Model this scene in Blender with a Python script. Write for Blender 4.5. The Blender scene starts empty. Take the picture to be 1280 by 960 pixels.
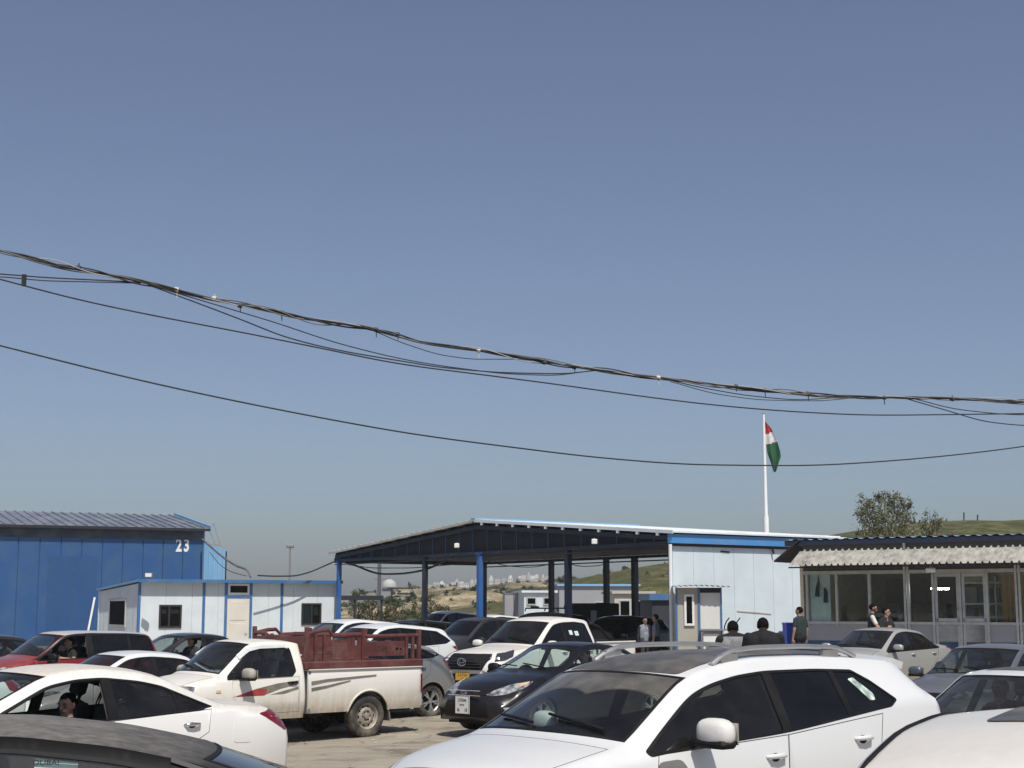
import bpy, math, random
import numpy as np
from mathutils import Vector, Matrix
from mathutils.geometry import delaunay_2d_cdt
from mathutils.bvhtree import BVHTree

random.seed(7); RNG = np.random.default_rng(11)
S = bpy.context.scene
COL = S.collection
PI = math.pi

# ------------------------------------------------------------------ camera, sky, sun, exposure
FPX, HORIZON, CAMH = 1900.0, 760.0, 2.05
PITCH = math.atan2(HORIZON - 480.0, FPX)
cam_d = bpy.data.cameras.new("camera"); cam = bpy.data.objects.new("camera", cam_d); COL.objects.link(cam)
cam_d.sensor_width = 36.0; cam_d.lens = FPX / 1280.0 * 36.0
cam_d.clip_start = 0.1; cam_d.clip_end = 6000.0
cam.location = (0, 0, CAMH); cam.rotation_euler = (PI / 2 + PITCH, 0, 0)
S.camera = cam

SUN = Vector((0.22, -0.72, 1.22)).normalized()
SUN_EL = math.asin(SUN.z); SUN_AZ = math.atan2(SUN.x, SUN.y)
world = bpy.data.worlds.new("World"); S.world = world; world.use_nodes = True
nt = world.node_tree; bg = nt.nodes["Background"]
sky = nt.nodes.new("ShaderNodeTexSky"); sky.sky_type = 'NISHITA'; sky.sun_disc = False
sky.sun_elevation = SUN_EL; sky.sun_rotation = SUN_AZ
sky.altitude = 400; sky.air_density = 1.0; sky.dust_density = 2.0; sky.ozone_density = 6.0
hs = nt.nodes.new("ShaderNodeHueSaturation"); hs.inputs["Saturation"].default_value = .81; hs.inputs["Hue"].default_value = .506
nt.links.new(sky.outputs[0], hs.inputs["Color"]); nt.links.new(hs.outputs[0], bg.inputs[0]); bg.inputs[1].default_value = 0.090

sd = bpy.data.lights.new("sun", 'SUN'); sd.energy = 4.4; sd.angle = math.radians(0.53); sd.color = (1.0, 0.955, 0.88)
so = bpy.data.objects.new("sun", sd); COL.objects.link(so)
so.rotation_euler = (-SUN).to_track_quat('-Z', 'Y').to_euler()
S.view_settings.view_transform = 'Standard'; S.view_settings.look = 'None'
S.view_settings.exposure = 0.0; S.view_settings.gamma = 1.0; S.view_settings.use_curve_mapping = False
S.cycles.max_bounces = 8; S.cycles.transparent_max_bounces = 24

# ------------------------------------------------------------------ helpers
def ground_z(x, y):
    """gentle undulation of the lot"""
    z = -0.16 * math.exp(-(((x + 4.0) ** 2 + (y - 26.5) ** 2) / 18.0))
    z += 0.07 * math.exp(-(((x - 1.2) ** 2 + (y - 11.4) ** 2) / 12.0))
    z += 0.12 * math.exp(-(((x - 8.9) ** 2 + (y - 37.2) ** 2) / 16.0))
    return z

def at(px, py, D):
    """world point seen at pixel (1280x960 frame) at world depth Y = D"""
    u = (px - 640.0) / FPX; v = (480.0 - py) / FPX
    c, s = math.cos(PITCH), math.sin(PITCH)
    d = Vector((u, c - v * s, s + v * c))
    k = D / d.y
    return Vector((d.x * k, D, CAMH + d.z * k))

def ray_t(px, P, d):
    """distance along horizontal direction d from P to the vertical plane through column px"""
    r = (px - 640.0) / FPX
    return (r * P[1] - P[0]) / (d[0] - r * d[1])

def tag(o, label=None, cat=None, group=None, kind=None):
    if label: o["label"] = label
    if cat: o["category"] = cat
    if group: o["group"] = group
    if kind: o["kind"] = kind
    return o

def thing(name, label, cat, loc=(0, 0, 0), rz=0.0, group=None):
    o = bpy.data.objects.new(name, None); COL.objects.link(o)
    o.empty_display_size = 0.2
    o.location = loc; o.rotation_euler = (0, 0, rz)
    return tag(o, label, cat, group)

def link(name, me, parent=None):
    o = bpy.data.objects.new(name, me); COL.objects.link(o)
    if parent is not None: o.parent = parent
    return o

def mk(name, V, F, mats, parent=None, mi=None, smooth=True, normals=None, sharp=None):
    me = bpy.data.meshes.new(name)
    me.from_pydata([tuple(map(float, v)) for v in V], [], [tuple(map(int, f)) for f in F])
    if not isinstance(mats, (list, tuple)): mats = [mats]
    for m in mats: me.materials.append(m)
    if mi is not None: me.polygons.foreach_set("material_index", list(map(int, mi)))
    me.polygons.foreach_set("use_smooth", [bool(smooth)] * len(me.polygons))
    me.update()
    if normals is not None:
        me.normals_split_custom_set_from_vertices([tuple(map(float, n)) for n in normals])
    elif smooth and sharp:
        me.set_sharp_from_angle(angle=math.radians(sharp))
    return link(name, me, parent)

class MB:
    def __init__(s): s.v = []; s.f = []; s.m = []
    def add(s, V, F, mi=0, M=None):
        b = len(s.v)
        for p in V:
            p = Vector(p)
            s.v.append(tuple(M @ p) if M is not None else tuple(p))
        for q in F: s.f.append(tuple(i + b for i in q)); s.m.append(mi)
        return s
    def box(s, x0, x1, y0, y1, z0, z1, mi=0, M=None, bev=0.0):
        if bev <= 0:
            V = [(x, y, z) for x in (x0, x1) for y in (y0, y1) for z in (z0, z1)]
            F = [(0, 1, 3, 2), (4, 6, 7, 5), (0, 4, 5, 1), (2, 3, 7, 6), (0, 2, 6, 4), (1, 5, 7, 3)]
            return s.add(V, F, mi, M)
        b = min(bev, (x1 - x0) * .49, (y1 - y0) * .49, (z1 - z0) * .49)
        V = []; ix = {}
        for sx in (0, 1):
            for sy in (0, 1):
                for sz in (0, 1):
                    c = ((x0, x1)[sx], (y0, y1)[sy], (z0, z1)[sz]); g = (1 - 2 * sx, 1 - 2 * sy, 1 - 2 * sz)
                    for a in range(3):
                        p = [c[i] + (g[i] * b if i != a else 0) for i in range(3)]
                        ix[(sx, sy, sz, a)] = len(V); V.append(tuple(p))
        F = []
        for a in range(3):
            o = [i for i in range(3) if i != a]
            for sd_ in (0, 1):
                q = []
                for (p, r) in ((0, 0), (1, 0), (1, 1), (0, 1)):
                    k = [0, 0, 0]; k[a] = sd_; k[o[0]] = p; k[o[1]] = r; q.append(ix[(*k, a)])
                F.append(tuple(q))
        for a in range(3):
            o = [i for i in range(3) if i != a]
            for p in (0, 1):
                for r in (0, 1):
                    k0 = [0, 0, 0]; k0[o[0]] = p; k0[o[1]] = r; k1 = list(k0); k1[a] = 1
                    F.append((ix[(*k0, o[0])], ix[(*k0, o[1])], ix[(*k1, o[1])], ix[(*k1, o[0])]))
        for sx in (0, 1):
            for sy in (0, 1):
                for sz in (0, 1): F.append(tuple(ix[(sx, sy, sz, a)] for a in range(3)))
        return s.add(V, F, mi, M)
    def tube(s, pts, r, n=8, mi=0, cap=True, flat=1.0, M=None):
        P = [Vector(p) for p in pts]; N = len(P)
        R = r if isinstance(r, (list, tuple)) else [r] * N
        V = []; up = None
        for i in range(N):
            t = (P[min(i + 1, N - 1)] - P[max(i - 1, 0)]).normalized()
            if up is None:
                up = Vector((0, 0, 1)) if abs(t.z) < .9 else Vector((1, 0, 0))
            a = t.cross(up).normalized(); b = a.cross(t).normalized(); up = b
            for k in range(n):
                w = 2 * PI * k / n
                V.append(P[i] + a * (math.cos(w) * R[i]) + b * (math.sin(w) * R[i] * flat))
        F = [(i * n + k, i * n + (k + 1) % n, (i + 1) * n + (k + 1) % n, (i + 1) * n + k) for i in range(N - 1) for k in range(n)]
        if cap: F.append(tuple(reversed(range(n)))); F.append(tuple((N - 1) * n + k for k in range(n)))
        return s.add(V, F, mi, M)
    def bar(s, p, q, w, h=None, mi=0, M=None):
        h = h or w; p = Vector(p); q = Vector(q); t = (q - p).normalized()
        up = Vector((0, 0, 1)) if abs(t.z) < .95 else Vector((0, 1, 0))
        a = t.cross(up).normalized() * (w / 2); b = a.cross(t).normalized() * (h / 2)
        V = [p - a - b, p + a - b, p + a + b, p - a + b, q - a - b, q + a - b, q + a + b, q - a + b]
        return s.add(V, [(0, 3, 2, 1), (4, 5, 6, 7), (0, 1, 5, 4), (1, 2, 6, 5), (2, 3, 7, 6), (3, 0, 4, 7)], mi, M)
    def lathe(s, prof, n=32, mi=0, M=None, closed=False):
        """prof: (radius, y) revolved about the Y axis"""
        V = []; K = len(prof)
        for k in range(n):
            w = 2 * PI * k / n
            for (r, y) in prof: V.append((r * math.cos(w), y, r * math.sin(w)))
        F = []
        for k in range(n):
            k2 = (k + 1) % n
            for j in range(K - 1): F.append((k * K + j, k * K + j + 1, k2 * K + j + 1, k2 * K + j))
        return s.add(V, F, mi, M)
    def prism(s, poly, y0, y1, mi=0, M=None):
        """poly in (x,z) extruded along y"""
        n = len(poly)
        V = [(x, y0, z) for x, z in poly] + [(x, y1, z) for x, z in poly]
        F = [tuple(range(n)), tuple(reversed(range(n, 2 * n)))] + [(i, i + n, (i + 1) % n + n, (i + 1) % n) for i in range(n)]
        return s.add(V, F, mi, M)
    def ell(s, c, r, n=14, m=10, mi=0, M=None, e=1.0):
        V = []; c = Vector(c)
        pw = lambda t: math.copysign(abs(t) ** e, t)
        for j in range(m + 1):
            a = -PI / 2 + PI * j / m
            for k in range(n):
                b = 2 * PI * k / n
                V.append(c + Vector((r[0] * pw(math.cos(a)) * pw(math.cos(b)), r[1] * pw(math.cos(a)) * pw(math.sin(b)), r[2] * pw(math.sin(a)))))
        F = [(j * n + k, j * n + (k + 1) % n, (j + 1) * n + (k + 1) % n, (j + 1) * n + k) for j in range(m) for k in range(n)]
        return s.add(V, F, mi, M)
    def build(s, name, mats, parent=None, smooth=False, sharp=35):
        return mk(name, s.v, s.f, mats, parent, s.m, smooth, None, sharp)

def text_mesh(name, txt, size, mat, parent, M, ext=0.002, sx=1.0, off=0.0):
    cu = bpy.data.curves.new(name, 'FONT'); cu.body = txt; cu.size = size; cu.extrude = ext
    cu.offset = off; cu.align_x = 'CENTER'; cu.align_y = 'CENTER'
    tmp = bpy.data.objects.new(name, cu); COL.objects.link(tmp)
    dg = bpy.context.evaluated_depsgraph_get()
    me = bpy.data.meshes.new_from_object(tmp.evaluated_get(dg))
    bpy.data.objects.remove(tmp); bpy.data.curves.remove(cu)
    me.materials.clear(); me.materials.append(mat)
    me.transform(M @ Matrix.Diagonal((sx, 1, 1, 1)))
    return link(name, me, parent)

# ------------------------------------------------------------------ materials
def newmat(name):
    m = bpy.data.materials.new(name); m.use_nodes = True
    return m, m.node_tree, m.node_tree.nodes["Principled BSDF"]

def simple(name, c, rough=.6, metal=0.0, var=.12, scale=6.0, bump=0.0, spec=.5, dirt=None, dirt_amt=.0, dscale=1.5, coat=0.0):
    """base colour broken up by noise, optional dirt blotches"""
    m, t, p = newmat(name)
    N = t.nodes; L = t.links
    tc = N.new("ShaderNodeTexCoord")
    n1 = N.new("ShaderNodeTexNoise"); n1.inputs["Scale"].default_value = scale; n1.inputs["Detail"].default_value = 6
    L.new(tc.outputs["Object"], n1.inputs["Vector"])
    r = N.new("ShaderNodeValToRGB")
    r.color_ramp.elements[0].position = .3; r.color_ramp.elements[1].position = .7
    r.color_ramp.elements[0].color = (*[x * (1 - var) for x in c], 1); r.color_ramp.elements[1].color = (*[min(1, x * (1 + var)) for x in c], 1)
    L.new(n1.outputs["Fac"], r.inputs[0]); out = r.outputs[0]
    if dirt:
        n2 = N.new("ShaderNodeTexNoise"); n2.inputs["Scale"].default_value = dscale; n2.inputs["Detail"].default_value = 8; n2.inputs["Roughness"].default_value = .65
        L.new(tc.outputs["Object"], n2.inputs["Vector"])
        r2 = N.new("ShaderNodeValToRGB"); r2.color_ramp.elements[0].position = .45; r2.color_ramp.elements[1].position = .75
        r2.color_ramp.elements[1].color = (dirt_amt,) * 3 + (1,)
        L.new(n2.outputs["Fac"], r2.inputs[0])
        mx = N.new("ShaderNodeMixRGB"); mx.inputs[2].default_value = (*dirt, 1)
        L.new(r2.outputs[0], mx.inputs[0]); L.new(out, mx.inputs[1]); out = mx.outputs[0]
    L.new(out, p.inputs["Base Color"])
    p.inputs["Roughness"].default_value = rough; p.inputs["Metallic"].default_value = metal
    p.inputs["Specular IOR Level"].default_value = spec
    p.inputs["Coat Weight"].default_value = coat; p.inputs["Coat Roughness"].default_value = .08
    if bump:
        b = N.new("ShaderNodeBump"); b.inputs["Strength"].default_value = bump; b.inputs["Distance"].default_value = .02
        n3 = N.new("ShaderNodeTexNoise"); n3.inputs["Scale"].default_value = scale * 4; n3.inputs["Detail"].default_value = 5
        L.new(tc.outputs["Object"], n3.inputs["Vector"]); L.new(n3.outputs["Fac"], b.inputs["Height"]); L.new(b.outputs[0], p.inputs["Normal"])
    return m

DUST = (.42, .34, .24)
def paint(name, c, rough=.32, dust_top=.35, dust_low=.3, coat=.6, metal=0.0, spec=.5, n0=.45, dustc=None):
    """car paint with settled dust on upward faces and road dust near the sills"""
    m, t, p = newmat(name); N = t.nodes; L = t.links
    tc = N.new("ShaderNodeTexCoord"); ge = N.new("ShaderNodeNewGeometry")
    sp = N.new("ShaderNodeSeparateXYZ"); L.new(ge.outputs["Normal"], sp.inputs[0])
    mr = N.new("ShaderNodeMapRange"); mr.inputs[1].default_value = n0; mr.inputs[2].default_value = 1.0; mr.inputs[4].default_value = dust_top
    L.new(sp.outputs["Z"], mr.inputs[0])
    so_ = N.new("ShaderNodeSeparateXYZ"); L.new(tc.outputs["Object"], so_.inputs[0])
    ml = N.new("ShaderNodeMapRange"); ml.inputs[1].default_value = .95; ml.inputs[2].default_value = .3; ml.inputs[4].default_value = dust_low
    L.new(so_.outputs["Z"], ml.inputs[0])
    ad = N.new("ShaderNodeMath"); ad.operation = 'ADD'; L.new(mr.outputs[0], ad.inputs[0]); L.new(ml.outputs[0], ad.inputs[1])
    n = N.new("ShaderNodeTexNoise"); n.inputs["Scale"].default_value = 3.0; n.inputs["Detail"].default_value = 9; n.inputs["Roughness"].default_value = .7
    L.new(tc.outputs["Object"], n.inputs["Vector"])
    mp_ = N.new("ShaderNodeMapping"); mp_.inputs["Scale"].default_value = (14, 14, 1.6); L.new(tc.outputs["Object"], mp_.inputs[0])
    n_2 = N.new("ShaderNodeTexNoise"); n_2.inputs["Scale"].default_value = 1.5; n_2.inputs["Detail"].default_value = 7; L.new(mp_.outputs[0], n_2.inputs["Vector"])
    av = N.new("ShaderNodeMath"); av.operation = 'MULTIPLY_ADD'; av.inputs[1].default_value = .55; L.new(n_2.outputs["Fac"], av.inputs[0])
    hf = N.new("ShaderNodeMath"); hf.operation = 'MULTIPLY'; hf.inputs[1].default_value = .5; L.new(n.outputs["Fac"], hf.inputs[0]); L.new(hf.outputs[0], av.inputs[2])
    class _O: outputs = {"Fac": av.outputs[0]}
    n = _O
    mn = N.new("ShaderNodeMapRange"); mn.inputs[1].default_value = .3; mn.inputs[2].default_value = .7; mn.inputs[3].default_value = .35; mn.inputs[4].default_value = 1.3
    L.new(n.outputs["Fac"], mn.inputs[0])
    mu = N.new("ShaderNodeMath"); mu.operation = 'MULTIPLY'; mu.use_clamp = True; L.new(ad.outputs[0], mu.inputs[0]); L.new(mn.outputs[0], mu.inputs[1])
    mx = N.new("ShaderNodeMixRGB"); mx.inputs[1].default_value = (*c, 1); mx.inputs[2].default_value = (*(dustc or DUST), 1)
    L.new(mu.outputs[0], mx.inputs[0]); L.new(mx.outputs[0], p.inputs["Base Color"])
    ro = N.new("ShaderNodeMapRange"); ro.inputs[3].default_value = rough; ro.inputs[4].default_value = .75; L.new(mu.outputs[0], ro.inputs[0])
    L.new(ro.outputs[0], p.inputs["Roughness"])
    iv = N.new("ShaderNodeMapRange"); iv.inputs[3].default_value = coat; iv.inputs[4].default_value = 0.0; L.new(mu.outputs[0], iv.inputs[0])
    L.new(iv.outputs[0], p.inputs["Coat Weight"]); p.inputs["Coat Roughness"].default_value = .06
    p.inputs["Metallic"].default_value = metal; p.inputs["Specular IOR Level"].default_value = spec
    return m

def glass(name, tint=(.55, .62, .62), dust=.05, refl=1.0, dustc=(.5, .46, .4), clear_line=None):
    m, t, p = newmat(name); N = t.nodes; L = t.links
    N.remove(p); out = N["Material Output"]
    tr = N.new("ShaderNodeBsdfTransparent"); tr.inputs[0].default_value = (*tint, 1)
    gl = N.new("ShaderNodeBsdfGlossy"); gl.inputs["Roughness"].default_value = .03; gl.inputs[0].default_value = (refl, refl, refl, 1)
    lw = N.new("ShaderNodeLayerWeight"); lw.inputs[0].default_value = .5
    pw = N.new("ShaderNodeMath"); pw.operation = 'POWER'; pw.inputs[1].default_value = 5.0; L.new(lw.outputs["Facing"], pw.inputs[0])
    fr = N.new("ShaderNodeMapRange"); fr.inputs[3].default_value = .045 * min(1, refl * 1.2); fr.inputs[4].default_value = min(1, refl); L.new(pw.outputs[0], fr.inputs[0])
    m1 = N.new("ShaderNodeMixShader"); L.new(fr.outputs[0], m1.inputs[0]); L.new(tr.outputs[0], m1.inputs[1]); L.new(gl.outputs[0], m1.inputs[2])
    df = N.new("ShaderNodeBsdfDiffuse"); df.inputs[0].default_value = (*dustc, 1)
    tc = N.new("ShaderNodeTexCoord"); n = N.new("ShaderNodeTexNoise"); n.inputs["Scale"].default_value = 5.0; n.inputs["Detail"].default_value = 8
    L.new(tc.outputs["Object"], n.inputs["Vector"])
    mr = N.new("ShaderNodeMapRange"); mr.inputs[1].default_value = .3; mr.inputs[2].default_value = .75; mr.inputs[3].default_value = dust * .5; mr.inputs[4].default_value = dust * 1.6
    L.new(n.outputs["Fac"], mr.inputs[0])
    m2 = N.new("ShaderNodeMixShader"); L.new(mr.outputs[0], m2.inputs[0]); L.new(m1.outputs[0], m2.inputs[1]); L.new(df.outputs[0], m2.inputs[2])
    L.new(m2.outputs[0], out.inputs[0])
    return m

M_ = {}
M_['black'] = simple('black trim', (.008, .008, .009), .6, spec=.2, var=.2, dirt=DUST, dirt_amt=.03, dscale=4)
M_['rubber'] = simple('tyre rubber', (.035, .033, .031), .85, var=.25, dirt=DUST, dirt_amt=.45, dscale=5)
M_['under'] = simple('underbody', (.012, .011, .01), .9)
M_['lining'] = simple('headlining', (.05, .048, .046), .9)
M_['seat'] = simple('seat cloth', (.035, .035, .037), .85)
M_['seat_tan'] = simple('tan seat cloth', (.22, .19, .15), .85)
M_['dash'] = simple('dashboard plastic', (.03, .03, .032), .6)
M_['alloy'] = simple('alloy metal', (.5, .5, .5), .35, .85, dirt=DUST, dirt_amt=.4, dscale=6)
M_['steelrim'] = simple('painted steel rim', (.33, .30, .26), .55, .3, dirt=DUST, dirt_amt=.6, dscale=7)
M_['chrome'] = simple('chrome', (.7, .7, .7), .12, 1.0, var=.03)
M_['grey_plastic'] = simple('weathered grey plastic', (.16, .155, .15), .6)
M_['silver_rail'] = simple('brushed silver rail', (.45, .45, .44), .38, .8, dirt=DUST, dirt_amt=.3)
def lamp_mat():
    m, t, p = newmat('headlamp reflector'); N = t.nodes; L = t.links
    tc = N.new("ShaderNodeTexCoord"); v = N.new("ShaderNodeTexVoronoi"); v.inputs["Scale"].default_value = 9.0; L.new(tc.outputs["Object"], v.inputs["Vector"])
    r = N.new("ShaderNodeValToRGB"); r.color_ramp.elements[0].position = .25; r.color_ramp.elements[0].color = (.75, .75, .72, 1); r.color_ramp.elements[1].position = .75; r.color_ramp.elements[1].color = (.14, .14, .14, 1)
    L.new(v.outputs["Distance"], r.inputs[0]); L.new(r.outputs[0], p.inputs["Base Color"]); p.inputs["Metallic"].default_value = .5; p.inputs["Roughness"].default_value = .18; p.inputs["Coat Weight"].default_value = .8; p.inputs["Coat Roughness"].default_value = .04
    b = N.new("ShaderNodeBump"); b.inputs["Distance"].default_value = .03; L.new(v.outputs["Distance"], b.inputs["Height"]); L.new(b.outputs[0], p.inputs["Normal"])
    return m
M_['lamp'] = lamp_mat()
M_['lampdark'] = simple('headlamp inner bezel', (.05, .05, .055), .2, .3, var=.3, scale=20)
M_['amber'] = simple('amber lens', (.62, .42, .24), .2, var=.2, scale=30)
M_['red'] = simple('red tail lens', (.17, .005, .010), .15, var=.3, scale=25, coat=.6)
M_['plate_white'] = simple('white number plate', (.72, .72, .7), .45, dirt=DUST, dirt_amt=.3, dscale=12)
M_['plate_yellow'] = simple('yellow number plate', (.62, .38, .05), .45, dirt=DUST, dirt_amt=.3, dscale=12)
M_['ink'] = simple('dark lettering', (.02, .02, .022), .6)
M_['glass'] = glass('clear car glass', (.80, .90, .87), .012)
M_['glass_dusty'] = glass('dusty car glass', (.74, .82, .80), .022)
M_['glass_tint'] = glass('tinted car glass', (.22, .235, .235), .018)
M_['glass_mid'] = glass('half tinted car glass', (.42, .47, .46), .014)
M_['glass_dark'] = glass('dark tinted car glass', (.07, .072, .075), .010)
M_['sticker'] = simple('paper sticker', (.55, .66, .62), .6, var=.1, scale=20)
M_['sticker2'] = simple('green and white sticker', (.45, .55, .5), .4, var=.7, scale=14)

def swept_glass(name, tint, dust, arcs):
    """windscreen with a dust film except in the arcs the wipers keep clear; arcs: (x, y, z, radius) in car space"""
    m = glass(name, tint, dust); t = m.node_tree; N = t.nodes; L = t.links
    mr = [n for n in N if n.type == 'MAP_RANGE'][-1]; m2 = mr.outputs[0].links[0].to_node
    tc = [n for n in N if n.type == 'TEX_COORD'][0]; cur = None
    for (x, y, z, r) in arcs:
        d = N.new("ShaderNodeVectorMath"); d.operation = 'DISTANCE'; d.inputs[1].default_value = (x, y, z); L.new(tc.outputs["Object"], d.inputs[0])
        q = N.new("ShaderNodeMapRange"); q.inputs[1].default_value = r - .012; q.inputs[2].default_value = r + .012; L.new(d.outputs["Value"], q.inputs[0])
        if cur is None: cur = q.outputs[0]
        else:
            k = N.new("ShaderNodeMath"); k.operation = 'MULTIPLY'; L.new(cur, k.inputs[0]); L.new(q.outputs[0], k.inputs[1]); cur = k.outputs[0]
    b = N.new("ShaderNodeMapRange"); b.inputs[3].default_value = .10; b.inputs[4].default_value = 1.0; L.new(cur, b.inputs[0])
    k = N.new("ShaderNodeMath"); k.operation = 'MULTIPLY'; L.new(mr.outputs[0], k.inputs[0]); L.new(b.outputs[0], k.inputs[1]); L.new(k.outputs[0], m2.inputs[0])
    return m

# ------------------------------------------------------------------ car surfaces
def pchip_rows(zk, yk, z):
    """vectorised monotone cubic, zk/yk shape (K,N), z shape (N)"""
    K = zk.shape[0]
    h = np.diff(zk, axis=0); dl = np.diff(yk, axis=0) / h
    d = np.zeros_like(yk)
    for i in range(1, K - 1):
        s = dl[i - 1] * dl[i] > 0
        w1 = 2 * h[i] + h[i - 1]; w2 = h[i] + 2 * h[i - 1]
        with np.errstate(divide='ignore', invalid='ignore'):
            v = (w1 + w2) / (w1 / dl[i - 1] + w2 / dl[i])
        d[i] = np.where(s, v, 0)
    d[0] = dl[0]; d[-1] = dl[-1]
    out = np.array(yk[0]); zc = np.clip(z, zk[0], zk[-1])
    for i in range(K - 1):
        msk = (zc >= zk[i]) & (zc <= zk[i + 1])
        t = (zc - zk[i]) / h[i]
        a = (1 + 2 * t) * (1 - t) ** 2; b = t * (1 - t) ** 2; c = t * t * (3 - 2 * t); e = t * t * (t - 1)
        out = np.where(msk, a * yk[i] + b * h[i] * d[i] + c * yk[i + 1] + e * h[i] * d[i + 1], out)
    return out

class Curve1:
    def __init__(s, pts, sm=.07):
        pts = sorted(pts); xs = np.array([p[0] for p in pts]); zs = np.array([p[1] for p in pts])
        s.x = np.arange(xs[0] - 1, xs[-1] + 1, .01)
        z = np.interp(s.x, xs, zs)
        l = s.x < xs[0]; z[l] = zs[0] + (s.x[l] - xs[0]) * ((zs[1] - zs[0]) / (xs[1] - xs[0]))
        r = s.x > xs[-1]; z[r] = zs[-1] + (s.x[r] - xs[-1]) * max(-.35, (zs[-1] - zs[-2]) / (xs[-1] - xs[-2]))
        k = np.exp(-.5 * (np.arange(-40, 41) * .01 / sm) ** 2); k /= k.sum()
        zp = np.pad(z, 40, mode='reflect', reflect_type='odd')
        s.z = np.convolve(zp, k, 'valid')
    def __call__(s, x): return np.interp(x, s.x, s.z)

def in_poly(P, poly):
    x, y = P[:, 0], P[:, 1]; inside = np.zeros(len(P), bool)
    n = len(poly); j = n - 1
    for i in range(n):
        xi, yi = poly[i]; xj, yj = poly[j]
        if yi != yj:
            c = ((yi > y) != (yj > y)) & (x < (xj - xi) * (y - yi) / (yj - yi) + xi)
            inside ^= c
        j = i
    return inside

def area(p): return .5 * sum(p[i - 1][0] * p[i][1] - p[i][0] * p[i - 1][1] for i in range(len(p)))

def inset(poly, d):
    p = [Vector(q) for q in poly]
    if area(poly) < 0: p = p[::-1]
    n = len(p); out = []
    for i in range(n):
        a, b, c = p[i - 1], p[i], p[(i + 1) % n]
        e1 = (b - a); e2 = (c - b)
        if e1.length < 1e-6 or e2.length < 1e-6: continue
        e1.normalize(); e2.normalize()
        n1 = Vector((-e1.y, e1.x)); n2 = Vector((-e2.y, e2.x))
        m = n1 + n2
        if m.length < 1e-4: continue
        m.normalize(); k = d / max(.45, m.dot(n1))
        out.append(tuple(b + m * k))
    return out

def clip_x(poly, lo, hi):
    def half(poly, x0, sgn):
        out = []
        for i in range(len(poly)):
            a, b = poly[i - 1], poly[i]
            ia, ib = sgn * (a[0] - x0) >= 0, sgn * (b[0] - x0) >= 0
            if ia != ib:
                t = (x0 - a[0]) / (b[0] - a[0]); out.append((x0, a[1] + t * (b[1] - a[1])))
            if ib: out.append(b)
        return out
    p = half(poly, lo, 1)
    return half(p, hi, -1) if len(p) > 2 else []

def round_poly(poly, r, n=4):
    out = []; m = len(poly)
    for i in range(m):
        a, b, c = Vector(poly[i - 1]), Vector(poly[i]), Vector(poly[(i + 1) % m])
        u = a - b; v = c - b; rr = min(r, u.length * .45, v.length * .45)
        if rr < 1e-4: out.append(tuple(b)); continue
        p = b + u.normalized() * rr; q = b + v.normalized() * rr
        for k in range(n + 1):
            t = k / n; out.append(tuple(p * (1 - t) ** 2 + b * (2 * t * (1 - t)) + q * t * t))
    return out

def cdt(loops, pts):
    V = []; E = []
    for lp in loops:
        b = len(V); V += [Vector((float(p[0]), float(p[1]))) for p in lp]
        E += [(b + i, b + (i + 1) % len(lp)) for i in range(len(lp))]
    V += [Vector((float(p[0]), float(p[1]))) for p in pts]
    r = delaunay_2d_cdt(V, E, [], 0, 1e-5)
    P = np.array([tuple(v) for v in r[0]]).reshape(-1, 2); T = np.array([tuple(t) for t in r[2]], int).reshape(-1, 3)
    return P, T

class Panel:
    """triangulated piece of skin with analytic normals and one class per triangle"""
    def __init__(s, P3, N3, T, cls): s.P = P3; s.N = N3; s.T = T; s.c = cls

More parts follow.
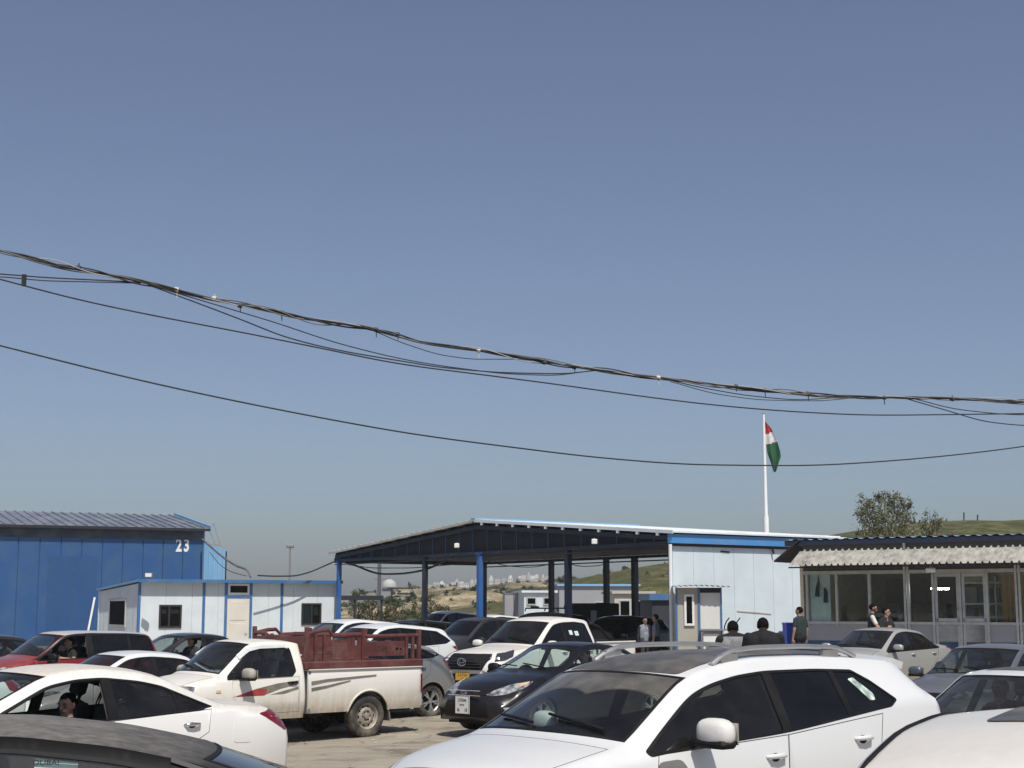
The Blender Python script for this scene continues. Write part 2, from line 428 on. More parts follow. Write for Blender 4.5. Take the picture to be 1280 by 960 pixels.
class CarShape:
    def __init__(s, sp):
        s.sp = sp; W = sp['W'] / 2
        s.zt = Curve1(sp['prof'], sp.get('sm', .07)); s.yef = Curve1(sp['ye'], .12)
        s.bl = Curve1(sp['belt'], .15)
        s.xF, s.xR = sp['xF'], sp['xR']; s.zr = sp.get('zr', .24); s.W = W
        s.tf, s.tr = sp.get('taper', (.16, .10)); s.lf, s.lr = sp.get('tlen', (.75, .6))
        s.bf, s.br = sp.get('bow', (.14, .08)); s.crn = sp.get('crown', .045)
    def p(s, x):
        f = np.clip(1 - (s.xF - x) / s.lf, 0, 1); r = np.clip(1 - (x - s.xR) / s.lr, 0, 1)
        return 1 - s.tf * f ** 2.2 - s.tr * r ** 2.2
    def ye(s, x): return s.yef(x) * s.W * s.p(x)
    def ztop(s, x, y):
        q = np.clip(np.abs(y) / s.ye(x), 0, 1.02)
        t = .5 * (1 + np.tanh((x - s.sp.get('mid', 0)) / .35)); b = s.bf * t - s.br * (1 - t)
        return s.zt(x + b * q ** 2) - s.crn * q ** 2.4
    def ze(s, x): return s.ztop(x, s.ye(x))
    def Y(s, x, z):
        x = np.asarray(x, float); z = np.asarray(z, float)
        ze = s.ze(x); zb = np.minimum(s.bl(x), ze - .06); zm = np.minimum(s.sp.get('zm', .66), zb - .08); zl = np.full_like(x, s.zr + .14)
        zm = np.maximum(zm, zl + .05); zb = np.maximum(zb, zm + .04); ze = np.maximum(ze, zb + .03)
        p = s.p(x); W = s.W; ye = s.ye(x)
        yb = np.maximum(s.sp.get('yb', .955) * W * p, ye + .01)
        zk = np.array([np.full_like(x, s.zr), zl, zm, zb, ze])
        yk = np.array([.925 * W * p, .97 * W * p, W * p, yb, ye])
        return pchip_rows(zk, yk, z)
    def side_n(s, x, z):
        e = .012
        dx = (s.Y(x + e, z) - s.Y(x - e, z)) / (2 * e); dz = (s.Y(x, z + e) - s.Y(x, z - e)) / (2 * e)
        n = np.stack([-dx, np.ones_like(dx), -dz], 1); return n / np.linalg.norm(n, axis=1)[:, None]
    def top_n(s, x, y):
        e = .012
        dx = (s.ztop(x + e, y) - s.ztop(x - e, y)) / (2 * e); dy = (s.ztop(x, y + e) - s.ztop(x, y - e)) / (2 * e)
        n = np.stack([-dx, -dy, np.ones_like(dx)], 1); return n / np.linalg.norm(n, axis=1)[:, None]

def build_shell(sp):
    """returns panels, bvh, shape, outlines"""
    s = CarShape(sp); g = sp.get('g', .075)
    nX = max(8, int((s.xF - s.xR) / g)); XS = np.linspace(s.xR, s.xF, nX + 1)
    nz = max(5, int(.5 / g)); ny = max(8, int(1.3 / g)); ny += ny % 2
    # ---- side domain
    zeS = s.ze(XS)
    bot = [(x, s.zr) for x in XS]; fr = [(s.xF, z) for z in np.linspace(s.zr, zeS[-1], nz + 1)[1:-1]]
    top = [(x, z) for x, z in zip(XS[::-1], zeS[::-1])]; re = [(s.xR, z) for z in np.linspace(zeS[0], s.zr, nz + 1)[1:-1]]
    outer = bot + fr + top + re
    loops = [outer]; regions = []
    for (xw, zw, ra) in sp.get('arches', []):
        c = [(xw + ra * math.cos(a), zw + ra * math.sin(a)) for a in np.linspace(0, 2 * PI, 33)[:-1]]
        loops.append(c); regions.append(('hole', c))
    dlo = None
    if sp.get('dlo_rear'):
        mg = sp.get('dlo_mg', .05); off = .012
        xs = np.arange(s.xF, s.xR, -.04); up = []
        xr = sp['dlo_rear'][0][0]
        for x in xs:
            z = float(s.ze(x)) - mg
            if x < xr: break
            if x < sp.get('dlo_front', 9) and z > float(s.bl(x)) + off + .03: up.append((x, z))
        rear = [(x, min(z, float(s.ze(x)) - mg)) for x, z in sp['dlo_rear']]
        x_end = rear[-1][0]; xa = up[0][0]
        lo = [(x, float(s.bl(x)) + off) for x in np.arange(x_end + .05, xa + .05, .08)]
        ft = sp.get('dlo_nose', [])
        dlo = up + rear + lo + ft
        dlo = round_poly(dlo, .02, 2) if sp.get('round', True) else dlo
        inner = inset(dlo, .018)
        cuts = sp['splits']; edges = [-9] + sorted([c[0] for c in cuts]) + [9]; hw = {c[0]: c[1] for c in cuts}
        k = 0
        for a, b in zip(edges[:-1], edges[1:]):
            pl = clip_x(inner, a + hw.get(a, 0), b - hw.get(b, 0))
            if len(pl) > 2 and abs(area(pl)) > .004:
                pl = round_poly(pl, .025, 3); loops.append(pl); regions.append((f'pane{k}', pl)); k += 1
        loops.append(dlo); regions.append(('trim', dlo))
    for nm, poly in sp.get('doors', {}).items():
        pi = inset(poly, .006); loops += [poly, pi]; regions.append((nm, pi)); regions.append(('gap', poly))
    for nm, poly in sp.get('marks', {}).items():
        loops.append(poly); regions.append((nm, poly))
    gx, gz = np.meshgrid(np.arange(s.xR + g / 2, s.xF, g), np.arange(s.zr + g / 2, max(zeS), g))
    G = np.stack([gx.ravel(), gz.ravel()], 1); G = G[(G[:, 1] < s.ze(G[:, 0]) - .4 * g)]
    P, T = cdt(loops, G)
    C = P[T].mean(1)
    ok = in_poly(C, outer)
    cls = np.array(['body'] * len(T), dtype=object); done = np.zeros(len(T), bool)
    for nm, poly in regions:
        k = in_poly(C, poly) & ~done; cls[k] = nm; done |= k
    ok &= (cls != 'hole'); T = T[ok]; cls = cls[ok]
    # orientation
    a = P[T]; ar = (a[:, 1, 0] - a[:, 0, 0]) * (a[:, 2, 1] - a[:, 0, 1]) - (a[:, 2, 0] - a[:, 0, 0]) * (a[:, 1, 1] - a[:, 0, 1])
    T = T[np.abs(ar) > 1e-9]; cls = cls[np.abs(ar) > 1e-9]; ar = ar[np.abs(ar) > 1e-9]
    T = np.where((ar > 0)[:, None], T[:, ::-1], T)   # left side: outward +y
    y = s.Y(P[:, 0], P[:, 1])
    PL = np.stack([P[:, 0], y, P[:, 1]], 1); NL = s.side_n(P[:, 0], P[:, 1])
    panels = [('L', Panel(PL, NL, T, cls)), ('R', Panel(PL * [1, -1, 1], NL * [1, -1, 1], T[:, ::-1], cls))]
    # ---- top domain
    yeS = s.ye(XS)
    YF = np.linspace(-yeS[-1], yeS[-1], ny + 1); YR = np.linspace(-yeS[0], yeS[0], ny + 1)
    outer = [(x, -v) for x, v in zip(XS, yeS)] + [(s.xF, v) for v in YF[1:-1]] + [(x, v) for x, v in zip(XS[::-1], yeS[::-1])] + [(s.xR, v) for v in YR[::-1][1:-1]]
    loops = [outer]; regions = []
    def strip_poly(x0, x1, mg, bow0, bow1):
        # x0 > x1 ; front edge at x0 bowed forward in the middle
        q = np.linspace(-1, 1, 13); pl = []
        for t in q:
            xx = x0 - bow0 * t * t; pl.append((xx, t * (float(s.ye(xx)) - mg)))
        for xx in np.linspace(x0 - bow0, x1 - bow1, 8)[1:-1]: pl.append((xx, float(s.ye(xx)) - mg))
        for t in q[::-1]:
            xx = x1 - bow1 * t * t; pl.append((xx, t * (float(s.ye(xx)) - mg)))
        for xx in np.linspace(x1 - bow1, x0 - bow0, 8)[1:-1]: pl.append((xx, -(float(s.ye(xx)) - mg)))
        return pl
    wins = []
    if sp.get('wind'): wins.append(('windscreen', sp['wind'], s.bf))
    if sp.get('rearwin'): wins.append(('rear_window', sp['rearwin'], -s.br))
    for nm, (x0, x1), bw in wins:
        po = strip_poly(x0, x1, .03 if nm == 'windscreen' else sp.get('rw_mg', .12), bw, bw); pi = inset(round_poly(po, .05, 3), .025)
        loops += [po, pi]; regions += [(nm, pi), ('trim', po)]
    for nm, (x0, x1, mg, b0, b1) in sp.get('roofpan', {}).items():
        po = round_poly(strip_poly(x0, x1, mg, b0, b1), .04, 3); loops.append(po); regions.append((nm, po))
    if sp.get('hoodgap'):
        x0, x1, mg = sp['hoodgap']
        po = strip_poly(x0, x1, mg, .06, .10); pi = inset(po, .007); loops += [po, pi]; regions += [('bonnet', pi), ('gap', po)]
    if sp.get('deckgap'):
        x0, x1, mg = sp['deckgap']
        po = strip_poly(x0, x1, mg, -.05, -.03); pi = inset(po, .006); loops += [po, pi]; regions += [('boot_lid', pi), ('gap', po)]
    gx, gy = np.meshgrid(np.arange(s.xR + g / 2, s.xF, g), np.arange(-1.2, 1.2, g))
    G = np.stack([gx.ravel(), gy.ravel()], 1); G = G[np.abs(G[:, 1]) < s.ye(G[:, 0]) - .4 * g]
    P, T = cdt(loops, G); C = P[T].mean(1); ok = in_poly(C, outer)
    cls = np.array(['body'] * len(T), dtype=object); done = np.zeros(len(T), bool)
    for nm, poly in regions:
        k = in_poly(C, poly) & ~done; cls[k] = nm; done |= k
    T = T[ok]; cls = cls[ok]
    a = P[T]; ar = (a[:, 1, 0] - a[:, 0, 0]) * (a[:, 2, 1] - a[:, 0, 1]) - (a[:, 2, 0] - a[:, 0, 0]) * (a[:, 1, 1] - a[:, 0, 1])
    k = np.abs(ar) > 1e-9; T = T[k]; cls = cls[k]; ar = ar[k]
    T = np.where((ar < 0)[:, None], T[:, ::-1], T)
    z = s.ztop(P[:, 0], P[:, 1])
    panels.append(('T', Panel(np.stack([P[:, 0], P[:, 1], z], 1), s.top_n(P[:, 0], P[:, 1]), T, cls)))
    # ---- end caps
    for sg, xe, bul, YT in ((1, s.xF, sp.get('bulge', (.14, .07))[0], YF), (-1, s.xR, sp.get('bulge', (.14, .07))[1], YR)):
        zee = float(s.ze(xe)); zs = np.linspace(s.zr, zee, nz + 1)
        ys = s.Y(np.full_like(zs, xe), zs)
        tz = s.ztop(np.full_like(YT, xe), YT)
        YB = np.linspace(-ys[0], ys[0], ny + 1)
        outer = [(v, s.zr) for v in YB] + list(zip(ys[1:-1], zs[1:-1])) + list(zip(YT[::-1], tz[::-1])) + list(zip(-ys[1:-1][::-1], zs[1:-1][::-1]))
        gy, gz = np.meshgrid(np.arange(-1.2, 1.2, g), np.arange(s.zr + g / 2, max(tz), g))
        G = np.stack([gy.ravel(), gz.ravel()], 1); G = G[in_poly(G, inset(outer, .35 * g))]
        P, T = cdt([outer], G); C = P[T].mean(1); T = T[in_poly(C, outer)]
        def Xc(y, z):
            yy = s.Y(np.full_like(z, xe), np.minimum(z, zee)); q = np.clip(np.abs(y) / np.maximum(yy, .05), 0, 1)
            zt_ = s.ztop(np.full_like(z, xe), np.clip(y, -YT[-1], YT[-1])); r = np.clip((z - s.zr) / np.maximum(zt_ - s.zr, .05), 0, 1)
            v = np.clip(1 - np.abs(2 * r - 1) ** 3.0, 0, 1)
            return xe + sg * bul * (1 - q ** 2.6) * v ** .7
        X = Xc(P[:, 0], P[:, 1]); e = .012
        dy = (Xc(P[:, 0] + e, P[:, 1]) - Xc(P[:, 0] - e, P[:, 1])) / (2 * e); dz = (Xc(P[:, 0], P[:, 1] + e) - Xc(P[:, 0], P[:, 1] - e)) / (2 * e)
        n = np.stack([np.ones_like(X), -np.clip(dy, -2, 2), -np.clip(dz, -2, 2)], 1) * sg; n /= np.linalg.norm(n, axis=1)[:, None]
        a = P[T]; ar = (a[:, 1, 0] - a[:, 0, 0]) * (a[:, 2, 1] - a[:, 0, 1]) - (a[:, 2, 0] - a[:, 0, 0]) * (a[:, 1, 1] - a[:, 0, 1])
        T = T[np.abs(ar) > 1e-9]; ar = ar[np.abs(ar) > 1e-9]
        T = np.where((ar * sg < 0)[:, None], T[:, ::-1], T)
        panels.append(('F' if sg > 0 else 'B', Panel(np.stack([X, P[:, 0], P[:, 1]], 1), n, T, np.array(['body'] * len(T), dtype=object))))
    # ---- weld normals
    acc = {}
    for nm, pn in panels:
        if sp.get('crisp') and nm == 'T': continue
        for i, q in enumerate(np.round(pn.P, 3)):
            acc.setdefault(tuple(q), []).append((pn, i))
    for k, v in acc.items():
        if len(v) > 1:
            n = sum(pn.N[i] for pn, i in v); n = n / (np.linalg.norm(n) + 1e-9)
            for pn, i in v: pn.N[i] = n
    V = np.concatenate([p.P for _, p in panels]); b = 0; F = []
    for _, p in panels: F += [tuple(int(i) + b for i in t) for t in p.T]; b += len(p.P)
    bvh = BVHTree.FromPolygons([tuple(v) for v in V], F)
    return panels, bvh, s, dlo

def patch(name, bvh, pts, d, mat, parent, off=.006, g=.03, thick=.02, rnd=.0, bulge=0.0):
    """polygon of rough 3-D corners thrown along d onto the skin, given a little thickness"""
    d = Vector(d).normalized(); h = Vector((-d.y, d.x, 0)).normalized(); w = d.cross(h); w = -w if w.z < 0 else w
    poly = [(Vector(p).dot(h), Vector(p).dot(w)) for p in pts]
    if rnd: poly = round_poly(poly, rnd, 3)
    den = []
    for i in range(len(poly)):
        a, b = Vector(poly[i - 1]), Vector(poly[i]); n = max(1, int((b - a).length / g))
        den += [tuple(a + (b - a) * (k / n)) for k in range(n)]
    xs = [p[0] for p in den]; ys = [p[1] for p in den]
    gx, gy = np.meshgrid(np.arange(min(xs) + g / 2, max(xs), g), np.arange(min(ys) + g / 2, max(ys), g))
    G = np.stack([gx.ravel(), gy.ravel()], 1)
    ins = inset(den, .3 * g)
    if len(ins) > 2 and len(G): G = G[in_poly(G, ins)]
    P, T = cdt([den], G)
    if not len(T): print('empty patch', name); return None
    C = P[T].mean(1); T = T[in_poly(C, den)]
    V = []; NN = []; good = []
    for p in P:
        o = h * p[0] + w * p[1] - d * 6
        hit = bvh.ray_cast(o, d)
        if hit[0] is None: V.append((0, 0, 0)); NN.append((0, 0, 1)); good.append(False)
        else:
            n = hit[1] if hit[1].dot(d) < 0 else -hit[1]
            V.append(tuple(hit[0] + n * off)); NN.append(tuple(n)); good.append(True)
    F = []
    for t in T:
        if all(good[i] for i in t):
            a, b, c = (Vector(V[i]) for i in t)
            F.append(tuple(int(i) for i in t) if (b - a).cross(c - a).dot(d) < 0 else tuple(int(i) for i in t[::-1]))
    if not F: print("no hit", name); return None
    ec = {}
    for f in F:
        for i in range(3):
            e = (f[i], f[(i + 1) % 3]); ec[tuple(sorted(e))] = ec.get(tuple(sorted(e)), []) + [e]
    base = {}
    for k, v in ec.items():
        if len(v) == 1:
            a, b = v[0]
            for i in (a, b):
                if i not in base:
                    base[i] = len(V); V.append(tuple(Vector(V[i]) - Vector(NN[i]) * (off + thick)))
            F.append((b, a, base[a], base[b]))
    used = sorted({i for f in F for i in f}); rm = {u: k for k, u in enumerate(used)}
    V = [V[u] for u in used]; F = [tuple(rm[i] for i in f) for f in F]
    return mk(name, V, F, mat, parent, None, True, None, 40)

def emit(name, src, parent, mats, offset=0.0):
    """src: list of (panel, mask, matidx)"""
    V = []; N = []; F = []; mi = []
    for pn, mask, m in src:
        T = pn.T[mask]
        if not len(T): continue
        u, inv = np.unique(T, return_inverse=True); inv = inv.reshape(T.shape)
        b = len(V); V += [tuple(pn.P[i] + pn.N[i] * offset) for i in u]; N += [tuple(pn.N[i]) for i in u]
        F += [tuple(int(i) + b for i in t) for t in inv]; mi += [m] * len(T)
    if not F: print("no hit", name); return None
    return mk(name, V, F, mats, parent, mi, True, N)

# wheels -------------------------------------------------------------
WHEEL_CACHE = {}
def wheel_meshes(R, w, style):
    key = (round(R, 3), round(w, 3), style)
    if key in WHEEL_CACHE: return WHEEL_CACHE[key]
    rr = R * (.66 if style != 'steel' else .60)
    t = MB()
    t.lathe([(rr * .98, -w * .42), (rr + .012, -w * .5), (R * .93, -w * .5), (R * .985, -w * .42), (R, -w * .3), (R * .993, -w * .29), (R * .993, -w * .26), (R, -w * .25), (R, -w * .02), (R * .992, -w * .015), (R * .992, w * .015), (R, w * .02), (R, w * .3), (R * .985, w * .42), (R * .93, w * .5), (rr + .012, w * .5), (rr * .98, w * .42)], 40)
    tyre = t.build('tyre', M_['rubber'], None, True, 50); me1 = tyre.data; bpy.data.objects.remove(tyre)
    r = MB()
    # barrel and lip (outer face at +y)
    r.lathe([(rr * .99, -w * .42), (rr * .90, -w * .2), (rr * .90, w * .30), (rr * .97, w * .44), (rr * 1.0, w * .46), (rr * 1.02, w * .43)], 36)
    if style == 'steel':
        r.lathe([(rr * .90, w * .22), (rr * .80, w * .16), (rr * .62, w * .33), (rr * .45, w * .36), (rr * .30, w * .26), (rr * .24, w * .26), (rr * .22, w * .44), (rr * .10, w * .46), (0.001, w * .46)], 36)
        for k in range(10):
            a = 2 * PI * k / 10
            r.ell((rr * .71 * math.cos(a), w * .245, rr * .71 * math.sin(a)), (.022, .012, .022), 8, 6, 1)
        for k in range(6):
            a = 2 * PI * k / 6
            r.ell((rr * .36 * math.cos(a), w * .30, rr * .36 * math.sin(a)), (.014, .02, .014), 8, 6, 1)
    else:
        n = 5 if style == 'five' else 7
        for k in range(n):
            for dv in ((-.16, .16) if style != 'seven' else (-.10, .10)):
                a0 = 2 * PI * k / n
                p = Vector((rr * .2 * math.cos(a0), w * .33, rr * .2 * math.sin(a0)))
                q = Vector((rr * .93 * math.cos(a0 + dv), w * .40, rr * .93 * math.sin(a0 + dv)))
                r.bar(p, q, .035, .03)
        r.lathe([(rr * .26, w * .30), (rr * .24, w * .42), (rr * .12, w * .44), (.001, w * .44)], 20)
        r.lathe([(rr * .9, -w * .05), (.001, -w * .05)], 24, 1)
    rim = r.build('rim', [M_['steelrim'] if style == 'steel' else M_['alloy'], M_['under']], None, True, 35); me2 = rim.data; bpy.data.objects.remove(rim)
    WHEEL_CACHE[key] = (me1, me2); return me1, me2

def add_wheel(parent, x, y, R, w, style, steer=0.0):
    e = bpy.data.objects.new('wheel', None); COL.objects.link(e); e.parent = parent; e.empty_display_size = .1
    e.location = (x, y, R); e.rotation_euler = (0, random.random() * 1.2, (0 if y > 0 else PI) + steer)
    a, b = wheel_meshes(R, w, style)
    link('tyre', a, e); link('rim', b, e)

def seat(parent, x, y, mat, wide=.26, zs=.52, hr=True):
    m = MB()
    m.box(x - .25, x + .25, y - wide, y + wide, zs - .16, zs, 0, None, .05)
    R = Matrix.Translation((x - .24, y, zs - .05)) @ Matrix.Rotation(-.28, 4, 'Y')
    m.box(-.07, .07, -wide, wide, 0, .6, 0, R, .05)
    if hr:
        m.box(-.03, .07, -.13, .13, .66, .86, 0, R, .04); m.box(-.005, .025, -.06, -.04, .58, .7, 0, R); m.box(-.005, .025, .04, .06, .58, .7, 0, R)
    return m.build('seat', mat, parent, True, 40)

def cabin(parent, s, sp, seatmat=None, rear=True, lhd=True):
    seatmat = seatmat or M_['seat']
    xs = sp['seat_x']; zf = sp.get('floor', .34)
    for y in (.37, -.37): seat(parent, xs, y, seatmat, .25, zf + .22)
    if rear:
        b = seat(parent, xs - .85, 0, seatmat, .6, zf + .24, False)
    xc = sp['wind'][0]
    zd = float(s.bl(xc)) - .03
    d = MB(); d.box(xc - .42, xc - .02, -.62, .62, zd - .32, zd - .05, 0, None, .06)
    d.box(xc - .32, xc - .05, .22, .52, zd - .08, zd + .015, 0, None, .04)
    d.build('dashboard', M_['dash'], parent, True, 40)
    w = MB(); R = Matrix.Translation((xc - .55, .37, zd - .06)) @ Matrix.Rotation(math.radians(65), 4, 'Y')
    w.tube([(.18 * math.cos(a), .18 * math.sin(a), 0) for a in np.linspace(0, 2 * PI, 25)], .014, 6, 0, False, 1, R)
    w.bar((-.18, 0, 0), (.18, 0, 0), .04, .02, 0, R); w.bar((0, 0, 0), (0, 0, .3), .05, .05, 0, R)
    w.build('steering_wheel', M_['dash'], parent, True, 40)

def mirror(parent, x, y, z, capmat, sg, sc=1.0, lower=True):
    e = MB()
    e.ell((x, y, z + .015), (.07 * sc, .13 * sc, .085 * sc), 16, 10, 0, None, .72)
    if lower: e.box(x - .06 * sc, x + .075 * sc, min(y, y - sg * .0) - .125 * sc, y + .12 * sc, z - .075 * sc, z - .028 * sc, 1, None, .02)
    e.bar((x + .02, y - sg * .08 * sc, z - .05 * sc), (x + .03, y - sg * .24 * sc, z - .07 * sc), .07, .045, 1)
    e.box(x - .078 * sc, x - .066 * sc, y - .11 * sc, y + .11 * sc, z - .055 * sc, z + .07 * sc, 2)
    return e.build('mirror', [capmat, M_['black'], M_['chrome']], parent, True, 45)

def handle(parent, s, x, z, sg, mat, L=.19):
    y = float(s.Y(np.array([x]), np.array([z]))[0])
    h = MB(); yy = sg * (y + .032)
    h.tube([(x - L / 2, sg * y, z), (x - L / 2 + .025, yy, z + .004), (x, yy + sg * .006, z + .005), (x + L / 2 - .025, yy, z + .004), (x + L / 2, sg * y, z)], [.010, .014, .015, .014, .010], 8, 0, True, 1.2)
    h.ell((x, sg * (y - .004), z - .012), (.055, .012, .035), 12, 8, 1)
    return h.build('handle', [mat, M_['black']], parent, True, 50)

def make_car(name, label, cat, X, Y, yaw, sp, mats, group="cars waiting in the lot", detail=2):
    """mats: paint, glass (front side), glass_rear, windscreen, rim style, trim"""
    root = thing(name, label, cat, (X, Y, ground_z(X, Y) + sp.get('lift', 0)), yaw + PI, group)
    panels, bvh, s, dlo = build_shell(sp)
    pt = mats['paint']; blk = mats.get('trim', M_['black'])
    classes = {}
    for nm, pn in panels:
        for c in set(pn.c): classes.setdefault(c, []).append((nm, pn))
    body = [(pn, pn.c == 'body', 0) for _, pn in panels] + [(pn, pn.c == 'gap', 1) for _, pn in panels]
    extra = [m for m in mats.get('marks', {})]
    slots = [pt, M_['under']]
    for c in extra:
        if c in classes:
            slots.append(mats['marks'][c]); body += [(pn, pn.c == c, len(slots) - 1) for _, pn in classes[c]]
    emit('body', body, root, slots)
    trim = [(pn, pn.c == 'trim', 0) for _, pn in panels]
    emit('window_trim', trim, root, [blk], .002)
    for c in ('bonnet', 'boot_lid'):
        if c in classes: emit(c, [(pn, pn.c == c, 0) for _, pn in classes[c]], root, [pt])
    doors = {}
    for c in [k for k in classes if 'door' in k]:
        for nm, pn in classes[c]:
            doors[(c.rstrip('0123456789'), nm)] = emit(c.rstrip('0123456789'), [(pn, pn.c == c, 0)], root, [mats.get('doorpaint', pt)])
    npane = len([c for c in classes if c.startswith('pane')])
    for c in sorted(k for k in classes if k.startswith('pane')):
        k = int(c[4:])      # panes count from the rear forward
        for nm, pn in classes[c]:
            if c in mats.get('open', ()) and nm in mats.get('open_side', 'LR'): continue
            gl = mats['glass'] if k == npane - 1 - mats.get('quarter_front', 0) or npane == 1 else mats['glass_rear']
            if nm == 'R' and mats.get('far_glass'): gl = mats['far_glass']
            emit('side_window', [(pn, pn.c == c, 0)], root, [gl], -.004)
    for c, key in (('windscreen', 'windscreen'), ('rear_window', 'glass_rear')):
        if c in classes: emit(c, [(pn, pn.c == c, 0) for _, pn in classes[c]], root, [mats[key]], -.002)
    for c in [k for k in classes if k in ('roof_panel', 'sunroof')]:
        emit(c, [(pn, pn.c == c, 0) for _, pn in classes[c]], root, [mats['roof_panel']], .003)
    # dark inside skin
    lin = []
    for nm, pn in panels:
        if nm in 'LRT':
            cz = pn.P[pn.T].mean(1)
            k = ((pn.c == 'body') | (pn.c == 'gap') | (pn.c == 'trim') | np.array(['door' in q for q in pn.c]) | (pn.c == 'roof_panel')) & (cz[:, 2] > .35) & (cz[:, 0] < sp['wind'][0] + .05)
            lin.append((pn, k, 0))
    emit('lining', lin, root, [M_['lining']], -.035)
    # underbody, arches
    u = MB(); u.box(s.xR + .55, s.xF - .6, -s.W * .86, s.W * .86, s.zr - .06, s.zr + .1, 0); u.box(s.xR + .10, s.xR + .55, -s.W * .70, s.W * .70, s.zr - .05, s.zr + .1, 0); u.box(s.xF - .6, s.xF - .08, -s.W * .62, s.W * .62, s.zr - .05, s.zr + .1, 0)
    for (xw, zw, ra) in sp.get('arches', []):
        for sg in (1, -1):
            aa = np.linspace(-.35, PI + .35, 20); V = []; 
            xx = np.array([xw + (ra + .003) * math.cos(a) for a in aa]); zz = np.array([max(s.zr - .03, zw + (ra + .003) * math.sin(a)) for a in aa])
            yy = s.Y(xx, np.maximum(zz, s.zr))
            for a, x_, z_, y_ in zip(aa, xx, zz, yy):
                V += [(x_, sg * (y_ - .004), z_), (x_, sg * (y_ - .36), z_)]
            n = len(aa); u.add(V, [(2 * i, 2 * i + 1, 2 * i + 3, 2 * i + 2) for i in range(n - 1)], 0)
            u.add([V[2 * i + 1] for i in range(n)], [tuple(range(n))], 0)
    u.build('underbody', M_['under'], root)
    for (xw, zw, ra), (R, w, st) in zip(sp.get('arches', []), sp.get('wheels', [])):
        for sg in (1, -1):
            yw = float(s.Y(np.array([xw]), np.array([max(zw + ra * .95, .5)]))[0]) - w * .5 - sp.get('tuck', .045)
            add_wheel(root, xw, sg * yw, R, w, st, sp.get('steer', 0) if xw > .5 * (s.xF + s.xR) else 0)
    if mats.get('arch_lip'):
        for (xw, zw, ra) in sp['arches']:
            for sg in (1, -1):
                a_ = MB()
                pth = []
                for a in np.linspace(-.1, PI + .1, 22):
                    x_ = xw + (ra + .02) * math.cos(a); z_ = max(s.zr, zw + (ra + .02) * math.sin(a))
                    pth.append((x_, sg * (float(s.Y(np.array([x_]), np.array([z_]))[0]) + .004), z_))
                a_.tube(pth, .028, 6, 0, True, .5)
                a_.build('arch_cladding', mats['arch_lip'], root, True)
    cabin(root, s, sp, mats.get('seat'), sp.get('rear_seat', True))
    if sp.get('mirror'):
        mx, my, mz, ms = sp['mirror']
        for sg in (1, -1):
            if sg < 0 and sp.get('fold_far'): mirror(root, mx - .30, -my + .10, mz - .04, mats.get('mirror', pt), sg, ms * .75)   # folded in
            else: mirror(root, mx, sg * my, mz, mats.get('mirror', pt), sg, ms)
    for (x, z) in sp.get('handles', []):
        for nm, sg in (('L', 1), ('R', -1)):
            best = None
            for (dn, side), o in doors.items():
                if side == nm and o is not None:
                    xs = [v.co.x for v in o.data.vertices]
                    if min(xs) < x < max(xs): best = o
            handle(best if best else root, s, x, z, sg, mats.get('handle', pt))
    for nm, pts, d, mat, both, kw in sp.get('patches', []):
        mt = mats.get(mat) if isinstance(mat, str) and mat in mats else (M_[mat] if isinstance(mat, str) else mat)
        for sg in ((1, -1) if both else (1,)):
            patch(nm, bvh, [(p[0], p[1] * sg, p[2]) for p in pts], (d[0], d[1] * sg, d[2]), mt, root, **kw)
    if sp.get('wipers'):
        w = MB(); xc = sp['wind'][0]
        for (y0, y1) in ((.55, -.02), (-.08, -.6)):
            pth = []
            for t in np.linspace(0, 1, 8):
                y_ = y0 + (y1 - y0) * t; x_ = xc - .06 - .10 * t * (1 if y0 > 0 else .8)
                x_ -= s.bf * (y_ / .75) ** 2
                pth.append((x_, y_, float(s.ztop(np.array([x_]), np.array([y_]))[0]) + .022))
            w.tube(pth, .011, 6)
        w.build('wiper', M_['black'], root, True)
    return root, s, bvh

def plate(parent, x, z, mat, w=.33, h=.16, sg=1, y=0.0, lines=()):
    m = MB(); m.box(x - .008, x + .008, y - w / 2, y + w / 2, z - h / 2, z + h / 2, 0, None, .006)
    p = m.build('number_plate', mat, parent)
    f = MB(); e = .008
    for (a, b, c, d) in ((-w / 2, w / 2, h / 2 - e, h / 2), (-w / 2, w / 2, -h / 2, -h / 2 + e), (-w / 2, -w / 2 + e, -h / 2 + e, h / 2 - e), (w / 2 - e, w / 2, -h / 2 + e, h / 2 - e)):
        f.box(x + .0082, x + .011, y + a, y + b, z + c, z + d)
    f.build('plate_border', M_['ink'], p)
    for (t, dy, dz, size) in lines:
        M = Matrix.Translation((x + sg * .0105, y + dy, z + dz)) @ Matrix.Rotation(PI / 2 * sg, 4, 'Z') @ Matrix.Rotation(PI / 2, 4, 'X')
        text_mesh('plate_lettering', t, size, M_['ink'], p, M, .001, .8)
    return p

